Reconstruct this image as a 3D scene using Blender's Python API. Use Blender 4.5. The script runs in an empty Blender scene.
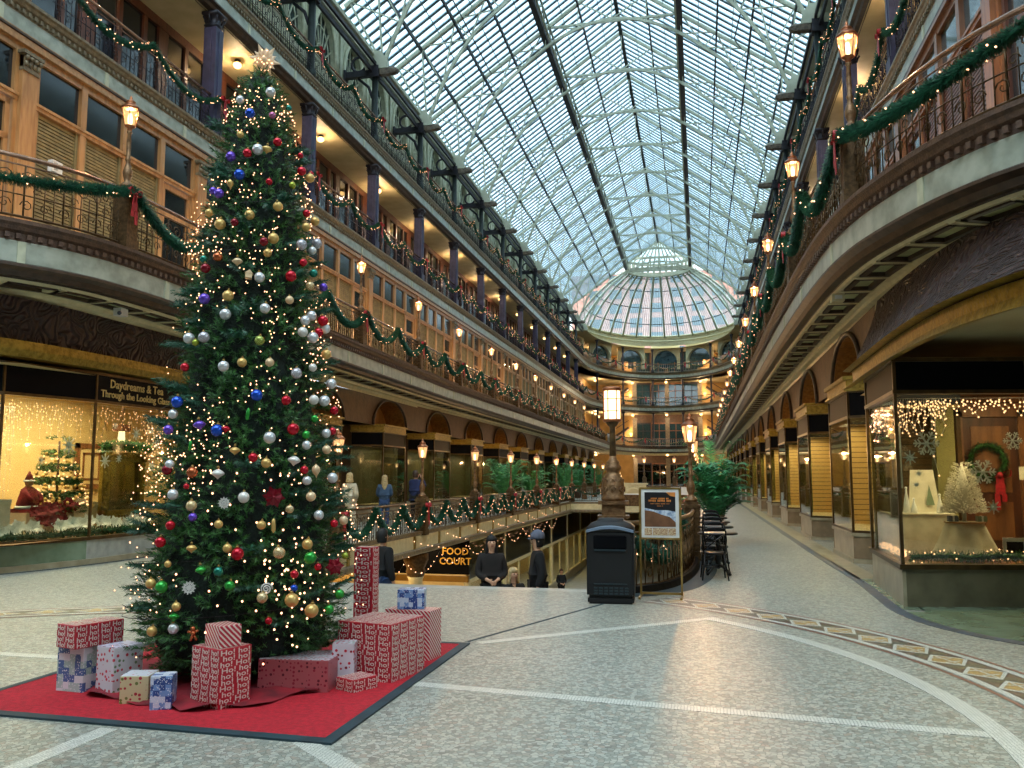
import bpy, bmesh, math, random
from math import sin, cos, pi, sqrt, atan2, floor
from mathutils import Vector, Matrix, Euler
R = random.Random(7)
S = bpy.context.scene
COL = S.collection
AX = -4.2                       # x of the arcade's long axis
PY = lambda k: 21.02 + 6.173 * k   # posts and columns
LY = lambda k: PY(k) + 3.6         # lamps and bay centres
ORD = 'first second third fourth fifth sixth seventh eighth ninth tenth eleventh twelfth thirteenth fourteenth fifteenth sixteenth seventeenth'.split()

# ---------------------------------------------------------------- materials
def lin(h):
    if isinstance(h, str):
        c = [int(h[i:i+2], 16) / 255 for i in (0, 2, 4)]
        return tuple(x / 12.92 if x <= .04045 else ((x + .055) / 1.055) ** 2.4 for x in c) + (1,)
    return tuple(h) + (1,)
class NT:
    def __init__(s, m): s.t = m.node_tree; s.n = s.t.nodes; s.l = s.t.links
    def new(s, ty, **kw):
        n = s.n.new(ty)
        for k, v in kw.items():
            if k.startswith('i_'): n.inputs[k[2:].replace('_', ' ')].default_value = v
            else: setattr(n, k, v)
        return n
    def link(s, a, b): s.l.new(a, b)
    def math(s, op, a, b=None):
        n = s.n.new('ShaderNodeMath'); n.operation = op
        for i, v in enumerate((a, b)):
            if v is None: continue
            if isinstance(v, (int, float)): n.inputs[i].default_value = v
            else: s.l.new(v, n.inputs[i])
        return n.outputs[0]
    def mix(s, f, a, b):
        n = s.n.new('ShaderNodeMix'); n.data_type = 'RGBA'
        for i, v in ((0, f), (6, a), (7, b)):
            if isinstance(v, (int, float)): n.inputs[i].default_value = v
            elif isinstance(v, tuple): n.inputs[i].default_value = v
            else: s.l.new(v, n.inputs[i])
        return n.outputs[2]
M = {}
def mat(name, c, rough=.55, metal=0, c2=None, scale=6, bump=0, bscale=None, spec=.5, stretch=None, coat=0, emit=None, estr=0, alpha=1):
    m = bpy.data.materials.new(name); m.use_nodes = True
    t = NT(m); b = t.n['Principled BSDF']
    b.inputs['Roughness'].default_value = rough; b.inputs['Metallic'].default_value = metal
    b.inputs['Specular IOR Level'].default_value = spec
    if coat: b.inputs['Coat Weight'].default_value = coat; b.inputs['Coat Roughness'].default_value = .1
    c = lin(c)
    if c2 is None: c2 = tuple(x * .86 for x in c[:3]) + (1,)
    else: c2 = lin(c2)
    tc = t.new('ShaderNodeTexCoord'); src = tc.outputs['Object']
    if stretch:
        mp = t.new('ShaderNodeMapping'); mp.inputs['Scale'].default_value = stretch
        t.link(src, mp.inputs[0]); src = mp.outputs[0]
    n = t.new('ShaderNodeTexNoise', i_Scale=scale, i_Detail=3.0); t.link(src, n.inputs['Vector'])
    rp = t.new('ShaderNodeMapRange', i_From_Min=.35, i_From_Max=.65); t.link(n.outputs[0], rp.inputs[0])
    t.link(t.mix(rp.outputs[0], c, c2), b.inputs['Base Color'])
    if bump:
        n2 = t.new('ShaderNodeTexNoise', i_Scale=bscale or scale * 4, i_Detail=4.0); t.link(src, n2.inputs['Vector'])
        bp = t.new('ShaderNodeBump', i_Strength=bump, i_Distance=.02); t.link(n2.outputs[0], bp.inputs['Height'])
        t.link(bp.outputs[0], b.inputs['Normal'])
    if emit: b.inputs['Emission Color'].default_value = lin(emit); b.inputs['Emission Strength'].default_value = estr
    M[name] = m; return m
def glass(name, tint, gloss=.12, rough=.02, body=None, bodyw=0):
    """thin pane: transparent tint + mirror reflection (+ some milky body)"""
    m = bpy.data.materials.new(name); m.use_nodes = True; t = NT(m); t.n.remove(t.n['Principled BSDF'])
    out = t.n['Material Output']
    tr = t.new('ShaderNodeBsdfTransparent'); tr.inputs[0].default_value = lin(tint)
    gl = t.new('ShaderNodeBsdfGlossy'); gl.inputs['Roughness'].default_value = rough
    lw = t.new('ShaderNodeLayerWeight', i_Blend=.5)
    f = t.math('ADD', gloss, t.math('MULTIPLY', t.math('POWER', lw.outputs['Facing'], 4.0), .75))
    mx = t.new('ShaderNodeMixShader'); t.link(f, mx.inputs[0]); t.link(tr.outputs[0], mx.inputs[1]); t.link(gl.outputs[0], mx.inputs[2])
    o = mx.outputs[0]
    if bodyw:
        d = t.new('ShaderNodeBsdfDiffuse'); d.inputs[0].default_value = lin(body)
        tl = t.new('ShaderNodeBsdfTranslucent'); tl.inputs[0].default_value = lin(body)
        m1 = t.new('ShaderNodeMixShader', ); m1.inputs[0].default_value = .6; t.link(d.outputs[0], m1.inputs[1]); t.link(tl.outputs[0], m1.inputs[2])
        m2 = t.new('ShaderNodeMixShader'); m2.inputs[0].default_value = bodyw; t.link(o, m2.inputs[1]); t.link(m1.outputs[0], m2.inputs[2]); o = m2.outputs[0]
    t.link(o, out.inputs[0]); M[name] = m; return m
def emis(name, c, st):
    m = bpy.data.materials.new(name); m.use_nodes = True; t = NT(m); t.n.remove(t.n['Principled BSDF'])
    e = t.new('ShaderNodeEmission'); e.inputs[0].default_value = lin(c); e.inputs[1].default_value = st
    t.link(e.outputs[0], t.n['Material Output'].inputs[0]); M[name] = m
    return m
# metals, wood, stone
mat('iron_dark', '33313a', .5, .3, c2='24252b'); mat('iron_violet', '43415e', .5, .2, c2='323148', scale=3)
mat('iron_green', '2a3431', .55, .3, c2='1d2322'); mat('iron_black', '141416', .45, .4)
mat('bronze', '6e5638', .42, .55, c2='4a3822', scale=14, bump=.3, bscale=40)
mat('bronze_light', '8a6a48', .4, .5, c2='664a30', scale=16, bump=.4, bscale=40); mat('frame_bronze', '5e4a2a', .35, .6, c2='46361e'); mat('bronze_rail', '7f6443', .42, .5, c2='5c4630', scale=9)
mat('rail_top', 'b08a72', .25, .6, c2='8d6c58')
mat('copper', 'b9784f', .3, .7, c2='8a5236'); mat('brass', 'b8995a', .3, .7, c2='8f7236')
mat('gold_trim', 'a58c3c', .35, .55, c2='7f6a24', scale=12, bump=.6, bscale=26)
mat('stone_brown', '757058', .3, c2='605c46', scale=4); mat('marble_band', 'a9b0a2', .35, c2='868e80', scale=3.5); mat('cream', 'd2caa2', .5, c2='c2b990'); mat('cream_green', 'bfc2a8', .5, c2='adb096')
mat('cream_truss', 'b4b7a2', .5, c2='a0a38e', scale=2)
mat('tan_mould', '87795e', .45, .1, c2='675b45', scale=10, bump=.5, bscale=30); mat('brown_mould', '5e4636', .5, .05, c2='47342a', scale=10, bump=.5, bscale=30); mat('tip_stone', '75695a', .7, c2='4e463c', scale=9, bump=.6); mat('stone_tan', '8f7d62', .3, c2='7a6a52', scale=4); mat('panel_green', 'b9c08c', .5, c2='a8ae7c'); mat('border_blue', '46566a', .35, c2='35434f'); mat('dark_mould', '4b3a2e', .45, .1, c2='36291f', scale=8)
mat('soffit', 'bcae84', .6, c2='ac9d74', scale=1.5); mat('soffit_green', '9aa07a', .55, c2='868c66')
mat('oak', 'b98a56', .42, c2='9a6c3e', scale=3, stretch=(3, 3, .5), coat=.2); mat('oak_dark', '8a5a34', .42, c2='6a4226', scale=3, stretch=(3, 3, .5), coat=.2)
mat('louvre', '8a7a50', .6, c2='6f6240'); mat('mahogany', '5c3320', .4, c2='402214', scale=3, stretch=(3, 3, .5))
mat('brown_wall', '5f432a', .5, c2='4a331f', scale=4, bump=.5, bscale=12); mat('olive_wall', '5f5836', .6, c2='4e482c'); mat('niche_wood', 'a87a42', .35, c2='80582c', scale=3, stretch=(4, 4, .4), coat=.3)
mat('stone_base', 'a59d83', .3, c2='8c8468', scale=4); mat('stone_green', '7d9078', .25, c2='66785f', scale=3); mat('stone_grey', 'a9aca4', .3, c2='8d918b', scale=4)
mat('fascia_dark', '08090d', .5, spec=.08, c2='06070a'); mat('yellow_wall', 'b89452', .6, c2='a68446', scale=1.2); mat('cream_wall', 'd9c08a', .6, c2='cdb27a', scale=1)
mat('dark_glassy', '1b2328', .08, c2='141b20', spec=.8); mat('pane_dark', '16222a', .1, c2='0f181e', spec=.7); mat('teal_glassy', '26434a', .06, c2='1a3036', spec=.9)
mat('white_paint', 'd8d8d4', .45); mat('white_cloth', 'dcd6c2', .8, c2='c8c0aa'); mat('black_plastic', '0b0d10', .5, c2='08090b')
mat('black_metal', '0e0f11', .35, .4); mat('red_ribbon', 'b51f2b', .45, c2='8f1420', scale=20); mat('red_cloth', '8f1424', .8, c2='5e0d1a')
mat('velvet', 'b81227', .9, c2='980d1e', scale=30, bump=.3, bscale=300); mat('mat_edge', '1f3a44', .6, c2='182c34')
mat('star_white', 'd8cdb8', .3, c2='b8a888', emit='ffd0a0', estr=.1)
mat('steel', 'b5b5b0', .3, .8); mat('brick_red', 'b08070', .8, c2='96685a', scale=.6); mat('snow_white', 'f2f4f4', .5, c2='e4e8ea', scale=20)
mat('skin', 'c89a7c', .5, c2='b88a6c'); mat('hair_blond', 'c9b184', .6, c2='a58c5c', scale=30); mat('hair_brown', '4a3424', .6, c2='33241a', scale=30); mat('hair_dark', '0c0a09', .7)
mat('coat_cream', 'cfc6ae', .8, c2='b8ae94'); mat('coat_blue', '3a5470', .8, c2='2c4058'); mat('coat_navy', '26305a', .8, c2='1c2444')
mat('coat_black', '08090b', .9, c2='0c0d10'); mat('coat_brown', '1c1512', .9, c2='120e0c'); mat('denim', '34507a', .8, c2='26406a'); mat('cap_grey', '5a6070', .8)
mat('lips', '9a5548', .5); mat('eye_dark', '221c18', .2)
mat('pot', '4a3a2c', .6); mat('soil', '2c2118', .9)
mat('fern_green', '3f8a4a', .45, c2='246a38', scale=4)
emis('bulb_core', 'ffe2b0', 9); emis('dome_light', 'ffc97a', 3.5); emis('fairy', 'ffb888', 2.9)
emis('drum_glow', 'ffd9a0', 2.4); emis('sconce_glow', 'ffc46a', 3); emis('blue_glow', 'cfd6ff', 3)
glass('glass_shop', 'dfe6dc', .07); glass('glass_roof', 'dff0f7', .04, body='dfeef5', bodyw=.22); glass('glass_lantern', 'ffe2b8', .05, body='ffe0b0', bodyw=.35)
glass('glass_dark', '8d9a90', .16)

# needles : random per blade
def leafy(name, a, b, rough=.5, tr=.0):
    m = bpy.data.materials.new(name); m.use_nodes = True; t = NT(m); p = t.n['Principled BSDF']
    g = t.new('ShaderNodeNewGeometry')
    tc = t.new('ShaderNodeTexCoord'); n = t.new('ShaderNodeTexNoise', i_Scale=3.5, i_Detail=2.0); t.link(tc.outputs['Object'], n.inputs['Vector'])
    f = t.math('ADD', t.math('MULTIPLY', g.outputs['Random Per Island'], .55), t.math('MULTIPLY', n.outputs[0], .6))
    rp = t.new('ShaderNodeMapRange', i_From_Min=.25, i_From_Max=.95); t.link(f, rp.inputs[0])
    t.link(t.mix(rp.outputs[0], lin(a), lin(b)), p.inputs['Base Color'])
    p.inputs['Roughness'].default_value = rough; M[name] = m
leafy('needles', '0c2c1e', '4a8a3c'); leafy('needles_blue', '0f3428', '2f7050'); leafy('garland_needles', '0e3428', '2a6c4c'); leafy('fern', '1d5a30', '63b468'); leafy('palm_dark', '154a34', '3f9a60')
leafy('white_needles', 'd8d2c0', 'f2eee2')

# ---------------------------------------------------------------- mesh builder
class MB:
    def __init__(s): s.v = []; s.f = []; s.m = []; s.sm = []
    def add(s, vs, fs, mi=0, smooth=False):
        o = len(s.v); s.v += [tuple(x) for x in vs]; s.f += [tuple(i + o for i in f) for f in fs]
        s.m += [mi] * len(fs); s.sm += [smooth] * len(fs); return s
    def box(s, x0, x1, y0, y1, z0, z1, mi=0):
        v = [(x0,y0,z0),(x1,y0,z0),(x1,y1,z0),(x0,y1,z0),(x0,y0,z1),(x1,y0,z1),(x1,y1,z1),(x0,y1,z1)]
        return s.add(v, [(0,3,2,1),(4,5,6,7),(0,1,5,4),(1,2,6,5),(2,3,7,6),(3,0,4,7)], mi)
    def cbox(s, c, d, rz=0, mi=0, M4=None):
        a, b, h = d[0] / 2, d[1] / 2, d[2] / 2; vs = []
        for z in (-h, h):
            for x, y in ((-a,-b),(a,-b),(a,b),(-a,b)):
                p = Vector((x, y, z))
                if M4 is not None: p = M4 @ p
                else: p = Vector((x*cos(rz)-y*sin(rz), x*sin(rz)+y*cos(rz), z))
                vs.append(p + Vector(c))
        return s.add(vs, [(0,3,2,1),(4,5,6,7),(0,1,5,4),(1,2,6,5),(2,3,7,6),(3,0,4,7)], mi)
    def beam(s, p, q, w, h, mi=0, up=(0, 0, 1)):
        p, q = Vector(p), Vector(q); d = (q - p).normalized(); u = Vector(up)
        if abs(d.dot(u)) > .99: u = Vector((0, 1, 0))
        r = d.cross(u).normalized(); u = r.cross(d)
        vs = [e + r * (a * w / 2) + u * (b * h / 2) for e in (p, q) for a, b in ((-1,-1),(1,-1),(1,1),(-1,1))]
        return s.add(vs, [(0,3,2,1),(4,5,6,7),(0,1,5,4),(1,2,6,5),(2,3,7,6),(3,0,4,7)], mi)
    def tube(s, pts, r, n=6, mi=0, closed=False, smooth=True, caps=True):
        pts = [Vector(p) for p in pts]; N = len(pts); vs = []; fs = []
        rr = r if isinstance(r, (list, tuple)) else [r] * N
        u = None
        for i, p in enumerate(pts):
            a = pts[(i - 1) % N] if (closed or i) else p; b = pts[(i + 1) % N] if (closed or i < N - 1) else p
            d = (b - a)
            if d.length < 1e-9: d = Vector((0, 0, 1))
            d.normalize()
            if u is None:
                t = Vector((0, 0, 1)) if abs(d.z) < .9 else Vector((1, 0, 0)); u = d.cross(t).normalized()
            else:
                u = (u - d * u.dot(d))
                u = u.normalized() if u.length > 1e-6 else d.orthogonal().normalized()
            w = d.cross(u)
            for k in range(n):
                an = 2 * pi * k / n; vs.append(p + (u * cos(an) + w * sin(an)) * rr[i])
        for i in range(N if closed else N - 1):
            j = (i + 1) % N
            for k in range(n):
                l = (k + 1) % n; fs.append((i*n+k, i*n+l, j*n+l, j*n+k))
        if not closed and caps: fs += [tuple(range(n))[::-1], tuple((N-1)*n + k for k in range(n))]
        return s.add(vs, fs, mi, smooth)
    def lathe(s, prof, n=16, c=(0, 0, 0), mi=0, smooth=True, M4=None, ph=0, sx=1, sy=1):
        vs = []; fs = []
        for r, z in prof:
            for k in range(n):
                a = 2 * pi * (k + ph) / n; p = Vector((r * cos(a) * sx, r * sin(a) * sy, z))
                if M4 is not None: p = M4 @ p
                vs.append(p + Vector(c))
        for i in range(len(prof) - 1):
            for k in range(n):
                l = (k + 1) % n; fs.append((i*n+k, i*n+l, (i+1)*n+l, (i+1)*n+k))
        fs += [tuple(range(n))[::-1], tuple((len(prof)-1)*n + k for k in range(n))]
        return s.add(vs, fs, mi, smooth)
    def ball(s, c, r, n=8, mi=0, sz=1):
        m = max(3, n // 2 + 1)
        return s.lathe([(r * max(.02, sin(pi * i / m)), -r * cos(pi * i / m) * sz) for i in range(m + 1)], n, c, mi)
    def prism(s, poly, z0, z1, mi=0, M4=None):
        n = len(poly); vs = [Vector((x, y, z)) for z in (z0, z1) for x, y in poly]
        if M4 is not None: vs = [M4 @ v for v in vs]
        return s.add(vs, [tuple(range(n))[::-1], tuple(range(n, 2*n))] + [(i, (i+1) % n, n + (i+1) % n, n + i) for i in range(n)], mi)
    def quad(s, a, b, c, d, mi=0): return s.add([a, b, c, d], [(0, 1, 2, 3)], mi)
    def mesh(s, name, mats):
        me = bpy.data.meshes.new(name); me.from_pydata(s.v, [], s.f)
        for m in (mats if isinstance(mats, (list, tuple)) else [mats]): me.materials.append(M[m] if isinstance(m, str) else m)
        me.polygons.foreach_set('material_index', s.m); me.polygons.foreach_set('use_smooth', s.sm); me.update(); return me
    def build(s, name, mats, parent=None, **props):
        return link(name, s.mesh(name, mats), parent, **props)
def link(name, me, parent=None, loc=None, rz=None, **props):
    o = bpy.data.objects.new(name, me); COL.objects.link(o)
    if parent is not None: o.parent = parent
    if loc is not None: o.location = loc
    if rz is not None: o.rotation_euler = (0, 0, rz)
    for k, v in props.items(): o[k] = v
    return o
def thing(name, label, cat, loc=(0, 0, 0), rz=0, group=None):
    o = bpy.data.objects.new(name, None); COL.objects.link(o); o.location = loc; o.rotation_euler = (0, 0, rz); o.empty_display_size = .1
    o['label'] = label; o['category'] = cat
    if group: o['group'] = group
    return o
def tag(o, label, cat, group=None, kind=None):
    o['label'] = label; o['category'] = cat
    if group: o['group'] = group
    if kind: o['kind'] = kind
    return o
def struct(name, mb, mats, parent=None, **p):
    o = mb.build(name, mats, parent, **p)
    if parent is None: o['kind'] = 'structure'
    return o
def dup(root, loc=None, rz=None, label=None, group=None, scale=None):
    def cp(o, par):
        c = o.copy(); COL.objects.link(c)
        if par is not None: c.parent = par
        for ch in list(KIDS(o)): cp(ch, c)
        return c
    r = cp(root, None)
    if loc is not None: r.location = loc
    if rz is not None: r.rotation_euler = (0, 0, rz)
    if label: r['label'] = label
    if group: r['group'] = group
    if scale is not None: r.scale = scale if isinstance(scale, tuple) else (scale,) * 3
    return r
def KIDS(o):
    return list(o.children)

# ---------------------------------------------------------------- paths
class Path:
    def __init__(s, pts, smooth=0, closed=False):
        pts = [Vector((p[0], p[1], 0)) for p in pts]
        for _ in range(smooth):                     # Chaikin
            q = [pts[0]]
            for a, b in zip(pts, pts[1:]): q += [a * .75 + b * .25, a * .25 + b * .75]
            q.append(pts[-1]); pts = q
        s.p = [pts[0]]
        for a in pts[1:]:
            if (a - s.p[-1]).length > 1e-4: s.p.append(a)
        s.s = [0]
        for a, b in zip(s.p, s.p[1:]): s.s.append(s.s[-1] + (b - a).length)
        s.L = s.s[-1]
    def at(s, t):
        t = max(0, min(s.L, t)); i = 0
        import bisect
        i = min(len(s.p) - 2, max(0, bisect.bisect_right(s.s, t) - 1))
        f = (t - s.s[i]) / (s.s[i+1] - s.s[i]); d = (s.p[i+1] - s.p[i]).normalized()
        return s.p[i].lerp(s.p[i+1], f), d
    def s_at_y(s, y, side=0):
        rng = range(len(s.p) - 1)
        if side: rng = reversed(list(rng))
        for i in rng:
            a, b = s.p[i].y, s.p[i+1].y
            if (a - y) * (b - y) <= 0 and a != b: return s.s[i] + (y - a) / (b - a) * (s.s[i+1] - s.s[i])
        return 0
    def normals(s):
        out = []
        for i in range(len(s.p)):
            a = s.p[max(0, i-1)]; b = s.p[min(len(s.p)-1, i+1)]; d1 = (s.p[i] - a); d2 = (b - s.p[i])
            if d1.length < 1e-6: d1 = d2
            if d2.length < 1e-6: d2 = d1
            n1 = Vector((d1.y, -d1.x, 0)).normalized(); n2 = Vector((d2.y, -d2.x, 0)).normalized()
            n = (n1 + n2).normalized(); k = 1 / max(.5, n.dot(n1)); out.append(n * k)
        return out
def sweep(mb, path, prof, mi=0, closed=False, smooth=False):
    """prof: list of (d, z), d measured to the right of travel"""
    N = path.normals(); n = len(prof); vs = [p + nn * d + Vector((0, 0, z)) for p, nn in zip(path.p, N) for d, z in prof]
    fs = []
    for i in range(len(path.p) - 1):
        for k in range(n if closed else n - 1):
            l = (k + 1) % n; fs.append((i*n+k, (i+1)*n+k, (i+1)*n+l, i*n+l))
    if closed: fs += [tuple(range(n)), tuple((len(path.p)-1)*n + k for k in range(n))[::-1]]
    mb.add(vs, fs, mi, smooth)
def subdiv_line(a, b, n): return [(a[0] + (b[0]-a[0]) * i / n, a[1] + (b[1]-a[1]) * i / n) for i in range(n + 1)]
YE = 101.5     # where the straight galleries end and the far ones curve round
BOW = 17.0
def U(r, y0=2.0, left=None, right=None):
    """U shaped edge, travelled left side away, round the far end, back on the right; right-hand normal points into the atrium"""
    pts = list(left) if left else [(AX - r, y0)]
    pts.append((AX - r, YE))
    pts += [(AX - r * cos(a * pi / 24), YE + BOW * sin(a * pi / 24)) for a in range(1, 24)]
    pts.append((AX + r, YE)); pts += list(right) if right else [(AX + r, y0)]
    return Path(pts)
LK = 1.7; SKY = 1.6; SKY_BACK = 2.5; SUN = 2.0; EXPO = 0.8
# ================================================================ FLOOR
def terrazzo():
    m = bpy.data.materials.new('terrazzo'); m.use_nodes = True; t = NT(m); b = t.n['Principled BSDF']; M['terrazzo'] = m
    tc = t.new('ShaderNodeTexCoord')
    nz = t.new('ShaderNodeTexNoise', i_Scale=7.0, i_Detail=2.0); t.link(tc.outputs['Object'], nz.inputs['Vector'])
    add = t.new('ShaderNodeVectorMath', operation='MULTIPLY_ADD'); t.link(nz.outputs['Color'], add.inputs[0]); add.inputs[1].default_value = (.03,)*3; t.link(tc.outputs['Object'], add.inputs[2])
    v = t.new('ShaderNodeTexVoronoi', i_Scale=31.0); v.voronoi_dimensions = '2D'; t.link(add.outputs[0], v.inputs['Vector'])
    e = t.new('ShaderNodeTexVoronoi', i_Scale=31.0); e.voronoi_dimensions = '2D'; e.feature = 'DISTANCE_TO_EDGE'; t.link(add.outputs[0], e.inputs['Vector'])
    rp = t.new('ShaderNodeValToRGB'); t.link(v.outputs['Color'], rp.inputs[0]); cr = rp.color_ramp
    cr.interpolation = 'CONSTANT'
    cols = [(0, 'a2a79d'), (.18, '8e938a'), (.34, 'b3b3a7'), (.5, '9a978b'), (.62, 'a8aca3'), (.74, '84837a'), (.84, '9f9386'), (.93, '74736b')]
    cr.elements[0].color = lin(cols[0][1]); cr.elements[1].position = cols[1][0]; cr.elements[1].color = lin(cols[1][1])
    for p, c in cols[2:]: el = cr.elements.new(p); el.color = lin(c)
    ed = t.new('ShaderNodeMapRange', i_From_Min=.02, i_From_Max=.075); t.link(e.outputs['Distance'], ed.inputs[0])
    c1 = t.mix(ed.outputs[0], lin('5c5f58'), rp.outputs[0])
    big = t.new('ShaderNodeTexNoise', i_Scale=.5, i_Detail=3.0); t.link(tc.outputs['Object'], big.inputs['Vector'])
    bm = t.new('ShaderNodeMapRange', i_From_Min=.3, i_From_Max=.7); t.link(big.outputs[0], bm.inputs[0])
    c2 = t.new('ShaderNodeMix', data_type='RGBA', blend_type='MULTIPLY'); c2.inputs[0].default_value = .25; t.link(c1, c2.inputs[6])
    t.link(t.mix(bm.outputs[0], lin('c8cfc4'), (1, 1, 1, 1)), c2.inputs[7]); t.link(c2.outputs[2], b.inputs['Base Color'])
    n = t.new('ShaderNodeTexNoise', i_Scale=60.0); t.link(tc.outputs['Object'], n.inputs['Vector'])
    rr = t.new('ShaderNodeMapRange', i_To_Min=.3, i_To_Max=.45); t.link(n.outputs[0], rr.inputs[0]); t.link(rr.outputs[0], b.inputs['Roughness'])
    b.inputs['Specular IOR Level'].default_value = .35
terrazzo()
def mosaic(name, a, b_, s=45):
    m = bpy.data.materials.new(name); m.use_nodes = True; t = NT(m); b = t.n['Principled BSDF']; M[name] = m
    tc = t.new('ShaderNodeTexCoord'); v = t.new('ShaderNodeTexVoronoi', i_Scale=float(s), i_Randomness=.35); v.voronoi_dimensions = '2D'; t.link(tc.outputs['Object'], v.inputs['Vector'])
    e = t.new('ShaderNodeTexVoronoi', i_Scale=float(s), i_Randomness=.35); e.voronoi_dimensions = '2D'; e.feature = 'DISTANCE_TO_EDGE'; t.link(tc.outputs['Object'], e.inputs['Vector'])
    sx = t.new('ShaderNodeSeparateColor'); t.link(v.outputs['Color'], sx.inputs[0])
    ed = t.new('ShaderNodeMapRange', i_From_Min=.03, i_From_Max=.12); t.link(e.outputs['Distance'], ed.inputs[0])
    c = t.mix(sx.outputs[0], lin(a), lin(b_)); t.link(t.mix(ed.outputs[0], lin('6e716b'), c), b.inputs['Base Color']); b.inputs['Roughness'].default_value = .35
mosaic('mosaic_white', 'd9dad0', 'c2c5bb'); mosaic('mosaic_gold', 'c49a48', 'a88038', 60); mosaic('mosaic_brown', '5c3a2c', '4a2e24', 60); mosaic('mosaic_olive', '3c3a28', '4c4830', 60)
mosaic('mosaic_red', '8e4a3a', '9c5a48', 50)

# stair well edge, travelled so that the well lies on the right-hand side of travel
WXL, WXR, WYF = -8.0, -.22, 54.6
near_r = [(-1.45, 12.2), (-1.1, 12.35), (-.72, 12.8), (-.45, 13.6), (-.28, 14.8), (-.22, 16.2)]
near_l = [(WXL, 16.2), (-7.94, 14.8), (-7.77, 13.6), (-7.5, 12.8), (-7.1, 12.35), (-6.8, 12.2)]
rp_ = Path([(-1.45, 12.2), (-1.0, 12.3), (-.62, 12.8), (-.38, 13.8), (-.24, 15.2), (-.22, 16.6)], 2).p
near_r = [(p.x, p.y) for p in rp_]; near_l = [(2 * AX - 0.02 - x + .2, y) for x, y in near_r]
near_l = [(min(-6.8, max(WXL, 2 * -4.11 - x)), y) for x, y in near_r]
b = MB(); XA, XB, Y0, Y1 = -17., 9., -8., 130.
b.add([(XA, Y0, 0), (XB, Y0, 0), (XB, 12.2, 0), (XA, 12.2, 0)], [(0, 1, 2, 3)])
pr = near_r + [(WXR, WYF)]
for (x0, y0), (x1, y1) in zip(pr, pr[1:]): b.quad((x0, y0, 0), (XB, y0, 0), (XB, y1, 0), (x1, y1, 0))
pl = near_l + [(WXL, WYF)]
for (x0, y0), (x1, y1) in zip(pl, pl[1:]): b.quad((XA, y0, 0), (x0, y0, 0), (x1, y1, 0), (XA, y1, 0))
b.quad((XA, WYF, 0), (XB, WYF, 0), (XB, Y1, 0), (XA, Y1, 0))
struct('floor', b, 'terrazzo')

def strip(name, pts, w, m, z=.004, closed=False, smooth=2):
    p = Path(pts, smooth); mb = MB(); sweep(mb, p, [(-w/2, .0), (-w/2, z), (w/2, z), (w/2, .0)]); return struct(name, mb, m)
circ = lambda r, a0, a1, n=40, c=(-4.2, 6.0): [(c[0] + r * cos(a0 + (a1-a0) * i / n), c[1] + r * sin(a0 + (a1-a0) * i / n)) for i in range(n + 1)]
# white mosaic bands set in the floor
strip('trim_1', [(-5.3, 6.99), (1.75, 6.07)], .13, 'mosaic_white', .003, smooth=0)
strip('trim_2', [(-2.12, 8.29), (.16, 10.3)], .13, 'mosaic_white', .003, smooth=0)
strip('trim_3', circ(6.0, -1.2, .79), .15, 'mosaic_white', .005, smooth=0)
strip('trim_4', [(-2.4, 5.05), (-1.3, 4.1)], .13, 'mosaic_white', .003, smooth=0)
strip('trim_5', [(-3.72, 5.03), (-3.74, 3.2)], .13, 'mosaic_white', .003, smooth=0)
strip('trim_6', [(-5.2, 6.85), (-9.5, 6.95)], .13, 'mosaic_white', .003, smooth=0)
strip('trim_7', [(-2.25, 8.32), (-1.26, 11.02), (-.9, 12.0)], .035, 'mat_edge', .004, smooth=0)
# diamond border
def diamonds(name, c, r, a0, a1, w, n):
    mb = MB(); P = lambda rr, a, z: (c[0] + rr * cos(a), c[1] + rr * sin(a), z)
    K = n * 4
    def ring(r0, r1, mi, z):
        for i in range(K):
            a, d = a0 + (a1-a0) * i / K, a0 + (a1-a0) * (i+1) / K; mb.quad(P(r0, a, z), P(r1, a, z), P(r1, d, z), P(r0, d, z), mi)
    ring(r - w/2, r + w/2, 1, .003)
    for e in (-1, 1): ring(r + e*w/2 - .035, r + e*w/2 + .035, 0, .005); ring(r + e*(w/2+.07) - .018, r + e*(w/2+.07) + .018, 4, .004)
    s = (a1-a0) / n
    for i in range(n):
        a = a0 + s * (i + .5)
        for k, (da, dr, mi, z) in enumerate(((.47, .44, 0, .005), (.38, .35, 2, .006))):
            sl = .16     # the lozenges lean
            mb.quad(P(r - w*dr, a - s*.02, z), P(r + w*sl*0, a + s*da, z), P(r + w*dr, a + s*.02, z), P(r, a - s*da, z), mi)
        for q in (-1, 1):   # dividing lines of the lozenge
            mb.quad(P(r - w*.18 + q*0, a + q*s*.19 - s*.022, .0065), P(r - w*.18, a + q*s*.19 + s*.022, .0065), P(r + w*.18, a + q*s*.19*.6 + s*.022, .0065), P(r + w*.18, a + q*s*.19*.6 - s*.022, .0065), 0)
        mb.quad(P(r - w*.022, a - s*.36, .0065), P(r - w*.022, a + s*.36, .0065), P(r + w*.022, a + s*.36, .0065), P(r + w*.022, a - s*.36, .0065), 0)
        a = a0 + s * i
        mb.quad(P(r - w*.42, a - s*.04, .0045), P(r, a + s*.3*.9, .0045), P(r + w*.42, a + s*.04, .0045), P(r, a - s*.3*.9, .0045), 3)
    struct(name, mb, ['mosaic_white', 'mosaic_brown', 'mosaic_gold', 'mosaic_olive', 'mosaic_red'])
diamonds('trim_8', (-4.2, 6.0), 6.72, -1.1, 1.0, .46, 28)
diamonds('trim_9', (-4.2, 3.2), 6.75, 1.75, 2.75, .42, 13)
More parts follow.
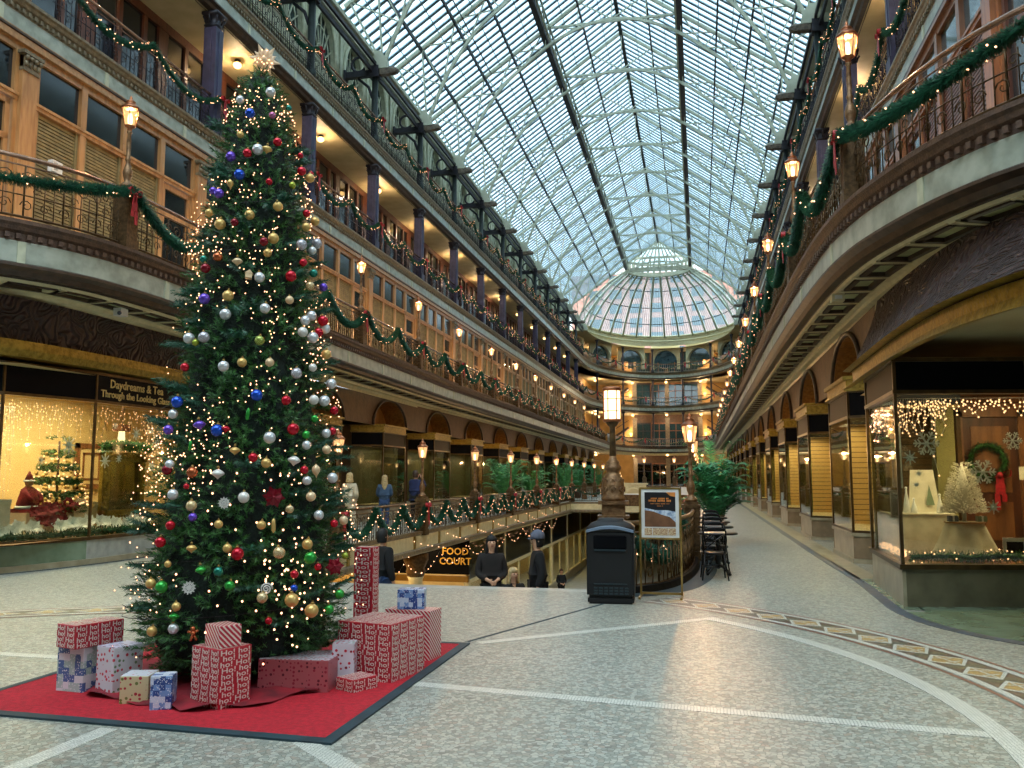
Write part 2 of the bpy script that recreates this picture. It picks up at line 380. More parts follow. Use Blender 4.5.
# dark stone border and green marble at the foot of the right-hand shops
strip('trim_10', [(2.3, 96), (2.3, 22), (2.33, 17), (2.38, 14.5), (2.32, 12.5), (2.27, 11.2), (2.45, 10.2), (2.98, 9.3), (4.2, 8.5), (6, 8)], .15, 'border_blue', .006)
gm = MB(); pp = Path([(2.36, 96), (2.36, 22), (2.39, 17), (2.43, 14.5), (2.38, 12.5), (2.33, 11.2), (2.5, 10.25), (3.02, 9.36), (4.2, 8.56), (6, 8.06)], 2)
for a, c in zip(pp.p, pp.p[1:]):
    if c.x > 2.335 and c.y < 11.25: gm.quad((a.x, a.y, .004), (c.x, c.y, .004), (c.x, 11.24 if c.x < 2.62 else 12.6, .004), (a.x, 11.24 if c.x < 2.62 else 12.6, .004))
    else: gm.quad((a.x, a.y, .004), (c.x, c.y, .004), (2.62, c.y, .004), (2.62, a.y, .004))
struct('trim_11', gm, 'stone_green'); gx = MB(); gx.quad((2.38, 14.6, .006), (2.74, 14.6, .006), (2.74, 96, .006), (2.38, 96, .006)); struct('trim_27', gx, 'stone_base')
strip('trim_12', [(-10.7, 96), (-10.7, 19), (-10.8, 16.5), (-10.85, 14.2), (-11.15, 12.4), (-12.1, 10.8), (-14, 9.6)], .09, 'mat_edge', .006)

# ================================================================ LOWER LEVEL
ZL = -5.0
b = MB(); b.quad((-14, 10, ZL), (6, 10, ZL), (6, 100, ZL), (-14, 100, ZL)); struct('floor', b, 'stone_grey')
# well edge fascia, from the left near corner round the far end to the right near corner
well = Path([(x, y) for x, y in near_l] + [(WXL, WYF), (WXR, WYF)] + [(x, y) for x, y in reversed(near_r)])
b = MB(); sweep(b, well, [(-.1, .012), (.03, .012), (.03, -.06), (-.01, -.1)], 0); sweep(b, well, [(-.01, -.1), (.0, -.14), (.0, -.46)], 1)
sweep(b, well, [(.0, -.46), (.05, -.5), (.05, -.6), (-.05, -.66), (-.4, -.7), (-1.2, -.7)], 0)
struct('trim_13', b, ['tan_mould', 'cream'])
b = MB()
for i in range(15):
    y = 19 + i * 2.4
    for x, s in ((WXL, 1), (WXR, -1)): b.box(min(x, x + s*.03), max(x, x + s*.03), y - .07, y + .07, -.46, -.1)
struct('trim_14', b, 'gold_trim')
# soffit of the walkways over the lower shops, lower shop fronts
for sx, x in (('left', WXL), ('right', WXR)):
    s = -1 if sx == 'left' else 1; xb = x + s * .5
    b = MB(); b.box(min(x + s*.3, x + s*5), max(x + s*.3, x + s*5), 12.4, 100, -.72, -.7); struct('ceiling', b, 'soffit')
    xw = x + s * 3.4; b = MB(); b.box(min(xw, xw + s*.2), max(xw, xw + s*.2), 12.2, 31.3, ZL, -.7)
    struct('wall_lower_' + sx, b, 'yellow_wall')
    b = MB(); b.box(min(xb + s*3.5, xb + s*3.6), max(xb + s*3.5, xb + s*3.6), 31.5, 100, ZL, -.7); struct('wall_lower_' + sx, b, 'cream_wall')
NW = [0]
def wname():
    NW[0] += 1; return 'window_%d' % NW[0]
def lower_front(x, s):
    o = bpy.data.objects.new(wname(), None); COL.objects.link(o); o['kind'] = 'structure'
    L = 6.173
    f = MB(); e = .06
    for y in (0, L): f.box(-.06, .06, y - e, y + e, 0, 4.3)
    f.box(-.09, .09, -.2, .2, 0, 2.7); f.box(-.04, .04, L/2 - .05, L/2 + .05, .45, 2.7)
    for z in (.45, 2.7, 4.2): f.box(-.07, .07, 0, L, z - .05, z + .08)
    f.build('window_frame', 'cream', o)
    st = MB(); st.box(-.1, .1, 0, L, 0, .45); st.build('stone_base', 'stone_base', o)
    g = MB(); g.box(-.01, .01, 0, L, .5, 2.7); g.build('pane', 'glass_shop', o); g = MB(); g.box(-.01, .01, 0, L, 2.75, 4.2); g.build('pane', 'pane_dark', o)
    o.location = (x, 31.5, ZL); return o
lf = lower_front(WXL - .5, -1)
for i in range(1, 11): dup(lf, (WXL - .5, 31.5 + i * 6.173, ZL)).name = wname()
for i in range(-3, 11): dup(lf, (WXR + .5, 31.5 + i * 6.173, ZL)).name = wname()
b = MB(); b.box(-14, 6, 99, 99.2, ZL, 0); struct('wall_lower_far', b, 'yellow_wall')
b = MB(); b.box(-14, 6, 11.8, 12.15, ZL, -.02); struct('wall_lower_near', b, 'stone_base')
# stairs down from the main floor
b = MB(); n = 28
for i in range(n):
    z = -(i + 1) * ZL / n * -1; y = 12.2 + i * .30
    b.box(-6.8, -1.45, y, y + .31, -(i + 1) * 5.0 / n - .02 if False else max(ZL, -(i + 2) * 5.0 / n), -(i + .001) * 5.0 / n - .001)
struct('floor_stairs', b, 'stone_grey')
# cream columns carrying the walkway
for i, y in enumerate((25.3,)):
    t = MB(); t.lathe([(.3, 0), (.3, .2), (.23, .25), (.21, 3.5), (.25, 3.6)], 16); 
    o = thing('walkway_column', 'cream column with bronze capital under the left walkway', 'column', (WXL - .45, y, ZL), 0, 'columns under the left walkway')
    t.build('shaft', 'cream', o)
    c = MB(); c.lathe([(.24, 3.6), (.3, 3.75), (.27, 3.85), (.38, 4.1), (.38, 4.3)], 8, ph=.5); c.build('capital', 'bronze', o)

# ================================================================ UPPER GALLERIES: edges, floors, ceilings, walls
left2 = [(p.x, p.y) for p in Path([(-17, 6.6), (-13.6, 8.0), (-12.0, 9.2), (-11.0, 10.25), (-10.45, 11.0), (-9.92, 12.0), (-9.72, 13.1), (-9.72, 15.4), (-9.85, 20), (-10.02, 26), (-10.3, 35)], 2).p]
right2 = [(p.x, p.y) for p in Path([(1.9, 24), (1.94, 18), (2.02, 14.9), (2.17, 13.2), (2.42, 12.05), (2.84, 10.75), (3.42, 9.75), (4.5, 8.7), (6.2, 7.9), (9, 7.3)], 2).p]
E2 = U(6.1, left=left2, right=right2); E3 = U(8.85); E4 = U(8.85)
Z2, Z3, Z4 = 5.6, 11.15, 15.65
NTR = [14]
def tname():
    NTR[0] += 1; return 'trim_%d' % NTR[0]
def cornice(path, z, zb, tm='tan_mould'):
    """z floor level, zb underside"""
    o = bpy.data.objects.new(tname(), None); COL.objects.link(o); o['kind'] = 'structure'
    b = MB(); sweep(b, path, [(-.3, z), (.06, z), (.06, z - .06), (.02, z - .1), (.0, z - .16), (-.05, z - .2), (-.06, z - .32)])
    b.build('top_moulding', tm, o)
    b = MB(); sweep(b, path, [(-.06, z - .32), (-.055, z - .34), (-.055, z - .34 - .32)]); b.build('marble_band', 'marble_band', o)
    b = MB(); zz = z - .66; sweep(b, path, [(-.055, zz), (.0, zz - .03), (.0, zz - .07), (-.1, zz - .12), (-.14, zz - .2), (-.28, zb + .03), (-.3, zb)]); b.build('lower_moulding', 'dark_mould', o)
    # joints of the band
    b = MB(); s = 2.2
    while s < path.L - 1:
        p, d = path.at(s); b.cbox((p.x - d.y * .05, p.y + d.x * .05, z - .5), (.12, .03, .34), atan2(d.y, d.x)); s += 3.085
    b.build('band_joint', 'cream_green', o)
    # little teeth under the top moulding
    b = MB(); s = .3
    while s < min(path.L, 1e9):
        p, d = path.at(s)
        if p.y < 62: b.cbox((p.x - d.y * .03, p.y + d.x * .03, z - .25), (.07, .07, .08), atan2(d.y, d.x))
        s += .16 if p.y < 40 else .32
    b.build('dentil', tm, o)
    return o
cornice(E2, Z2, Z2 - .88, 'brown_mould'); cornice(E3, Z3, Z3 - .95); cornice(E4, Z4, Z4 - .95)
def slab(path, z, depth, m, name, up):
    b = MB(); sweep(b, path, [(-.25, z), (-depth, z)]); struct(name, b, m)
slab(E3, Z3 - .02, 2.2, 'stone_grey', 'floor', 1); slab(E4, Z4 - .02, 2.4, 'stone_grey', 'floor', 1)
slab(E2, Z2 - .02, 3.6, 'stone_grey', 'floor', 1)
slab(E4, Z4 - .93, 2.4, 'soffit', 'ceiling', 0); slab(E3, Z3 - .93, 2.2, 'soffit', 'ceiling', 0)
# soffit under the first gallery: coffers between two cream ribs
b = MB(); sweep(b, E2, [(-.3, 4.72), (-1.0, 4.72)]); struct('ceiling', b, 'panel_green')
b = MB(); sweep(b, E2, [(-.28, 4.72), (-.3, 4.68), (-.36, 4.68), (-.38, 4.72)]); sweep(b, E2, [(-.84, 4.72), (-.85, 4.67), (-.93, 4.65), (-.95, 4.6), (-1.06, 4.58), (-1.1, 4.52), (-1.1, 4.44)])
struct(tname(), b, 'cream')
b = MB(); s = .5
while s < E2.L:
    p, d = E2.at(s)
    if p.y < YE:
        n = Vector((d.y, -d.x, 0)); c = p - n * .6; az = atan2(d.y, d.x)
        for du, dv, w, h in ((-.38, 0, .08, .44), (.38, 0, .08, .44), (0, -.18, .84, .08), (0, .18, .84, .08)):
            q = c + d * du + n * dv; b.cbox((q.x, q.y, 4.69), (w, h, .06), az)
        for du in (-.51,): q = c + d * du; b.cbox((q.x, q.y, 4.69), (.13, .54, .06), az, 1)
    s += 1.03
struct(tname(), b, ['dark_mould', 'cream'])

# carved wall and gilt frieze above the shops
def loft(mb, tops, bots, n=4, mi=0, bulge=0):
    T = Path(tops, 2); B = Path(bots, 2); K = 40; vs = []; fs = []
    for i in range(K + 1):
        a = T.at(T.L * i / K)[0]; c = B.at(B.L * i / K)[0]
        for j in range(n + 1):
            f = j / n; q = a.lerp(c, f ** (1 + bulge)); vs.append((q.x, q.y, ZT + (ZB - ZT) * f))
    for i in range(K):
        for j in range(n): fs.append((i*(n+1)+j, i*(n+1)+j+1, (i+1)*(n+1)+j+1, (i+1)*(n+1)+j))
    mb.add(vs, fs, mi, True)
def carved(name='carved_wall'):
    m = bpy.data.materials.new(name); m.use_nodes = True; t = NT(m); b = t.n['Principled BSDF']; M[name] = m
    tc = t.new('ShaderNodeTexCoord'); w = t.new('ShaderNodeTexNoise', i_Scale=1.4, i_Detail=1.0); t.link(tc.outputs['Object'], w.inputs['Vector'])
    ad = t.new('ShaderNodeVectorMath', operation='MULTIPLY_ADD'); t.link(w.outputs['Color'], ad.inputs[0]); ad.inputs[1].default_value = (1.1,)*3; t.link(tc.outputs['Object'], ad.inputs[2])
    v = t.new('ShaderNodeTexVoronoi', i_Scale=2.4); v.feature = 'F1'; t.link(ad.outputs[0], v.inputs['Vector'])
    h = t.math('SINE', t.math('MULTIPLY', v.outputs['Distance'], 30.0))
    bp = t.new('ShaderNodeBump', i_Strength=1.0, i_Distance=.09); t.link(h, bp.inputs['Height']); t.link(bp.outputs[0], b.inputs['Normal'])
    t.link(t.mix(w.outputs[0], lin('4a302a'), lin('38231e')), b.inputs['Base Color']); b.inputs['Roughness'].default_value = .6
carved()
ZT, ZB = 4.55, 3.32
# right: loft near the corner
topR = [(7, 8.3), (5.2, 8.6), (4.1, 9.4), (3.55, 10.3), (3.2, 11.4), (3.05, 13), (3.0, 15.3)]
botR = [(4.9, 5.4), (3.6, 6.6), (2.85, 7.9), (2.5, 9.3), (2.42, 11), (2.44, 12.8), (2.5, 15.3)]
b = MB(); loft(b, topR, botR, 6, 0, .3); struct('wall_right', b, 'carved_wall')
b = MB(); sweep(b, Path(botR, 2), [(-.1, 3.36), (.05, 3.34), (.06, 3.2), (.02, 3.08), (-.12, 3.05)]); struct(tname(), b, 'gold_trim')
b = MB(); sweep(b, Path(botR, 2), [(0, 3.32), (1.6, 3.34), (4.0, 3.36)]) if False else b.quad((2.5, 15.3, 3.4), (9, 15.3, 3.4), (9, 4, 3.4), (4.9, 5.4, 3.4))
bp = Path(botR, 2)
for p, q in zip(bp.p, bp.p[1:]): b.quad((p.x, p.y, 3.38), (q.x, q.y, 3.38), (9, q.y, 3.38), (9, p.y, 3.38))
struct('ceiling', MB().add([v for v in b.v[4:]], [tuple(i - 4 for i in f) for f in b.f[1:]]), 'soffit')
# left
ZT, ZB = 4.55, 3.85
topL = [(-17, 7.6), (-13.5, 8.9), (-11.9, 10.1), (-11.1, 11.2), (-10.8, 12.6), (-10.78, 14.5), (-10.76, 18), (-10.75, 21.6)]
botL = [(-17, 7.9), (-13.7, 9.2), (-12.1, 10.3), (-11.35, 11.3), (-11.0, 12.6), (-10.9, 14.5), (-10.88, 18), (-10.87, 21.6)]
b = MB(); loft(b, topL[::-1], botL[::-1], 4); struct('wall_left', b, 'carved_wall')
b = MB(); sweep(b, Path(botL, 2), [(-.1, 3.88), (.06, 3.87), (.07, 3.72), (.02, 3.6), (-.12, 3.58)]); struct(tname(), b, 'gold_trim')
b = MB(); bq = Path(botL, 2)
for p, q in zip(bq.p, bq.p[1:]): b.quad((p.x, p.y, 3.9), (q.x, q.y, 3.9), (-19, q.y, 3.9), (-19, p.y, 3.9))
struct('ceiling', b, 'soffit')

# per-bay wall with an arched wooden niche over each projecting shop window, for both sides
def arch_bay(s):
    """local: y along the arcade centred on the lamp/bay centre, x = 0 the wall face, +x*s goes away from the atrium"""
    H0, H1, W = 3.45, 4.5, 3.0865; r, h, dp = 1.7, .96, .6
    b = MB(); N = 14
    arc = [(-r * cos(pi * i / N), H0 + h * sin(pi * i / N)) for i in range(N + 1)]
    for (y0, z0), (y1, z1) in zip(arc, arc[1:]):
        b.quad((0, y0, z0), (0, y0, H1), (0, y1, H1), (0, y1, z1))
    b.quad((0, -W, H0), (0, -W, H1), (0, -r, H1), (0, -r, H0)); b.quad((0, r, H0), (0, r, H1), (0, W, H1), (0, W, H0))
    b.quad((0, -W, H0), (0, -r, H0), (s * 1.3, -r, H0), (s * 1.3, -W, H0)); b.quad((0, r, H0), (0, W, H0), (s * 1.3, W, H0), (s * 1.3, r, H0))
    # raised archivolt
    b.tube([(-.03 * s, y * 1.06, H0 + (z - H0) * 1.06) for y, z in arc], .05, 6, 1)
    return b, arc
def niche(s, arc):
    b = MB(); dp = .75 * s
    for (y0, z0), (y1, z1) in zip(arc, arc[1:]): b.quad((0, y0, z0), (0, y1, z1), (dp, y1 * .95, z1 - .02), (dp, y0 * .95, z0 - .02))
    c = [(dp, y * .95, z - .02) for y, z in arc]; b.add(c, [tuple(range(len(c)))])
    return b
def bay_pair(side):
    s = -1 if side == 'left' else 1; x = AX + s * 7.17
    b, arc = arch_bay(s); me = b.mesh('wall_' + side, ['brown_wall', 'dark_mould']); nm = niche(s, arc).mesh('niche_panel', 'niche_wood')
    for k in range(0, 13):
        y = LY(k - 1)
        if y > YE: break
        if k == 0 and False: continue
        if side == 'left' and k == 0: continue
        o = link('wall_' + side, me, None, (x, y, 0), kind='structure'); link('niche_panel', nm, o)
bay_pair('left'); bay_pair('right')

# projecting shop windows
def shop_box(side):
    s = -1 if side == 'left' else 1
    o = bpy.data.objects.new(wname(), None); COL.objects.link(o); o['kind'] = 'structure'
    a, dp, zt, sl = 1.2, 1.0, 2.72, .6          # front half width, depth, glass top, slant
    def plan(g=0, back=0): return [(s * (dp + back), -(a + sl) - g * 1.3), (-s * g, -a - g * .6), (-s * g, a + g * .6), (s * (dp + back), a + sl + g * 1.3)]
    def prism(m, g, z0, z1, mi=0, back=0):
        pl = plan(g, back); pl = pl if s > 0 else pl[::-1]; m.prism(pl[::-1], z0, z1, mi)
    b = MB(); prism(b, 0, 0, .5); prism(b, .04, .5, .56); prism(b, .03, 0, .08)
    def bx(m, d0, d1, y0, y1, z0, z1, mi=0): m.box(min(s*d0, s*d1), max(s*d0, s*d1), y0, y1, z0, z1, mi)
    bx(b, .55, 2.4, a + sl, a + sl + 2.57, 0, .1); b.build('stone_base', 'stone_base', o)
    BP = 'slats_gold' if side == 'right' else 'olive_wall'
    P = plan(); q_ = MB()
    for (x0, y0), (x1, y1) in (P[0:2], P[2:4]): q_.beam((x0, y0, .28), (x1, y1, .28), .03, .38)
    q_.build('side_slab', 'stone_tan', o)
    f = MB()
    for (x, y) in P: f.box(x - .022, x + .022, y - .022, y + .022, .56, 3.25)
    for z in (zt, 3.2, .58):
        for (x0, y0), (x1, y1) in zip(P, P[1:]): f.beam((x0, y0, z), (x1, y1, z), .05, .05)
    f.build('window_frame', 'frame_bronze', o)
    g = MB()
    for (x0, y0), (x1, y1) in zip(P, P[1:]): g.beam((x0, y0, (.56 + zt) / 2), (x1, y1, (.56 + zt) / 2), .012, zt - .56)
    g.build('pane', 'glass_shop', o)
    k = MB(); prism(k, .0, zt + .02, 3.2); k.build('fascia', 'fascia_dark', o)
    c = MB(); prism(c, .07, 3.2, 3.25); prism(c, .03, 3.25, 3.42); prism(c, .09, 3.42, 3.49); c.build('cornice', 'gold_trim', o)
    w = MB(); bx(w, dp, dp + .06, -a - sl, a + sl, .5, zt); bx(w, .35, dp, a + .1, a + .16, .56, zt); w.build('back_panel', BP, o)
    fl = MB(); prism(fl, -.05, .56, .6); fl.build('display_floor', 'cream_wall', o)
    dd = MB(); y0 = a + sl; y1 = y0 + 2.573; q = dp + .55
    for y in (y0 + .05, y0 + .85, y1 - .85, y1 - .05): bx(dd, q, q + .06, y - .05, y + .05, .1, 3.45)
    for z in (.14, 2.5, 3.1): bx(dd, q, q + .06, y0, y1, z - .04, z + .04)
    dd.build('door_frame', 'oak_dark', o)
    gg = MB(); bx(gg, q + .02, q + .03, y0, y1, .1, 3.4); gg.build('door_pane', 'glass_dark', o)
    sd = MB()
    for y in (-a - sl, a + sl): bx(sd, dp, q + .05, y - .03, y + .03, 0, 3.45)
    sd.build('return_wall', 'brown_wall', o)
    return o
def planks(name, a, b_, ax=2, n=9.0):
    m = mat(name, a, .5); t = NT(m); p = t.n['Principled BSDF']; tc = t.new('ShaderNodeTexCoord'); sp = t.new('ShaderNodeSeparateXYZ'); t.link(tc.outputs['Object'], sp.inputs[0])
    f = t.math('FRACT', t.math('MULTIPLY', sp.outputs[ax], n)); t.link(t.mix(t.math('LESS_THAN', f, .16), lin(a), lin(b_)), p.inputs['Base Color'])
planks('plank_red', '94603c', '4a2c1a'); planks('slats_gold', 'd0a862', '7a5a30')
for side in ('left', 'right'):
    s = -1 if side == 'left' else 1; x = AX + s * 6.98
    o0 = shop_box(side); first = True
    for k in range(0 if side == 'left' else -1, 12):
        y = LY(k)
        if y > YE: break
        if first: o0.location = (x, y, 0); first = False
        else:
            c = dup(o0, (x, y, 0)); c.name = wname()
# shop interiors: floor-to-ceiling back walls well behind the glass
for side in ('left', 'right'):
    s = -1 if side == 'left' else 1; x = AX + s * 12
    b = MB(); b.box(x - .1, x + .1, 16.5, YE + 6, 0, 4.5); struct('wall_' + side, b, 'yellow_wall')
    b = MB(); y0 = 17.2
    b.quad((AX + s*7.17, 15, 3.45), (AX + s*12, 15, 3.45), (AX + s*12, YE + 4, 3.45), (AX + s*7.17, YE + 4, 3.45)); struct('ceiling', b, 'cream_wall')
    for k in range(0, 7):                                              # party walls between shops
        b = MB(); y = PY(k); b.box(min(x, x - s*2.5), max(x, x - s*2.5), y - .08, y + .08, 0, 3.45); struct('wall_' + side, b, 'cream_wall')

# ---------------------------------------------------------------- first-gallery wooden window wall
def oak_bay(side):
    s = -1 if side == 'left' else 1
    o = bpy.data.objects.new(wname(), None); COL.objects.link(o); o['kind'] = 'structure'
    X = lambda d: s * d; W = 6.173
    def bx(m, d0, d1, y0, y1, z0, z1, mi=0): m.box(min(X(d0), X(d1)), max(X(d0), X(d1)), y0, y1, z0, z1, mi)
    z0, zt = 0, 4.55            # above gallery floor
    f = MB()
    bx(f, -.02, .1, 0, W, 4.45, 4.62); bx(f, -.1, .1, 0, W, 4.6, 4.68); bx(f, .0, .1, 0, W, 4.68, 4.9)
    bx(f, -.05, .1, .22, W - .22, 3.42, 3.52); bx(f, -.08, .1, .22, W - .22, 3.5, 3.56); bx(f, -.02, .1, .22, W - .22, 1.0, 1.12); bx(f, -.03, .1, .2, W-.2, 0, .2)
    ys = [.24, 1.62, 2.98, 4.36, 5.6, W - .24]
    ys = [.24 + (W - .48) * i / 4 for i in range(5)]
    for y in ys[1:-1]: bx(f, -.04, .1, y - .09, y + .09, .1, 4.5)
    for y in (ys[0], ys[-1]): bx(f, -.03, .1, y - .06, y + .1 if y > 3 else y + .12, .1, 4.5)
    f.build('window_frame', 'oak', o)
    p = MB(); bx(p, -.12, .1, -.2, .2, 0, 4.35); bx(p, -.15, .1, -.23, .23, 0, .35); bx(p, -.14, .1, -.22, .22, .35, .42)
    p.build('pilaster', 'oak', o)
    c = MB(); bx(c, -.15, .1, -.21, .21, 4.05, 4.12); bx(c, -.2, .1, -.27, .27, 4.38, 4.45)
    for k in range(4):
        c.ball((X(-.15), -.16 + .107 * k, 4.2), .05, 6, 0, 1.4); c.ball((X(-.19), -.18 + .12 * k, 4.31), .05, 6)
    bx(c, -.14, .1, -.2, .2, 4.1, 4.4); c.build('capital', 'tan_mould', o)
    g = MB(); bx(g, .05, .07, .2, W - .2, 3.5, 4.5); g.build('pane', 'pane_dark', o)
    if side == 'right':
        for q_ in list(o.children): q_.data.materials[0] = M['oak_dark'] if q_.data.materials[0].name == 'oak' else M['teal_glassy'] if q_.data.materials[0].name == 'pane_dark' else q_.data.materials[0]  # same wood darkened on the right: the unlit side's shade put into colour
    OK_ = 'oak' if side == 'left' else 'mahogany'  # right doors and louvres take a darker wood for that shade too
    # lower leaves: two of louvres, one glazed door, one blind
    for i in range(4):
        a, c = ys[i] + .1, ys[i+1] - .1; m = MB()
        if i in (0, 1, 2):
            for k in range(30): bx(m, .03, .07, a + .06, c - .06, 1.15 + k * .075, 1.15 + k * .075 + .05)
            bx(m, .07, .08, a, c, 1.1, 3.42); bx(m, .0, .08, a, a + .07, 1.1, 3.42); bx(m, .0, .08, c - .07, c, 1.1, 3.42); bx(m, .0, .08, a, c, .2, 1.05)
            m.build('louvre', 'louvre' if side == 'left' else 'mahogany', o)
        elif i == 3:
            bx(m, .0, .08, a, c, .2, 1.02); bx(m, .0, .08, a, a + .12, .2, 3.4); bx(m, .0, .08, c - .12, c, .2, 3.4); bx(m, 0, .08, a, c, 3.28, 3.4); bx(m, 0, .08, a, c, 2.55, 2.67)
            m.build('door', OK_, o); m = MB(); bx(m, .05, .07, a, c, 1.0, 3.3); m.build('pane', 'dark_glassy', o)
        else:
            bx(m, .04, .08, a, c, .2, 3.4); bx(m, .01, .08, a + .12, c - .12, .35, 1.0); bx(m, .02, .08, a + .1, c - .1, 1.25, 3.3); m.build('panel', 'oak_dark', o)
    return o
for side in ('left', 'right'):
    s = -1 if side == 'left' else 1; x = AX + s * 8.88
    o0 = oak_bay(side); first = True
    for k in range(-2, 13):
        y = PY(k) - .7
        if y + 3 > YE: break
        if first: o0.location = (x, y, Z2); first = False
        else: dup(o0, (x, y, Z2)).name = wname()

# ---------------------------------------------------------------- walls behind the second and third galleries
def dark_bay(side, h, wood, pane):
    s = -1 if side == 'left' else 1
    o = bpy.data.objects.new(wname(), None); COL.objects.link(o); o['kind'] = 'structure'
    X = lambda d: s * d; W = 6.173
    def bx(m, d0, d1, y0, y1, z0, z1, mi=0): m.box(min(X(d0), X(d1)), max(X(d0), X(d1)), y0, y1, z0, z1, mi)
    f = MB(); bx(f, 0, .1, 0, W, h - .28, h); bx(f, -.03, .1, 0, W, h - .3, h - .24); bx(f, 0, .1, 0, W, 0, .9)
    for y, w in ((0, .22), (1.15, .08), (2.2, .08), (3.08, .3), (4.3, .08), (5.35, .08), (W, .22)): bx(f, -.02, .1, y - w, y + w, 0, h - .2)
    bx(f, -.03, .08, 0, W, .86, .94)
    f.build('window_frame', wood, o)
    g = MB(); bx(g, .05, .07, 0, W, .9, h - .25); g.build('pane', pane, o)
    return o
for side in ('left', 'right'):
    s = -1 if side == 'left' else 1; x = AX + s * 10.65
    for z, h in ((Z3, Z4 - .93 - Z3), (Z4, 2.1)):
        o0 = dark_bay(side, h, 'mahogany', 'dark_glassy'); first = True
        for k in range(-3, 13):
            y = PY(k)
            if y + 3 > YE: break
            if first: o0.location = (x, y, z); first = False
            else: dup(o0, (x, y, z)).name = wname()
# clerestory with fanlight arches above the third gallery
def clere(side):
    s = -1 if side == 'left' else 1; W = 6.173; X = lambda d: s * d
    H0, H1 = 17.75, 21.9
    b = MB()
    def bx(m, d0, d1, y0, y1, z0, z1, mi=0): m.box(min(X(d0), X(d1)), max(X(d0), X(d1)), y0, y1, z0, z1, mi)
    bx(b, -.35, .1, 0, W, H0 - .1, H0 + .05); bx(b, -.28, .1, 0, W, H0 - .2, H0 - .1); bx(b, -.12, .1, 0, W, H0 + .05, H0 + .9)
    bx(b, -.25, .1, 0, W, H1 - .5, H1 - .3); bx(b, -.12, .1, 0, W, H1 - .3, H1)
    for c in (W * .25, W * .75):
        r, h, z0 = 1.15, 2.3, H0 + .9; N = 14
        arc = [(c - r * cos(pi * i / N), z0 + h * sin(pi * i / N) ** .8) for i in range(N + 1)]
        for (y0, z_0), (y1, z_1) in zip(arc, arc[1:]): b.quad((0, y0, z_0), (0, y0, H1 - .5), (0, y1, H1 - .5), (0, y1, z_1)); b.quad((0, y0, z_0), (X(.25), y0, z_0), (X(.25), y1, z_1), (0, y1, z_1))
        b.quad((0, c - W/4, z0), (0, c - W/4, H1 - .5), (0, c - r, H1 - .5), (0, c - r, z0)); b.quad((0, c + r, z0), (0, c + r, H1 - .5), (0, c + W/4, H1 - .5), (0, c + W/4, z0))
        b.tube([(X(-.04), y, z) for y, z in arc], .09, 6)
        b.tube([(X(-.02), c + (y - c) * 1.22, z0 + (z - z0) * 1.14) for y, z in arc], .05, 5)
        for q in (-1, 1): bx(b, -.1, .1, c + q * W/4 - .1, c + q * W/4 + .1, z0, H1 - .5)
    o = struct('wall_' + side, b, 'cream_green')
    g = MB()
    for c in (W * .25, W * .75):
        r, h, z0 = 1.15, 2.3, H0 + .9
        g.add([(X(.22), c - r * cos(pi * i / 14), z0 + h * sin(pi * i / 14) ** .8) for i in range(15)], [tuple(range(15))])
    g.build('pane', 'teal_glassy', o)
    l = MB()
    for c in (W * .25, W * .75):
        for a in range(1, 8):
            an = pi * a / 8; l.beam((X(.18), c, H0 + 1.0), (X(.18), c - 1.1 * cos(an), H0 + .9 + 2.25 * sin(an) ** .8), .05, .05)
        for rr in (.4, .75): l.tube([(X(.18), c - 1.15 * rr * cos(pi * i / 12), H0 + .9 + 2.3 * rr * sin(pi * i / 12) ** .8) for i in range(13)], .03, 4)
    l.build('fanlight_bars', 'cream_green', o)
    return o
for side in ('left', 'right'):
    s = -1 if side == 'left' else 1; x = AX + s * 10.7
    o0 = clere(side); first = True
    for k in range(-3, 13):
        y = PY(k)
        if y + 3 > YE: break
        if first: o0.location = (x, y, 0); first = False
        else: dup(o0, (x, y, 0))
# ================================================================ the near end behind the viewpoint: entrance wall and side walls
b = MB(); b.box(-17.2, 9.2, -8.2, -8, 0, 18.9); struct('wall_near', b, 'brown_wall')
for side, x in (('left', -17.1), ('right', 9.1)):
    b = MB(); b.box(x - .1, x + .1, -8, 17, 0, 5.5); struct('wall_' + side, b, 'brown_wall')
    b = MB(); xx = AX - 10.7 if side == 'left' else AX + 10.7; b.box(xx - .1, xx + .1, -8, 2.5, Z2, 21.9); struct('wall_' + side, b, 'cream_green')
for z in (Z2, Z3, Z4):
    b = MB(); b.box(-15, 6.6, -8, -5.2, z - .8, z - .02); struct('floor', b, 'cream_green')
for i in range(6):
    for z in (.2, Z2, Z3):
        o = bpy.data.objects.new(wname(), None); COL.objects.link(o); o['kind'] = 'structure'; o.location = (-14 + 3.7 * i, -7.98, z)
        f = MB(); f.box(0, .15, 0, .1, 0, 4.2); f.box(2.6, 2.75, 0, .1, 0, 4.2); f.box(0, 2.75, 0, .1, 4.1, 4.3); f.box(0, 2.75, 0, .08, 2.6, 2.7); f.build('window_frame', 'oak', o)
        g = MB(); g.box(.1, 2.65, .02, .04, 0, 4.2); g.build('pane', 'pane_dark', o)
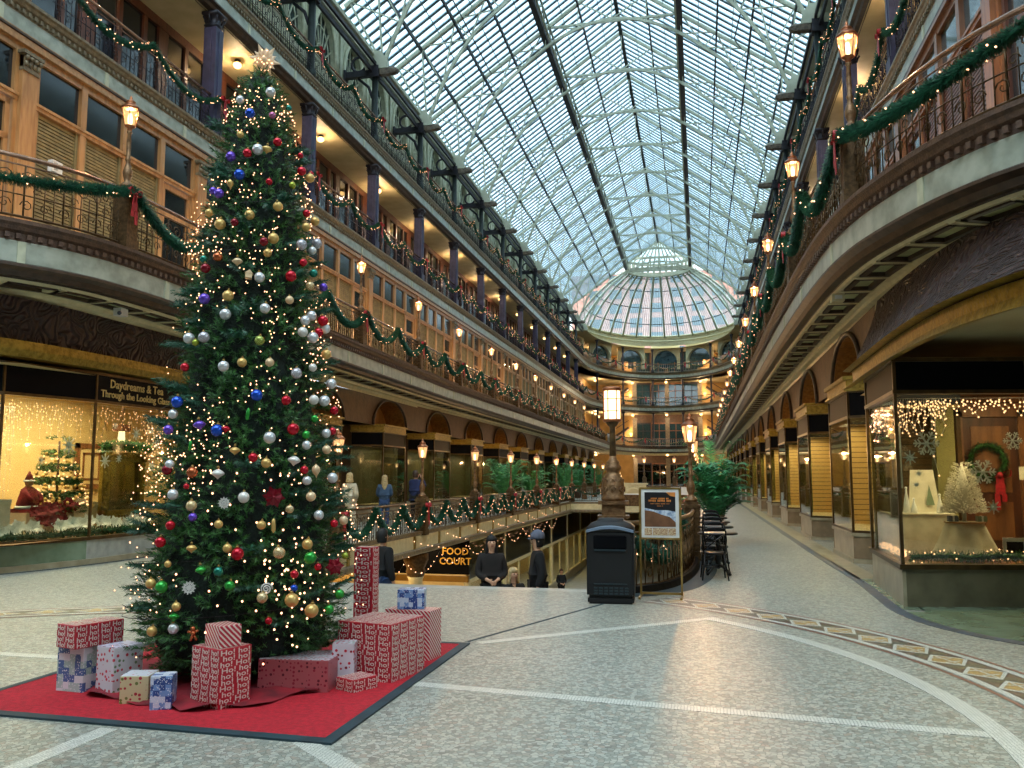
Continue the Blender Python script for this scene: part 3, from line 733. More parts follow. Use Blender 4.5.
# ================================================================ columns, brackets
def side_s(side): return -1 if side == 'left' else 1
SIDEW = {'left': 'tree side', 'right': 'cafe side'}
def col3(s):
    o = thing('gallery_column', '', 'column', group='columns of the second gallery'); H = Z4 - .95 - Z3
    b = MB(); b.box(-.19, .19, -.19, .19, 0, H - .45); b.box(-.23, .23, -.23, .23, 0, .3)
    for a in (-1, 1): b.box(-.06, .06, a*.19 - .02, a*.19 + .02, .4, H - .55); b.box(a*.19 - .02, a*.19 + .02, -.06, .06, .4, H - .55)
    b.build('shaft', 'iron_violet', o)
    c = MB(); c.lathe([(.27, H - .42), (.29, H - .38), (.25, H - .34), (.3, H - .1), (.36, H - .08), (.36, H)], 4, ph=.5)
    for a in range(8):
        an = pi * a / 4; c.tube([(cos(an) * .22, sin(an) * .22, H - .34), (cos(an) * .26, sin(an) * .26, H - .2), (cos(an) * .31, sin(an) * .31, H - .13), (cos(an) * .28, sin(an) * .28, H - .17)], .03, 4)
    c.build('capital', 'iron_dark', o); return o
def post4(s):
    o = thing('gallery_post', '', 'post', group='bracketed posts of the top gallery'); zb = 18.75 - Z4
    b = MB(); b.lathe([(.2, 0), (.2, .35), (.14, .42), (.13, zb - .1)], 8, ph=.5); b.build('shaft', 'iron_green', o)
    a = MB(); a.box(min(s*1.4, -s*.3), max(s*1.4, -s*.3), -.13, .13, zb - .05, zb + .2); a.box(min(s*1.4, s*1.3), max(s*1.4, s*1.3), -.16, .16, zb - .15, zb + .3); a.box(-.22, .22, -.22, .22, zb - .15, zb + .35)
    a.tube([(s*.12, 0, zb - 1.0), (s*.3, 0, zb - .5), (s*.75, 0, zb - .1)], .07, 5)
    for k in range(1): a.tube([(s*(.75 + .33 * cos(t * pi / 8)), 0, zb + .55 + .33 * sin(t * pi / 8)) for t in range(16)], .06, 5, closed=True)
    a.build('bracket_arm', 'iron_dark', o)
    g = MB(); pr = [(0, .34), (.2, .38), (.4, .34), (.6, .3), (.75, .18), (.8, .06)]; vs = []; 
    for d, h in pr:
        for yy, zz in ((-.16, -.5), (.16, -.5), (.2, .1), (.08, .55), (-.08, .55), (-.2, .1)): vs.append((-s * (.25 + d), yy * (.6 + h), zb + .12 + zz * h * .9 + .04 * R.uniform(-1, 1)))
    fs = [(i*6+k, i*6+(k+1) % 6, (i+1)*6+(k+1) % 6, (i+1)*6+k) for i in range(len(pr)-1) for k in range(6)] + [tuple(range(6))[::-1], tuple(range(30, 36))]
    g.add(vs, fs); g.build('carved_tip', 'tip_stone', o); return o
for side in ('left', 'right'):
    s = side_s(side); x = AX + s * (8.85 + .18); a = col3(s); b = post4(s); fa = fb = True
    for k in range(0, 13):
        y = PY(k)
        if y > YE: break
        lab = 'violet iron column of the second gallery, %s, %s going away' % (SIDEW[side], ORD[k])
        if fa: a.location = (x, y, Z3); a['label'] = lab; fa = False
        else: dup(a, (x, y, Z3), label=lab)
        if k == 0: continue
        lab = 'dark iron top-gallery post with roof bracket, %s, %s going away' % (SIDEW[side], ORD[k-1])
        if fb: b.location = (x, y, Z4); b['label'] = lab; fb = False
        else: dup(b, (x, y, Z4), label=lab)
# gutter beams carried by the brackets
for side in ('left', 'right'):
    s = side_s(side); x = AX + s * 8.95; b = MB()
    b.box(x - .05, x + .05, 2, YE, 19.1, 19.24); b.box(x + s*.16 - .05, x + s*.16 + .05, 2, YE, 18.8, 18.98)
    b.build('eaves_beam', 'iron_dark', None, kind='structure')
    c = MB(); c.box(min(x + s*.25, x + s*.6), max(x + s*.25, x + s*.6), 2, YE, 19.3, 19.55); c.box(min(x + s*.05, x + s*.4), max(x + s*.05, x + s*.4), 2, YE, 19.55, 19.62)
    struct(tname(), c, 'cream_truss')

# ================================================================ roof
RZ = lambda u: 22.1 + (10.52 - u) * .705
ARCH = [(8.75, 18.95), (8.5, 19.6), (8.0, 20.8), (7.4, 22.0), (6.2, 23.65), (4.95, 24.75), (3.7, 25.7), (2.5, 26.35), (1.2, 26.8), (0, 26.95)]
PUR = [9.0, 7.26, 5.63, 3.75]
def truss():
    o = thing('roof_truss', '', 'roof truss', group='arched roof trusses')
    full = [(-u, z) for u, z in ARCH] + [(u, z) for u, z in ARCH[-2::-1]]
    pth = []
    for i in range(len(full) - 1):           # Catmull-Rom
        p0, p1, p2, p3 = (full[max(0, i-1)], full[i], full[i+1], full[min(len(full)-1, i+2)])
        for t in (0, .34, .67):
            pth.append(tuple(.5 * (2*p1[j] + (p2[j]-p0[j])*t + (2*p0[j]-5*p1[j]+4*p2[j]-p3[j])*t*t + (3*p1[j]-p0[j]-3*p2[j]+p3[j])*t**3) for j in (0, 1)))
    pth.append(full[-1])
    b = MB()
    for (x0, z0), (x1, z1) in zip(pth, pth[1:]): b.beam((x0, 0, z0), (x1, 0, z1), .12, .15, up=(0, 0, 1) if abs(x1-x0) > abs(z1-z0) else (1, 0, 0))
    b.build('arch_rib', 'cream_truss', o)
    b = MB()
    for s in (-1, 1): b.beam((s*10.5, 0, RZ(10.5) - .1), (0, 0, RZ(0) - .1), .12, .2)
    b.build('rafter', 'cream_truss', o)
    b = MB(); b.beam((-3.75, 0, RZ(3.75) - .05), (3.75, 0, RZ(3.75) - .05), .09, .12); b.build('tie', 'cream_truss', o)
    w = MB(); AR = dict(((round(u, 2), z) for u, z in ARCH))
    for s in (-1, 1):
        def A(u, z): return (s*u, 0, z)
        nodes = [A(8.7, 19.2), A(7.9, 21.0), A(6.5, 23.3), A(4.95, 24.75), A(3.75, 25.65)]
        tops = [A(10.3, RZ(10.3)), A(9.0, RZ(9.0)), A(7.26, RZ(7.26)), A(5.63, RZ(5.63)), A(3.75, RZ(3.75))]
        for i in range(5):
            if i: w.beam(nodes[i], tops[i], .05, .06)
            if i < 4: w.beam(tops[i], nodes[i+1], .05, .06)
        for i in range(1, 4): w.beam(nodes[i], tops[i+1], .05, .07)
        w.beam(nodes[0], tops[1], .07, .09); w.beam(nodes[0], tops[0], .09, .09)
        w.beam(A(3.75, RZ(3.75)), A(1.9, 26.6), .06, .08); w.beam(A(1.9, RZ(1.9)), A(1.9, 26.6), .05, .07); w.beam(A(1.9, RZ(1.9)), A(0, 26.95), .05, .07)
    w.beam((0, 0, RZ(0)), (0, 0, 26.95), .06, .08); w.build('web', 'cream_truss', o)
    for s in (-1, 1): h = MB(); h.prism([(s*8.4, 18.95), (s*9.4, 18.95), (s*9.7, 19.6), (s*8.75, 19.75), (s*8.5, 19.4)][::1], -.2, .2, M4=Matrix(((1, 0, 0, 0), (0, 0, 1, 0), (0, 1, 0, 0), (0, 0, 0, 1)))); h.build('heel_block', 'cream_truss', o)
    return o
t0 = truss(); first = True
for k in range(-2, 14):
    y = PY(k)
    if y > YE + 1: break
    lab = 'cream iron arched truss under the glass roof, %s counted from the near end' % (ORD + ['last'])[k + 2]
    if first: t0.location = (AX, y, 0); t0['label'] = lab; first = False
    else: dup(t0, (AX, y, 0), label=lab)
# long purlins
def purlin(u, s, big=False):
    x = AX + s * u; b = MB()
    if big:
        b.box(x - .2, x + .1, 2, YE, RZ(u) - .75, RZ(u) - .1); lab = 'deep dark gutter beam running along the glass roof, %s' % SIDEW['left' if s < 0 else 'right']
        o = b.build('roof_gutter_beam', 'iron_dark'); tag(o, lab, 'beam')
        c = MB(); X0 = x + (.25 if s < 0 else -.25)
        for z in (RZ(u) - .8, RZ(u) - .1): c.box(X0 - .05, X0 + .05, 2, YE, z, z + .09)
        y = 2.0; i = 0
        while y < YE - 1: c.beam((X0, y, RZ(u) - (.76 if i % 2 else .1)), (X0, y + 1.03, RZ(u) - (.1 if i % 2 else .76)), .06, .06); y += 1.03; i += 1
        c.build('lattice_web', 'cream_truss', o)
    else:
        b.beam((x, 2, RZ(u) - .22), (x, YE, RZ(u) - .22), .09, .2)
        tag(b.build('roof_purlin', 'iron_dark'), 'thin dark purlin under the glass roof, %s, %s from the ridge' % (SIDEW['left' if s < 0 else 'right'], {1.9: 'first', 5.63: 'third', 7.26: 'fourth', 9.0: 'fifth'}[u]), 'purlin', 'purlins under the glass')
for s in (-1, 1):
    purlin(3.75, s, True)
    for u in (1.9, 5.63, 7.26, 9.0): purlin(u, s)
b = MB(); b.beam((AX, 2, RZ(0) - .15), (AX, YE, RZ(0) - .15), .2, .3); tag(b.build('roof_ridge', 'iron_green'), 'dark ridge beam along the top of the glass roof', 'beam')
# glazing, one bay at a time
def glazing(s):
    o = bpy.data.objects.new(wname(), None); COL.objects.link(o); o['kind'] = 'structure'
    W = 6.173; g = MB(); g.quad((s*10.8, 0, RZ(10.8)), (s*10.8, W, RZ(10.8)), (0, W, RZ(0)), (0, 0, RZ(0))); g.build('pane', 'glass_roof', o)
    b = MB(); n = 10
    for i in range(n):
        y = W * (i + .5) / n
        b.beam((s*10.8, y, RZ(10.8) + .02), (0, y, RZ(0) + .02), .2, .07)
    for u in (2.8, 4.7, 6.4, 8.1, 9.8, 0.95): b.beam((s*u, 0, RZ(u) - .04), (s*u, W, RZ(u) - .04), .035, .035)
    b.build('glazing_bars', 'roof_bar', o); return o
mat('roof_bar', '6a8490', .5, .2, c2='5f7884')
for s in (-1, 1):
    o0 = glazing(s); first = True
    for k in range(-3, 13):
        y = PY(k)
        if y + 3 > YE + 2: break
        if first: o0.location = (AX, y, 0); first = False
        else: dup(o0, (AX, y, 0)).name = wname()
# tension rods / loose hanging rods
b = MB()
for k in (0, 2, 3, 5, 6): 
    for s in (-1, 1): b.tube([(AX + s * 6.9, PY(k), RZ(6.9) - .2), (AX + s * 6.4, PY(k) + 3, 23.4), (AX + s * 6.9, PY(k+1), RZ(6.9) - .2)], .035, 4)
tag(b.build('roof_tie_rods', 'iron_dark'), 'thin dark tie rods hanging in shallow vees below the glass', 'rods', kind='stuff')

# ================================================================ far end: half dome, curved galleries
DC = (AX, YE + .5)
def dome():
    o = thing('glass_half_dome', 'glass half dome with radiating cream ribs and lantern at the far end', 'dome', (DC[0], DC[1], 0))
    prof = [(9.9, 20.5), (9.0, 21.9), (7.6, 23.5), (5.9, 25.0), (4.3, 26.0), (3.8, 26.3)]; N = 16
    P = lambda r, z, a: (r * cos(a), r * (1.02 + .6 * max(0, (r - 3.8) / 6.1)) * sin(a), z)
    g = MB(); M_ = N * 2
    for (r0, z0), (r1, z1) in zip(prof, prof[1:]):
        for i in range(M_):
            a, c = pi * i / M_, pi * (i+1) / M_; g.quad(P(r0, z0, a), P(r0, z0, c), P(r1, z1, c), P(r1, z1, a))
    for i in range(M_): a, c = pi * i / M_, pi * (i+1) / M_; g.quad(P(3.8, 27.6, a), P(3.8, 27.6, c), P(.2, 30.2, c), P(.2, 30.2, a))
    g.build('glazing', 'glass_roof', o)
    for i in range(N + 1):
        a = pi * i / N; b = MB(); b.tube([P(r - .1, z - .1, a) for r, z in prof], .14, 5); b.tube([P(3.8, 26.3, a), P(3.8, 27.6, a), P(.2, 30.2, a)], .09, 4); b.build('rib', 'cream_truss', o)
    b = MB()
    for r, z in prof[:-1]: b.tube([P(r, z, pi * i / 48) for i in range(49)], .06, 4)
    for i in range(N * 6):
        if i % 6:
            a = pi * i / (N*6); b.tube([P(r, z, a) for r, z in prof], .025, 3)
    b.build('glazing_bars', 'iron_green', o)
    c = MB()
    for zz, h in ((26.1, .5), (27.5, .25)):
        for i in range(48): a, d = pi * i / 48, pi * (i+1) / 48; c.add([P(3.7, zz, a), P(3.7, zz, d), P(3.7, zz + h, d), P(3.7, zz + h, a), P(4.0, zz, a), P(4.0, zz, d), P(4.0, zz + h, d), P(4.0, zz + h, a)], [(0,1,2,3), (4,7,6,5), (0,4,5,1), (3,2,6,7)])
    for i in range(N + 1): a = pi * i / N; c.beam(P(3.8, 26.5, a), P(3.8, 27.6, a), .3, .2)
    c.beam((-4, 0, 26.2), (4, 0, 26.2), .3, .5); c.beam((-4, 0, 27.6), (4, 0, 27.6), .2, .25)
    for i in range(9): c.beam((-3.8 + i * .95, 0, 26.3), (-3.8 + i * .95, 0, 27.6), .15, .15)
    c.build('lantern_ring', 'cream_truss', o)
    d = MB()   # drum with arches below the dome
    r0 = 9.95
    for i in range(48):
        a, e = pi * i / 48, pi * (i+1) / 48; d.quad(P(r0, 19.3, a), P(r0, 19.3, e), P(r0, 20.5, e), P(r0, 20.5, a)); 
    d.tube([P(r0 - .1, 20.55, pi * i / 48) for i in range(49)], .16, 5); d.tube([P(r0 - .15, 19.9, pi * i / 48) for i in range(49)], .1, 4)
    d.build('drum', 'cream', o)
    return o
dome()
# arcade of cream arches on the far end under the drum
def far_arch():
    w, H0, H1 = 3.9, 16.2, 19.5; r, N = 1.55, 12; b = MB()
    arc = [(-r * cos(pi * i / N), 17.2 + 1.6 * sin(pi * i / N)) for i in range(N + 1)]
    for (x0, z0), (x1, z1) in zip(arc, arc[1:]): b.quad((x0, 0, z0), (x1, 0, z1), (x1, 0, H1), (x0, 0, H1)); b.quad((x0, 0, z0), (x0, .3, z0), (x1, .3, z1), (x1, 0, z1))
    for q in (-1, 1): b.box(min(q*w/2, q*r), max(q*w/2, q*r), 0, .3, H0, H1)
    b.tube([(x * 1.1, -.05, z + .1) for x, z in arc], .12, 6); return b.mesh('wall_far', 'cream'), arc
fm, arc = far_arch()
g = MB(); g.add([(x, .28, z) for x, z in arc], [tuple(range(len(arc)))]); g.box(-.4, .4, .2, .3, 16.2, 17.6); gm_ = g.mesh('pane', 'teal_glassy')
for i in range(7):
    a = pi * (i + .5) / 7; rr = 10.4
    o = link('wall_far', fm, None, (AX + rr * cos(a), YE + (BOW + .5) * sin(a), 0), a - pi/2, kind='structure'); link('pane', gm_, o)
# far gallery posts
for i, X in enumerate((-12.4, -9.7, -5.95, -1.95, 1.75, 4.2)):
    u = X - AX; rr = 8.95; yy = YE + (BOW + .1) * sqrt(max(0, 1 - (u/rr)**2)) if abs(u) < rr else YE
    o = thing('far_gallery_post', 'tall slim dark post rising through the far curved galleries, %s from the tree side' % ORD[i], 'post', (X, yy, 5.6), 0, 'posts of the far galleries')
    b = MB()
    for z0, z1 in ((0, Z3 - .95 - 5.6), (Z3 - 5.6, Z4 - .95 - 5.6), (Z4 - 5.6, 18.9 - 5.6)): b.lathe([(.2, z0), (.2, z0 + .3), (.12, z0 + .4), (.12, z1 - .4), (.22, z1 - .1), (.22, z1)], 8)
    b.build('shaft', 'iron_dark', o)
# far floors and ceilings (fill behind the curved edges)
for z, m, nm in ((Z2 - .02, 'stone_grey', 'floor'), (Z3 - .02, 'stone_grey', 'floor'), (Z4 - .02, 'stone_grey', 'floor'), (Z2 - .86, 'soffit', 'ceiling'), (Z3 - .93, 'soffit', 'ceiling'), (Z4 - .93, 'soffit', 'ceiling'), (19.0, 'soffit', 'ceiling')):
    r = 5.9 if z < 6 else 8.6; b = MB(); K = 24
    for i in range(K):
        a, c = pi * i / K, pi * (i+1) / K; p = (AX + r * cos(a), YE + (BOW - .3) * sin(a)); q = (AX + r * cos(c), YE + (BOW - .3) * sin(c))
        b.quad((p[0], p[1], z), (q[0], q[1], z), (q[0], YE + 27, z), (p[0], YE + 27, z))
    for s in (-1, 1): b.quad((AX + s*r, YE, z), (AX + s*14, YE, z), (AX + s*14, YE + 27, z), (AX + s*r, YE + 27, z))
    struct(nm, b, m)
yb = YE + 20.5
b = MB(); b.box(AX - 14, AX - 4.6, yb + 2, yb + 2.2, 0, 19.4); b.box(AX + 4.6, AX + 14, yb + 2, yb + 2.2, 0, 19.4)
for s in (-1, 1): b.box(min(AX + s*4.6, AX + s*4.8), max(AX + s*4.6, AX + s*4.8), yb, yb + 2.2, 0, 19.4); b.box(min(AX + s*10.8, AX + s*11), max(AX + s*10.8, AX + s*11), YE - 2, yb + 2.2, 0, 19.4)
struct('wall_far', b, 'yellow_wall')
b = MB(); b.box(AX - 4.6, AX + 4.6, yb + .1, yb + .3, 0, 19.2); struct('wall_far', b, 'brown_wall')
for lv, z in enumerate((.0, Z2, Z3, Z4)):
    for i, X in enumerate((-3.4, -1.15, 1.15, 3.4)):
        o = bpy.data.objects.new(wname(), None); COL.objects.link(o); o['kind'] = 'structure'; o.location = (AX + X, yb, z); h = 3.4
        f = MB(); f.box(-1.1, -1.0, -.05, .1, 0, h); f.box(1.0, 1.1, -.05, .1, 0, h); f.box(-1.1, 1.1, -.05, .1, h - .1, h + .1); f.box(-1, 1, -.03, .1, 2.3, 2.4); f.box(-.05, .05, -.03, .1, 0, h)
        f.build('window_frame', 'oak_dark' if i in (1, 2) else 'iron_dark', o)
        g = MB(); g.box(-1, 1, .02, .04, .1, h); g.build('pane', 'glass_dark' if lv == 0 else 'teal_glassy' if lv else 'dark_glassy', o)
    for X in (-4.5, 0, 4.5): 
        b = MB(); b.box(AX + X - .28, AX + X + .28, yb - .15, yb + .1, z, z + 4.2); b.box(AX + X - .34, AX + X + .34, yb - .2, yb + .1, z + 3.9, z + 4.1); struct(tname(), b, 'tan_mould')
# stair flights in the side bays of the far end
for lv, z in enumerate((Z2, Z3, Z4)):
    for s in (-1, 1):
        b = MB(); b.beam((AX + s*9.6, yb + 1.0, z + .2), (AX + s*5.4, yb + 1.0, z + 2.9), 1.2, .3); b.tube([(AX + s*9.6, yb + .3, z + 1.2), (AX + s*5.4, yb + .3, z + 3.9)], .05, 5)
        struct('floor_stairs', b, 'dark_mould')
# building beyond the dome
o = thing('brick_building', 'pinkish brick building seen through the glass of the far dome', 'building', (AX, 190, 0)); b = MB(); b.box(-36, 26, 90, 110, 0, 68); b.build('wall', 'brick_red', o)
for r_ in range(9):
    for c_ in range(9): w = MB(); w.box(-30 + c_ * 6.6, -27.5 + c_ * 6.6 + 1.4, 89.7, 90.1, 26 + r_ * 4.8, 29 + r_ * 4.8); w.build('window', 'teal_glassy', o)

# ================================================================ railings
def spiral(c, r, d, n, a0, turns, cw=1):
    """spiral in the vertical plane that contains horizontal direction d"""
    return [(c[0] + d.x * cos(a0 + cw * t / n * turns * 2*pi) * r * (1 - .75 * t / n), c[1] + d.y * cos(a0 + cw * t / n * turns * 2*pi) * r * (1 - .75 * t / n), c[2] + sin(a0 + cw * t / n * turns * 2*pi) * r * (1 - .75 * t / n)) for t in range(n + 1)]
def rail_parts(path, s0, s1, h, z=0, style=0, off=.1, zf=None):
    zf = zf or (lambda s: z)
    N = max(1, int((s1 - s0) / .5)) if len(path.p) > 2 else 1
    P = lambda s, zz: (lambda pd: (pd[0].x - pd[1].y * off * 1.0, pd[0].y + pd[1].x * off, zf(s) + zz))(path.at(s))
    line = lambda zz: [P(s0 + (s1 - s0) * i / N, zz) for i in range(N + 1)]
    top = MB(); top.tube(line(h), .038, 6); top.tube(line(h - .13), .014, 4)
    bal = MB(); bal.tube(line(.09), .022, 4); bal.tube(line(h * .42), .012, 4) if style != 2 else None
    n = max(1, round((s1 - s0) / .155))
    for i in range(n):
        s = s0 + (s1 - s0) * (i + .5) / n; hi = h - .13 if i % 4 == 0 else (h * .62 if style else h - .13)
        bal.tube([P(s, .09), P(s, hi)], .011 if i % 4 else .019, 3)
    m = max(1, round((s1 - s0) / .62))
    for i in range(m):
        s = s0 + (s1 - s0) * (i + .5) / m; pd = path.at(s); d = pd[1]; c = P(s, 0)
        q = lambda ds, zz: (c[0] + d.x * ds, c[1] + d.y * ds, c[2] + zz)
        bal.tube(spiral(q(-.15, h * .68), .13, d, 10, 0, 1.3, 1), .012, 3); bal.tube(spiral(q(.15, h * .68), .13, d, 10, pi, 1.3, -1), .012, 3)
        bal.tube(spiral(q(-.14, h * .26), .1, d, 9, pi, 1.2, -1), .011, 3); bal.tube(spiral(q(.14, h * .26), .1, d, 9, 0, 1.2, 1), .011, 3)
        if style == 1: bal.tube(spiral(q(0, h * .5), .08, d, 8, 0, 1, 1), .011, 3)
    return top, bal
def railing(name, label, group, path, s0, s1, h, z, style=0, mats=('rail_top', 'bronze'), off=.1, zf=None):
    o = thing(name, label, 'railing', group=group); t, b = rail_parts(path, s0, s1, h, z, style, off, zf)
    t.build('top_rail', mats[0], o); b.build('balusters', mats[1], o); return o
LV = {2: ('first', E2, Z2, 1.05), 3: ('second', E3, Z3, 1.1), 4: ('top', E4, Z4, 1.2)}
straight = Path([(0, 0), (0, 6.173)])
def near(path, side, y): return path.s_at_y(y, 0 if side == 'left' else 1)
for lv in (2, 3, 4):
    nm, path, z, h = LV[lv]; mats = ('rail_top', 'bronze') if lv == 2 else ('rail_top', 'iron_dark')
    proto = {}
    for side in ('left', 'right'):
        s = side_s(side); x = AX + s * ((6.1 if lv == 2 else 8.85) + .1)
        grp = 'railings of the %s gallery' % nm
        k0 = -1 if lv < 4 else 0
        for k in range(k0, 13):
            y0 = LY(k - 1) if lv == 2 else PY(k); y1 = y0 + 6.173
            if y1 > YE + 1: y1 = YE
            if y1 - y0 < 2: break
            lab = 'wrought scroll railing of the %s gallery, %s, bay %s going away' % (nm, SIDEW[side], ORD[k - k0])
            if lv == 2 and (k < 4):
                a, c = near(path, side, y0), near(path, side, y1)
                if k == -1: a = near(path, side, 10.8) - (2.6 if side == 'left' else -3.2); a = a if side == 'left' else a
                lo, hi = min(a, c), max(a, c)
                railing('gallery_railing', lab, grp, path, lo, hi, h, z, 1, mats)
            elif 'p' not in proto:
                proto['p'] = railing('gallery_railing', lab, grp, straight, 0, 6.173, h, 0, 1, mats, 0); proto['p'].location = (x, y0, z)
            else: dup(proto['p'], (x, y0, z), label=lab)
    # far curved part
    a = path.s_at_y(YE - .5); c = path.s_at_y(YE - .5, 1)
    t = MB(); b = MB(); o = thing('gallery_railing', 'railing curving across the far end of the %s gallery' % nm, 'railing')
    P = lambda s, zz: (lambda pd: (pd[0].x - pd[1].y * .1, pd[0].y + pd[1].x * .1, z + zz))(path.at(s))
    t.tube([P(a + (c-a) * i / 40, h) for i in range(41)], .05, 4); b.tube([P(a + (c-a) * i / 40, .15) for i in range(41)], .03, 4)
    n = int((c - a) / .25)
    for i in range(n): b.tube([P(a + (c-a) * i / n, .1), P(a + (c-a) * i / n, h)], .02, 3)
    t.build('top_rail', 'rail_top', o); b.build('balusters', 'steel', o)
# main-floor railing round the stair well
wl = Path([(WXL + .0, 18.2), (WXL, WYF)]); 
wz = lambda y: -.14 * max(0, min(1, (50 - y) / 32))
protoW = railing('stairwell_railing', 'bronze scroll railing beside the well on the tree side, bay first from the near newel', 'railings round the stair well', straight, 0, 6.173, .95, 0, 2, ('bronze_rail', 'bronze'), 0)
protoW.location = (WXL - .08, LY(-1), wz(20))
for k in range(0, 5): dup(protoW, (WXL - .08, LY(k), wz(LY(k))), label='bronze scroll railing beside the well on the tree side, bay %s from the near newel' % ORD[k + 1])
for k in range(-1, 5): dup(protoW, (WXR + .08, LY(k), 0), label='bronze scroll railing along the well behind the cafe tables, bay %s from the near end' % ORD[k + 2 if k >= 0 else 1])
rr_ = Path([(x, y) for x, y in reversed(near_r)])     # travel towards camera keeps well on the right
rr_ = Path([(WXR, LY(-1))] + [(x, y) for x, y in reversed(near_r)])
railing('stairwell_railing', 'bronze scroll railing curving round the near right corner of the stair well', 'railings round the stair well', rr_, 0, rr_.L, .95, 0, 2, ('bronze_rail', 'bronze'), .08)
rl_ = Path([(x, y) for x, y in near_l] + [(WXL, LY(-1))])
railing('stairwell_railing', 'bronze scroll railing curving round the near corner of the well behind the tree', 'railings round the stair well', rl_, 0, rl_.L, .95, 0, 2, ('bronze_rail', 'bronze'), .08)
br = Path([(WXL, WYF + .1), (WXR, WYF + .1)])
railing('stairwell_railing', 'bronze railing across the far end of the stair well', 'railings round the stair well', br, 0, br.L, 1.0, 0, 2, ('bronze_rail', 'bronze'), 0)
# stone border at the foot of the near right railing
b = MB(); sweep(b, Path([(WXR, 26)] + [(x, y) for x, y in reversed(near_r)]), [(-.0, .0), (.0, .09), (-.16, .09), (-.2, .0)]); struct(tname(), b, 'fascia_dark')
b = MB(); sweep(b, Path([(WXR, 26)] + [(x, y) for x, y in reversed(near_r)]), [(-.2, .003), (-.2, .005), (-.5, .005), (-.5, .003)]); struct(tname(), b, 'mat_edge')
# ================================================================ garlands, bows, lamps
def swag_pts(P0, P1, sag, n=14):
    P0, P1 = Vector(P0), Vector(P1)
    return [P0.lerp(P1, i / n) + Vector((0, 0, -sag * 4 * (i / n) * (1 - i / n))) for i in range(n + 1)]
def foliage_tube(mb, pts, r, per_m, rnd, blade=.02, mi=0):
    L = [0]
    for a, b in zip(pts, pts[1:]): L.append(L[-1] + (b - a).length)
    n = int(L[-1] * per_m); k = 0
    mb.tube(pts, r * .35, 5, mi)
    for i in range(n):
        s = L[-1] * (i + rnd.random()) / n
        while k < len(L) - 2 and L[k+1] < s: k += 1
        f = (s - L[k]) / max(1e-6, L[k+1] - L[k]); p = pts[k].lerp(pts[k+1], min(1, max(0, f))); d = (pts[k+1] - pts[k]).normalized()
        v = Vector((rnd.gauss(0, 1), rnd.gauss(0, 1), rnd.gauss(0, 1))); v -= d * v.dot(d) * .55; v.normalize()
        w = d.cross(v).normalized() * blade; rr = r * rnd.uniform(.75, 1.25)
        q = p + v * rr * .15; t = p + v * rr + Vector((0, 0, -.01))
        mb.add([q - w, q + w, t + w * .3, t - w * .3], [(0, 1, 2, 3)], mi)
def bulb_mb(pts, rnd, r, R_, n, mats=1):
    b = MB(); L = len(pts) - 1; out = []
    for i in range(n):
        f = (i + rnd.random()) / n * L; k = min(L - 1, int(f)); p = pts[k].lerp(pts[k+1], f - k)
        an = rnd.random() * 2 * pi; out.append(p + Vector((cos(an) * R_, cos(an) * R_, sin(an) * R_)))
    for p in out: b.add([p + Vector(q) * r for q in ((1,0,0),(-1,0,0),(0,1,0),(0,-1,0),(0,0,1),(0,0,-1))], [(0,2,4),(2,1,4),(1,3,4),(3,0,4),(2,0,5),(1,2,5),(3,1,5),(0,3,5)])
    return b, out
def bay_garland(name, W, h, swags, sag, r, per_m, seed, nb, path=None, s0=0, off=.22, z=0, z_hi=0):
    rnd = random.Random(seed); pts = []
    for i in range(swags):
        a, c = W * i / swags, W * (i + 1) / swags
        if path is None: seg = swag_pts((0, a, h + z_hi * (i % 2)), (0, c, h + z_hi * ((i+1) % 2)), sag)
        else:
            seg = swag_pts((0, a, h), (0, c, h), sag); q = []
            for v in seg:
                p, d = path.at(s0 + v.y); q.append(Vector((p.x + d.y * (off - .1), p.y - d.x * (off - .1), z + v.z)))
            seg = q
        pts += seg if not pts else seg[1:]
    f = MB(); foliage_tube(f, pts, r, per_m, rnd, .012 if per_m > 500 else .018)
    b, out = bulb_mb(pts, rnd, .016, r * .85, nb)
    return f, b
def garland_obj(f, b, label, group, cat='garland'):
    o = f.build('evergreen_garland', 'garland_needles'); tag(o, label, cat, group); lb = b.build('light_bulbs', 'fairy', o); return o
def bow_mb(sc=1.0):
    b = MB()
    for s in (-1, 1):
        n = 10; loop = [(0, s * (.02 + .11 * sin(pi * i / n)) * sc, (.05 * sin(2 * pi * i / n) + .03 * sin(pi * i / n)) * sc) for i in range(n + 1)]
        for (x0, y0, z0), (x1, y1, z1) in zip(loop, loop[1:]): b.quad((-.035*sc, y0, z0), (.035*sc, y0, z0), (.035*sc, y1, z1), (-.035*sc, y1, z1))
        tail = [(0, 0), (.03, -.12), (.02, -.24), (.06, -.38 - .05 * s)]
        for (y0, z0), (y1, z1) in zip(tail, tail[1:]):
            b.cbox((.01, s * (y0 + y1) / 2 * sc, (z0 + z1) / 2 * sc), (.012, .06 * sc, (z0 - z1) * sc * 1.08))
    b.ball((0, 0, 0), .04 * sc, 8); return b
bow_me = bow_mb(1.25).mesh('ribbon_bow', 'red_ribbon')
def bow(x, y, z, s, label, group): return tag(link('ribbon_bow', bow_me, None, (x, y, z), 0 if s > 0 else pi), label, 'bow', group)
def bay_of(side, k): return '%s, %s going away' % (SIDEW[side], ORD[k])
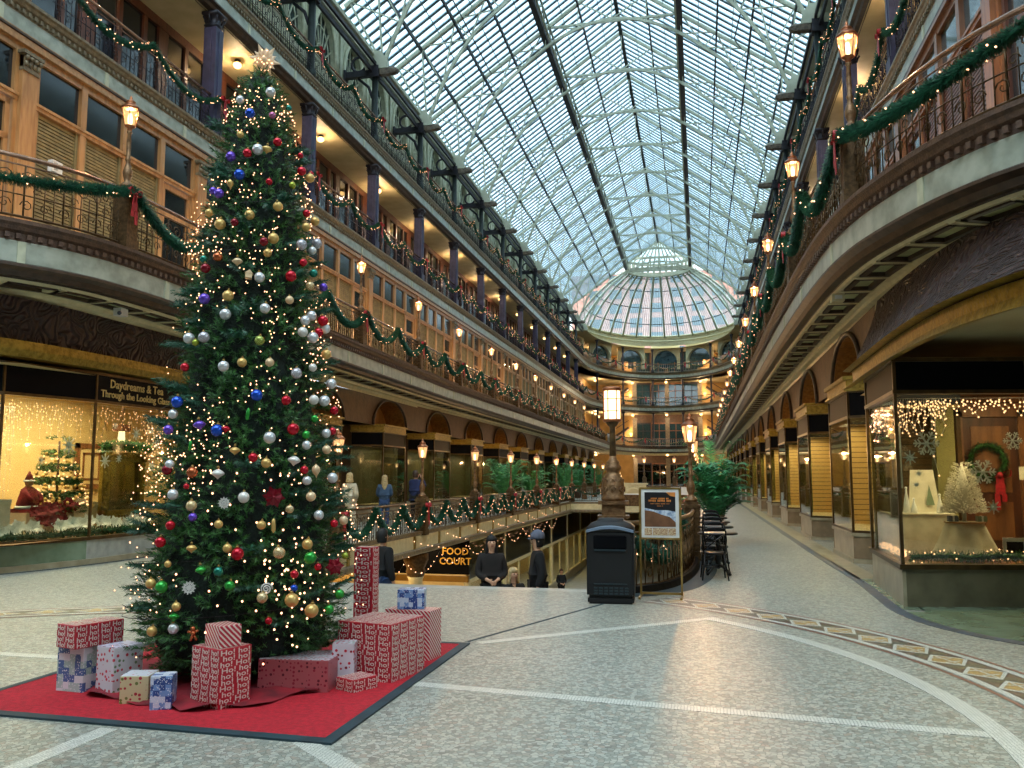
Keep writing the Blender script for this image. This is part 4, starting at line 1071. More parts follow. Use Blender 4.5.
# first gallery: swags hang between the lamps
for side in ('left', 'right'):
    s = side_s(side); proto = None; grp = 'garlands on the first gallery rail'
    for k in range(-2, 12):
        y0 = LY(k - 1); y1 = y0 + 6.12
        if y1 > YE: break
        lab = 'lit evergreen garland swagged on the first gallery rail, ' + bay_of(side, k + 2)
        if k < 4:
            a, c = near(E2, side, y0), near(E2, side, y1)
            if k == -2: c += .85 if side == 'left' else -.85; a = c - 5.0 if side == 'left' else c + 4.6
            if k == -1: a += .85 if side == 'left' else -.85
            lo, hi = min(a, c), max(a, c); n = 1 if k == -2 else 2
            f, b = bay_garland('g', hi - lo, 1.02, n, .62 if n == 2 else .42, .11 if k < 0 else .105, 1700 if k < 1 else 1100, 100 + k, 44, E2, lo, .2, Z2)
            garland_obj(f, b, lab, grp)
        else:
            if proto is None:
                f, b = bay_garland('g', 6.12, 1.02, 2, .62, .1, 420, 5, 50); proto = garland_obj(f, b, lab, grp); proto.location = (AX + s * 5.98, y0, Z2)
            else: dup(proto, (AX + s * 5.98, y0, Z2), label=lab)
    for k in range(-2, 12):
        y = LY(k) if k > -2 else LY(k) + .85
        if y > YE: break
        p, d = E2.at(near(E2, side, y)); bow(p.x - s * .14, y - .12, Z2 + .95, -s, 'red bow on the first gallery rail under the lamp, ' + bay_of(side, k + 2), 'bows on the first gallery rail')
# second and top galleries: swags hang between the columns
for lv, zz, h in ((3, Z3, 1.1), (4, Z4, 1.2)):
    nm = LV[lv][0]; protos = []
    for side in ('left', 'right'):
        s = side_s(side); grp = 'garlands on the %s gallery rail' % nm; first = -1 if lv == 3 else 0
        for k in range(first, 13):
            y0 = PY(k)
            if y0 + 6 > YE: break
            lab = 'lit evergreen garland swagged on the %s gallery rail, ' % nm + bay_of(side, k - first); x = AX + s * 8.72
            if len(protos) < 2: f, b = bay_garland('g', 6.173, h - .05, 2, .55, .095, 800, 9 + len(protos) + lv, 64); o = garland_obj(f, b, lab, grp); o.location = (x, y0, zz); protos.append(o)
            else: dup(protos[k % 2], (x, y0, zz), label=lab, group=grp)
            if k > first or lv == 4: bow(AX + s * 8.62, y0 + .05, zz + h - .12, -s, 'red ribbon bow on the %s gallery rail at the column, ' % nm + bay_of(side, k - first if lv == 4 else k - first - 1), 'bows on the %s gallery rail' % nm)
# far galleries
for lv in (2, 3, 4):
    nm, path, z, h = LV[lv]; a = path.s_at_y(YE); c = path.s_at_y(YE, 1); n = 7 if lv > 2 else 5; W = (c - a) / n
    for i in range(n):
        f, b = bay_garland('g', W, h, 1, .6, .11, 260, 40 + i + lv, 34, path, a + W * i, .25, z)
        garland_obj(f, b, 'lit garland swag on the far curved %s gallery rail, %s from the tree side' % (nm, ORD[i]), 'garlands on the far rails')
        if i: p, d = path.at(a + W * i); o = bow(p.x + d.y * .25, p.y - d.x * .25, z + h, 1, 'red bow on the far curved rail of the %s gallery, %s from the tree side' % (nm, ORD[i-1]), 'bows on the far rails'); o.rotation_euler = (0, 0, -pi/2); o.scale = (1.2,) * 3
# stair-well railing garlands: two deep swags a bay
gw = bay_garland('g', 6.12, .93, 3, .6, .1, 1300, 77, 80); pw = garland_obj(*gw, '', 'garlands on the stair-well railing')
for i, (x, k) in enumerate([(WXL + .1, k) for k in range(-1, 5)] + [(WXR - .08, k) for k in range(-1, 4)]):
    side = 'left' if x < -3 else 'right'; lab = 'lit evergreen garland on the stair-well railing, ' + bay_of(side, k + 1); z = wz(LY(k)) if side == 'left' else 0
    if i == 0: pw['label'] = lab; pw.location = (x, LY(k), z)
    else: dup(pw, (x, LY(k), z), label=lab)
    bow(x + (.1 if side == 'left' else -.1), LY(k) - .15, z + .86, 1 if side == 'left' else -1, 'red bow on the stair-well railing, ' + bay_of(side, k + 1), 'bows on the stair-well railing')
f, b = bay_garland('g', rr_.L - .3, .93, 2, .5, .13, 1300, 78, 40, rr_, .15, .2, 0); garland_obj(f, b, 'lit garland on the curved railing behind the framed poster stand', 'garlands on the stair-well railing')
f, b = bay_garland('g', br.L, 1.0, 3, .5, .13, 500, 79, 40, br, 0, -.1, 0); garland_obj(f, b, 'lit garland on the railing across the far end of the stair well', 'garlands on the stair-well railing')
bow(-.42, 16.0, .85, -1, 'red bow on the curved stair-well railing below the street lantern by the tables', 'bows on the stair-well railing')
# fairy lights strung under the left walkway
rnd = random.Random(3); b = MB(); w = MB(); o = thing('string_lights', 'warm fairy lights looped along the edge above the lower shop fronts', 'string lights', (0, 0, 0))
for i in range(9):
    y = 20 + i * 3.3; pts = swag_pts((WXL - .1, y, -.75), (WXL - .1, y + 3.3, -.75), .5); w.tube(pts, .006, 3)
    bb, _ = bulb_mb(pts, rnd, .018, .01, 9); b.add(bb.v, bb.f)
    pts = swag_pts((WXL + .05, y, -.05 + wz(y)), (WXL + .05, y + 3.3, -.5 + wz(y)), .05); bb, _ = bulb_mb(pts, rnd, .018, .01, 6); b.add(bb.v, bb.f)
w.build('wire', 'iron_black', o); b.build('light_bulbs', 'fairy', o)['kind'] = 'stuff'

# lamp posts ------------------------------------------------------
def lantern(o, z, sc=.86, bulb='glow_lantern', metal='copper'):
    f = MB(); n = 6
    def ring(r, zz, w): f.lathe([(r + w, zz - w), (r + w, zz + w)], n, (0, 0, z))
    f.lathe([(.02*sc, -.12*sc), (.05*sc, -.1*sc), (.05*sc, -.05*sc), (.11*sc, -.02*sc), (.12*sc, .0)], n, (0, 0, z))
    f.lathe([(.185*sc, .36*sc), (.2*sc, .385*sc), (.15*sc, .43*sc), (.11*sc, .46*sc), (.1*sc, .5*sc), (.11*sc, .51*sc), (.05*sc, .56*sc), (.03*sc, .58*sc), (.035*sc, .6*sc), (.01*sc, .66*sc)], n, (0, 0, z))
    for k in range(n):
        a = 2 * pi * k / n; f.tube([(cos(a)*.115*sc, sin(a)*.115*sc, z), (cos(a)*.175*sc, sin(a)*.175*sc, z + .37*sc)], .009*sc, 4)
    lf = f.build('lantern_frame', metal, o)
    g = MB(); vs = []
    for r, zz in ((.108*sc, z + .005), (.168*sc, z + .365*sc)):
        for k in range(n): a = 2 * pi * k / n; vs.append((r*cos(a), r*sin(a), zz))
    g.add(vs, [(k, (k+1) % n, n + (k+1) % n, n + k) for k in range(n)]); g.build('lantern_glass', 'lantern_pane', o)
    b = MB(); b.lathe([(.02*sc, .02*sc), (.045*sc, .07*sc), (.05*sc, .16*sc), (.03*sc, .26*sc)], 8, (0, 0, z)); b.build('lamp_bulb', 'bulb_core', lf)
mm = bpy.data.materials.new('lantern_pane'); mm.use_nodes = True; t = NT(mm); M['lantern_pane'] = mm; t.n.remove(t.n['Principled BSDF'])
tr = t.new('ShaderNodeBsdfTransparent'); tr.inputs[0].default_value = lin('ffe9c8'); e = t.new('ShaderNodeEmission'); e.inputs[0].default_value = lin('ffc888'); e.inputs[1].default_value = .9
mx = t.new('ShaderNodeMixShader'); mx.inputs[0].default_value = .6; t.link(tr.outputs[0], mx.inputs[1]); t.link(e.outputs[0], mx.inputs[2]); t.link(mx.outputs[0], t.n['Material Output'].inputs[0])
def lamp_post(kind, newel=1.12):
    o = thing(kind, '', 'lamp post')
    b = MB(); b.box(-.15, .15, -.15, .15, 0, newel - .1); b.box(-.17, .17, -.17, .17, 0, .18); b.box(-.18, .18, -.18, .18, newel - .12, newel - .06); b.box(-.14, .14, -.14, .14, newel - .06, newel); b.build('newel', 'bronze', o)
    p = MB(); p.lathe([(.12, newel), (.12, newel + .05), (.07, newel + .09), (.05, newel + .14), (.08, newel + .22), (.085, newel + .3), (.045, newel + .42), (.035, newel + .48), (.055, newel + .52), (.035, newel + .56), (.04, newel + .75), (.03, newel + 1.0), (.05, newel + 1.03), (.03, newel + 1.06)], 12); p.build('pole', 'bronze_light', o)
    lantern(o, 2.27 if newel < 1.2 else 2.27); return o
lamp = lamp_post('lantern_post'); lamp['group'] = 'lantern posts on the first gallery rail'; first = True
LIGHTS = []
for side in ('left', 'right'):
    s = side_s(side)
    for k in range(-2, 12):
        y = LY(k)
        if y > YE: break
        if k == -2: y += .85
        p, d = E2.at(near(E2, side, y)); pos = (p.x - d.y * .12, p.y + d.x * .12, Z2)
        lab = 'brass lantern post on the first gallery rail, ' + bay_of(side, k + 2)
        if first: lamp.location = pos; lamp['label'] = lab; first = False
        else: dup(lamp, pos, label=lab)
        if k < 6: LIGHTS.append((pos[0], pos[1], pos[2] + 2.53, 150))
for side, x in (('left', WXL), ('right', WXR)):
    for k in range(-1, 9):
        y = LY(k)
        if y > WYF + 30: break
        xx = x - (.05 if side == 'left' else -.05)
        if side == 'right' and k == -1: y = 17.2; xx = WXR + .05
        dup(lamp, (xx, y, wz(y) if side == 'left' else 0), label='brass lantern post on the stair-well railing, ' + bay_of(side, k + 1), group='lantern posts on the stair-well railing')
        if k < 5: LIGHTS.append((xx, y, 2.53, 130 if k >= 0 else 90))
for i, X in enumerate((-5.66, -2.56)): dup(lamp, (X, 92, 0), label='lantern post on the floor before the far doors, %s one' % ('tree-side' if i == 0 else 'shop-side'), group='lantern posts before the far doors', scale=1.35)

# great pedestal lamp at the head of the stair
o = thing('pedestal_lamp', 'tall bronze pedestal lamp with a cylindrical glowing lantern behind the black bin', 'lamp', (-1.24, 12.75, 0), .1)
b = MB(); b.box(-.24, .24, -.24, .24, 0, .12); b.box(-.19, .19, -.19, .19, .12, 1.0); b.box(-.23, .23, -.23, .23, 1.0, 1.04); b.box(-.22, .22, -.22, .22, 1.2, 1.25); b.box(-.17, .17, -.17, .17, 1.04, 1.2)
for a in range(4):
    for k in range(3): M4 = Matrix.Rotation(a * pi/2, 4, 'Z'); q = M4 @ Vector((.19, (k - 1) * .1, .72)); b.ball(q, .04, 8)
b.build('pedestal', 'bronze_light', o)
b = MB(); b.lathe([(.17, 1.25), (.18, 1.29), (.155, 1.33), (.165, 1.44), (.155, 1.53), (.115, 1.63), (.09, 1.68), (.12, 1.71), (.12, 1.75), (.09, 1.78), (.1, 1.81), (.06, 1.85), (.045, 1.92)], 16)
for k in range(8):
    a = 2*pi*k/8; b.tube(spiral((cos(a) * .165, sin(a) * .165, 1.41), .045, Vector((-sin(a), cos(a), 0)), 8, 0, 1.2), .012, 4); b.tube(spiral((cos(a) * .15, sin(a) * .15, 1.55), .03, Vector((-sin(a), cos(a), 0)), 8, 0, 1.2, -1), .01, 4)
b.build('vase_base', 'bronze_light', o)
b = MB(); b.lathe([(.05, 1.9), (.042, 2.3), (.045, 2.33), (.07, 2.35), (.12, 2.42)], 12); b.build('pole', 'bronze', o)
b = MB(); b.lathe([(.125, 2.4), (.14, 2.42), (.14, 2.44), (.12, 2.445)], 16); b.lathe([(.12, 2.86), (.14, 2.87), (.145, 2.9), (.1, 2.92)], 16)
for k in range(6): a = 2*pi*k/6; b.tube([(cos(a)*.125, sin(a)*.125, 2.42), (cos(a)*.125, sin(a)*.125, 2.88)], .008, 4)
for z in (2.56, 2.74): b.tube([(cos(2*pi*k/18)*.126, sin(2*pi*k/18)*.126, z) for k in range(18)], .006, 4, closed=True)
b.build('lantern_frame', 'copper', o)
b = MB(); b.lathe([(.115, 2.44), (.115, 2.87)], 20); b.build('lantern_glass', 'drum_glow', o)

# ================================================================ Christmas tree
TX, TY = -3.68, 6.6
TR = [(.12, .8), (.25, .98), (.6, .96), (1.0, .92), (1.4, .87), (1.8, .8), (2.25, .73), (2.65, .68), (3.1, .61), (3.5, .55), (4.0, .46), (4.45, .36), (4.8, .27), (5.0, .17), (5.15, .04)]
def tr_r(z):
    if z <= TR[0][0]: return TR[0][1]
    for (a, r0), (b, r1) in zip(TR, TR[1:]):
        if z <= b: return r0 + (r1 - r0) * (z - a) / (b - a)
    return .03
tree = thing('christmas_tree', 'tall full evergreen Christmas tree covered in baubles standing on the red carpet', 'Christmas tree', (TX, TY, 0))
rnd = random.Random(21)
b = MB(); b.lathe([(.11, 0.0), (.09, .4), (.05, 3), (.015, 5.1)], 10); b.build('trunk', 'mahogany', tree)
f = MB()
def spray(mb, base, d, L, rnd, nn=16, w=.0045, nl=.055):
    """a twig with needles down both sides and round it"""
    d = d.normalized(); side = d.cross(Vector((0, 0, 1))).normalized(); up = side.cross(d)
    tip = base + d * L + Vector((0, 0, .02 * L)); o = len(mb.v)
    vs = []; fs = []
    vs += [base - side * .006, base + side * .006, tip]; fs.append((0, 1, 2))
    for i in range(nn):
        t = .12 + .88 * (i / nn); p = base.lerp(tip, t); a = rnd.uniform(0, 2*pi)
        v = (side * cos(a) + up * sin(a)) * .85 + d * .75; v.normalize(); l = nl * rnd.uniform(.75, 1.2) * (1 - .35 * t)
        q = v.cross(d).normalized() * w; k = len(vs); vs += [p - q, p + q, p + v * l]; fs.append((k, k+1, k+2))
    mb.add(vs, fs)
nsp = 7600
for i in range(nsp):
    z = 5.1 * (1 - sqrt(rnd.random())) * .98 + .1 if rnd.random() < .75 else rnd.uniform(.1, 5.1)
    a = rnd.random() * 2 * pi; r = tr_r(z)
    lump = 1 + .09 * sin(3 * a + z * 5.1) + .07 * sin(7 * a - z * 9.3)
    rr = (r * .92 - .09) * lump * rnd.uniform(.6, .9) if r > .08 else r * .5
    base = Vector((cos(a) * rr, sin(a) * rr, z + rnd.uniform(-.04, .04)))
    if base.z < .3: base.x *= .88; base.y *= .88
    d = Vector((cos(a + rnd.uniform(-.7, .7)), sin(a + rnd.uniform(-.7, .7)), rnd.uniform(-.25, .75) if z > .6 else rnd.uniform(-.1, .3)))
    spray(f, base, d, rnd.uniform(.1, .17) * (1 if r > .2 else .75), rnd, 20)
f.build('foliage', 'needles', tree)
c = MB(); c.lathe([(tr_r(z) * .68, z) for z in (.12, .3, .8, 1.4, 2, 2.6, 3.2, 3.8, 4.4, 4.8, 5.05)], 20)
M4 = None; mat('needle_core_shade', '10241c', .95, c2='0a1813', scale=12, bump=1); c.build('inner_shade_core', 'needle_core_shade', tree)  # solid cone added to block the view; inner shade is in its dark colour
# larger boughs that break the outline
f = MB()
for i in range(120):
    z = .5 + 4.3 * (1 - sqrt(rnd.random())); a = rnd.random() * 2 * pi; r = tr_r(z); L = rnd.uniform(.1, .17) * (.5 + .5 * r)
    base = Vector((cos(a) * r * .76, sin(a) * r * .76, z)); d = Vector((cos(a), sin(a), rnd.uniform(-.05, .45)))
    for j in range(7):
        t = j / 7; p = base + d * L * t
        for sg in (-1, 1): spray(f, p, d + Vector((-d.y, d.x, .1)) * sg * .8, .13, rnd, 14)
    spray(f, base + d * L * .8, d, .14, rnd, 16)
f.build('boughs', 'needles_blue', tree)
# star
st = thing('tree_star', 'many-pointed white lit star on top of the Christmas tree', 'star', (-3.65, TY, 5.235))
b = MB(); rnd = random.Random(5)
cam_d = Vector((3.65, -6.6, -3.6)).normalized(); ux = cam_d.cross(Vector((0, 0, 1))).normalized(); uz = ux.cross(cam_d)
n = 12; b.ball((0, 0, 0), .045, 8)
for i in range(n * 2):
    lay = i % 2; an = 2 * pi * i / (n * 2) + .1; L = .145 if i % 4 == 0 else (.11 if lay == 0 else .09)
    v = (ux * cos(an) + uz * sin(an)) * 1.0 + cam_d * (.25 if lay else -.05); v.normalize(); s1 = v.cross(cam_d).normalized() * .036; s2 = cam_d * .02; ctr = v * .03
    tip = v * L; b.add([ctr + s1, ctr + s2, ctr - s1, ctr - s2, tip], [(0,1,4), (1,2,4), (2,3,4), (3,0,4)])
b.build('star_body', 'star_white', st)
b = MB()
for i in range(20): an = rnd.random()*2*pi; rr = rnd.uniform(.02, .09); b.ball((ux*cos(an) + uz*sin(an)) * rr + cam_d * .035, .006, 5)
b.build('light_bulbs', 'fairy', st)
# string of tree lights: the largest bulbs as parts, the rest as one
rnd = random.Random(31); sl = thing('tree_light_string', 'strings of warm white fairy lights wound through the Christmas tree', 'string lights', (TX, TY, 0))
bm = MB(); bm.ball((0, 0, 0), .0085, 6); bulb_me = bm.mesh('bulb', 'fairy'); pts = []
clusters = [(-1.06 + rnd.uniform(-1.15, 1.15), rnd.uniform(.3, 4.8) if _ % 3 else rnd.uniform(1.2, 3.6)) for _ in range(48)]
for i in range(1050):
    if i % 4: ca, cz = clusters[i % 48]; a = ca + rnd.gauss(0, .17); z = cz + rnd.gauss(0, .13)
    else: a = rnd.uniform(0, 2 * pi); z = .2 + 4.8 * (1 - sqrt(rnd.random()))
    z = max(.18, min(5.0, z)); r = tr_r(z) * rnd.uniform(.93, 1.06); pts.append(Vector((cos(a) * r, sin(a) * r, z)))
front = sorted(pts, key=lambda p: p.y * .87 - p.x * .49)
for p in front[:100]: link('bulb', bulb_me, sl, p)
keep = set(id(p) for p in front[:100]); b = MB()
for p in pts:
    if id(p) not in keep: b.add([p + Vector(q) * .0066 for q in ((1,0,0),(-1,0,0),(0,1,0),(0,-1,0),(0,0,1),(0,0,-1))], [(0,2,4),(2,1,4),(1,3,4),(3,0,4),(2,0,5),(1,2,5),(3,1,5),(0,3,5)])
b.build('bulbs', 'fairy', sl)['kind'] = 'stuff'
b = MB()
for k in range(12):
    z0 = .3 + k * .4; b.tube([Vector((cos(a) * tr_r(z0 + a * .06) * .95, sin(a) * tr_r(z0 + a * .06) * .95, z0 + a * .06)) for a in [2*pi*i/26 for i in range(27)]], .003, 3)
b.build('wire', 'iron_black', sl)
# baubles
for nm, c, r_, m_ in (('silver', 'd2d6da', .28, .5), ('red', 'b8142a', .16, .45), ('darkred', '7c0f20', .2, .4), ('blue', '1f4fc0', .16, .5), ('gold', 'd2ae68', .35, .5), ('purple', '6a4cc0', .18, .5), ('teal', '1f7a68', .18, .5), ('green', '2f9a3c', .18, .45), ('lime', '9aa83a', .22, .5), ('white', 'd8d6d0', .3, .15), ('copper', 'b8643c', .22, .7), ('pink', 'b86a9a', .25, .4), ('palegold', 'dcc098', .4, .3)):
    mat('bauble_' + nm, c, r_, m_, scale=8, c2=c)
def stripes(name, a, b_):
    m = bpy.data.materials.new(name); m.use_nodes = True; t = NT(m); p = t.n['Principled BSDF']; M[name] = m
    tc = t.new('ShaderNodeTexCoord'); w = t.new('ShaderNodeTexWave', i_Scale=14.0); w.bands_direction = 'Z'; t.link(tc.outputs['Object'], w.inputs[0])
    t.link(t.mix(t.math('GREATER_THAN', w.outputs[0], .5), lin(a), lin(b_)), p.inputs['Base Color']); p.inputs['Roughness'].default_value = .25; p.inputs['Metallic'].default_value = .4
stripes('bauble_stripe', 'd8d8dc', '8a8a9a'); stripes('bauble_goldstripe', 'e0d2b0', 'b08a3c'); stripes('bauble_greenstripe', 'c8d070', '5a7a28')
BN = {}
WORD = {'silver': 'silver', 'red': 'red', 'darkred': 'dark red', 'blue': 'blue', 'gold': 'gold', 'purple': 'purple', 'teal': 'teal', 'green': 'green', 'lime': 'lime green', 'white': 'white', 'copper': 'copper', 'pink': 'pink', 'palegold': 'pale gold', 'stripe': 'silver striped', 'goldstripe': 'gold striped', 'greenstripe': 'green striped'}
def bauble_me(kind, shape):
    k = (kind, shape)
    if k in BN: return BN[k]
    b = MB(); r = 1.0
    if shape == 'ball': b.ball((0, 0, 0), 1, 14)
    elif shape == 'drop': b.lathe([(.05, -1.8), (.25, -1.2), (.7, -.6), (.95, 0), (.8, .6), (.4, 1.0), (.1, 1.3)], 12)
    elif shape == 'oval': b.lathe([(.05, -.9), (.3, -.6), (1.0, -.1), (1.05, .15), (.7, .5), (.2, .75)], 12)
    elif shape == 'long': b.lathe([(.05, -1.8), (.45, -1.2), (.5, 0), (.4, 1), (.1, 1.4)], 10)
    elif shape == 'house': b.box(-.8, .8, -.8, .8, -.8, .4); b.prism([(-1, .4), (1, .4), (0, 1.3)], -.9, .9, M4=Matrix(((1,0,0,0),(0,0,1,0),(0,1,0,0),(0,0,0,1))))
    elif shape == 'flake':
        for i in range(6):
            a = pi * i / 6; v = Vector((cos(a), 0, sin(a))); b.beam(v * -1.2, v * 1.2, .18, .18)
            for s in (-1, 1):
                for q in (-1, 1): b.beam(v * s * .6, v * s * .9 + Vector((-v.z, 0, v.x)) * .35 * q, .12, .12)
    elif shape == 'poin':
        for lay in range(2):
            for i in range(6):
                a = pi * i / 3 + lay * .5; v = Vector((cos(a), 0, sin(a))); w = Vector((-v.z, 0, v.x)) * .38; y = -.15 * lay
                b.add([(0, y - .1, 0), tuple(v * .55 + w + Vector((0, y - .05, 0))), tuple(v * (1.15 - .3*lay) + Vector((0, y + .1, 0))), tuple(v * .55 - w + Vector((0, y - .05, 0)))], [(0, 1, 2, 3)])
                b.add([(0, y + .1, 0), tuple(v * .55 + w + Vector((0, y + .05, 0))), tuple(v * (1.15 - .3*lay) + Vector((0, y + .14, 0))), tuple(v * .55 - w + Vector((0, y + .05, 0)))], [(3, 2, 1, 0)])
        b.ball((0, -.3, 0), .16, 6)
    elif shape == 'spiral': b.tube([(cos(t * .5) * (1 - t / 34), 0, sin(t * .5) * (1 - t / 34)) for t in range(32)], .13, 5)
    elif shape == 'ginger':
        b.ball((0, 0, .8), .45, 8); b.lathe([(.3, -.5), (.45, 0), (.35, .4)], 8); 
        for s in (-1, 1): b.tube([(0, 0, .2), (s * .9, 0, .45)], .2, 6); b.tube([(s*.15, 0, -.4), (s * .5, 0, -1.2)], .24, 6)
    cap = MB(); cap.lathe([(.24, .95), (.24, 1.2), (.1, 1.25)], 8); cap.tube([(.0 + .12 * cos(t * pi / 4), 0, 1.32 + .12 * sin(t * pi / 4)) for t in range(8)], .03, 4, closed=True)
    me = b.mesh('bauble', 'bauble_' + kind), (cap.mesh('cap', 'brass') if shape in ('ball', 'drop', 'oval') else None); BN[k] = me; return me
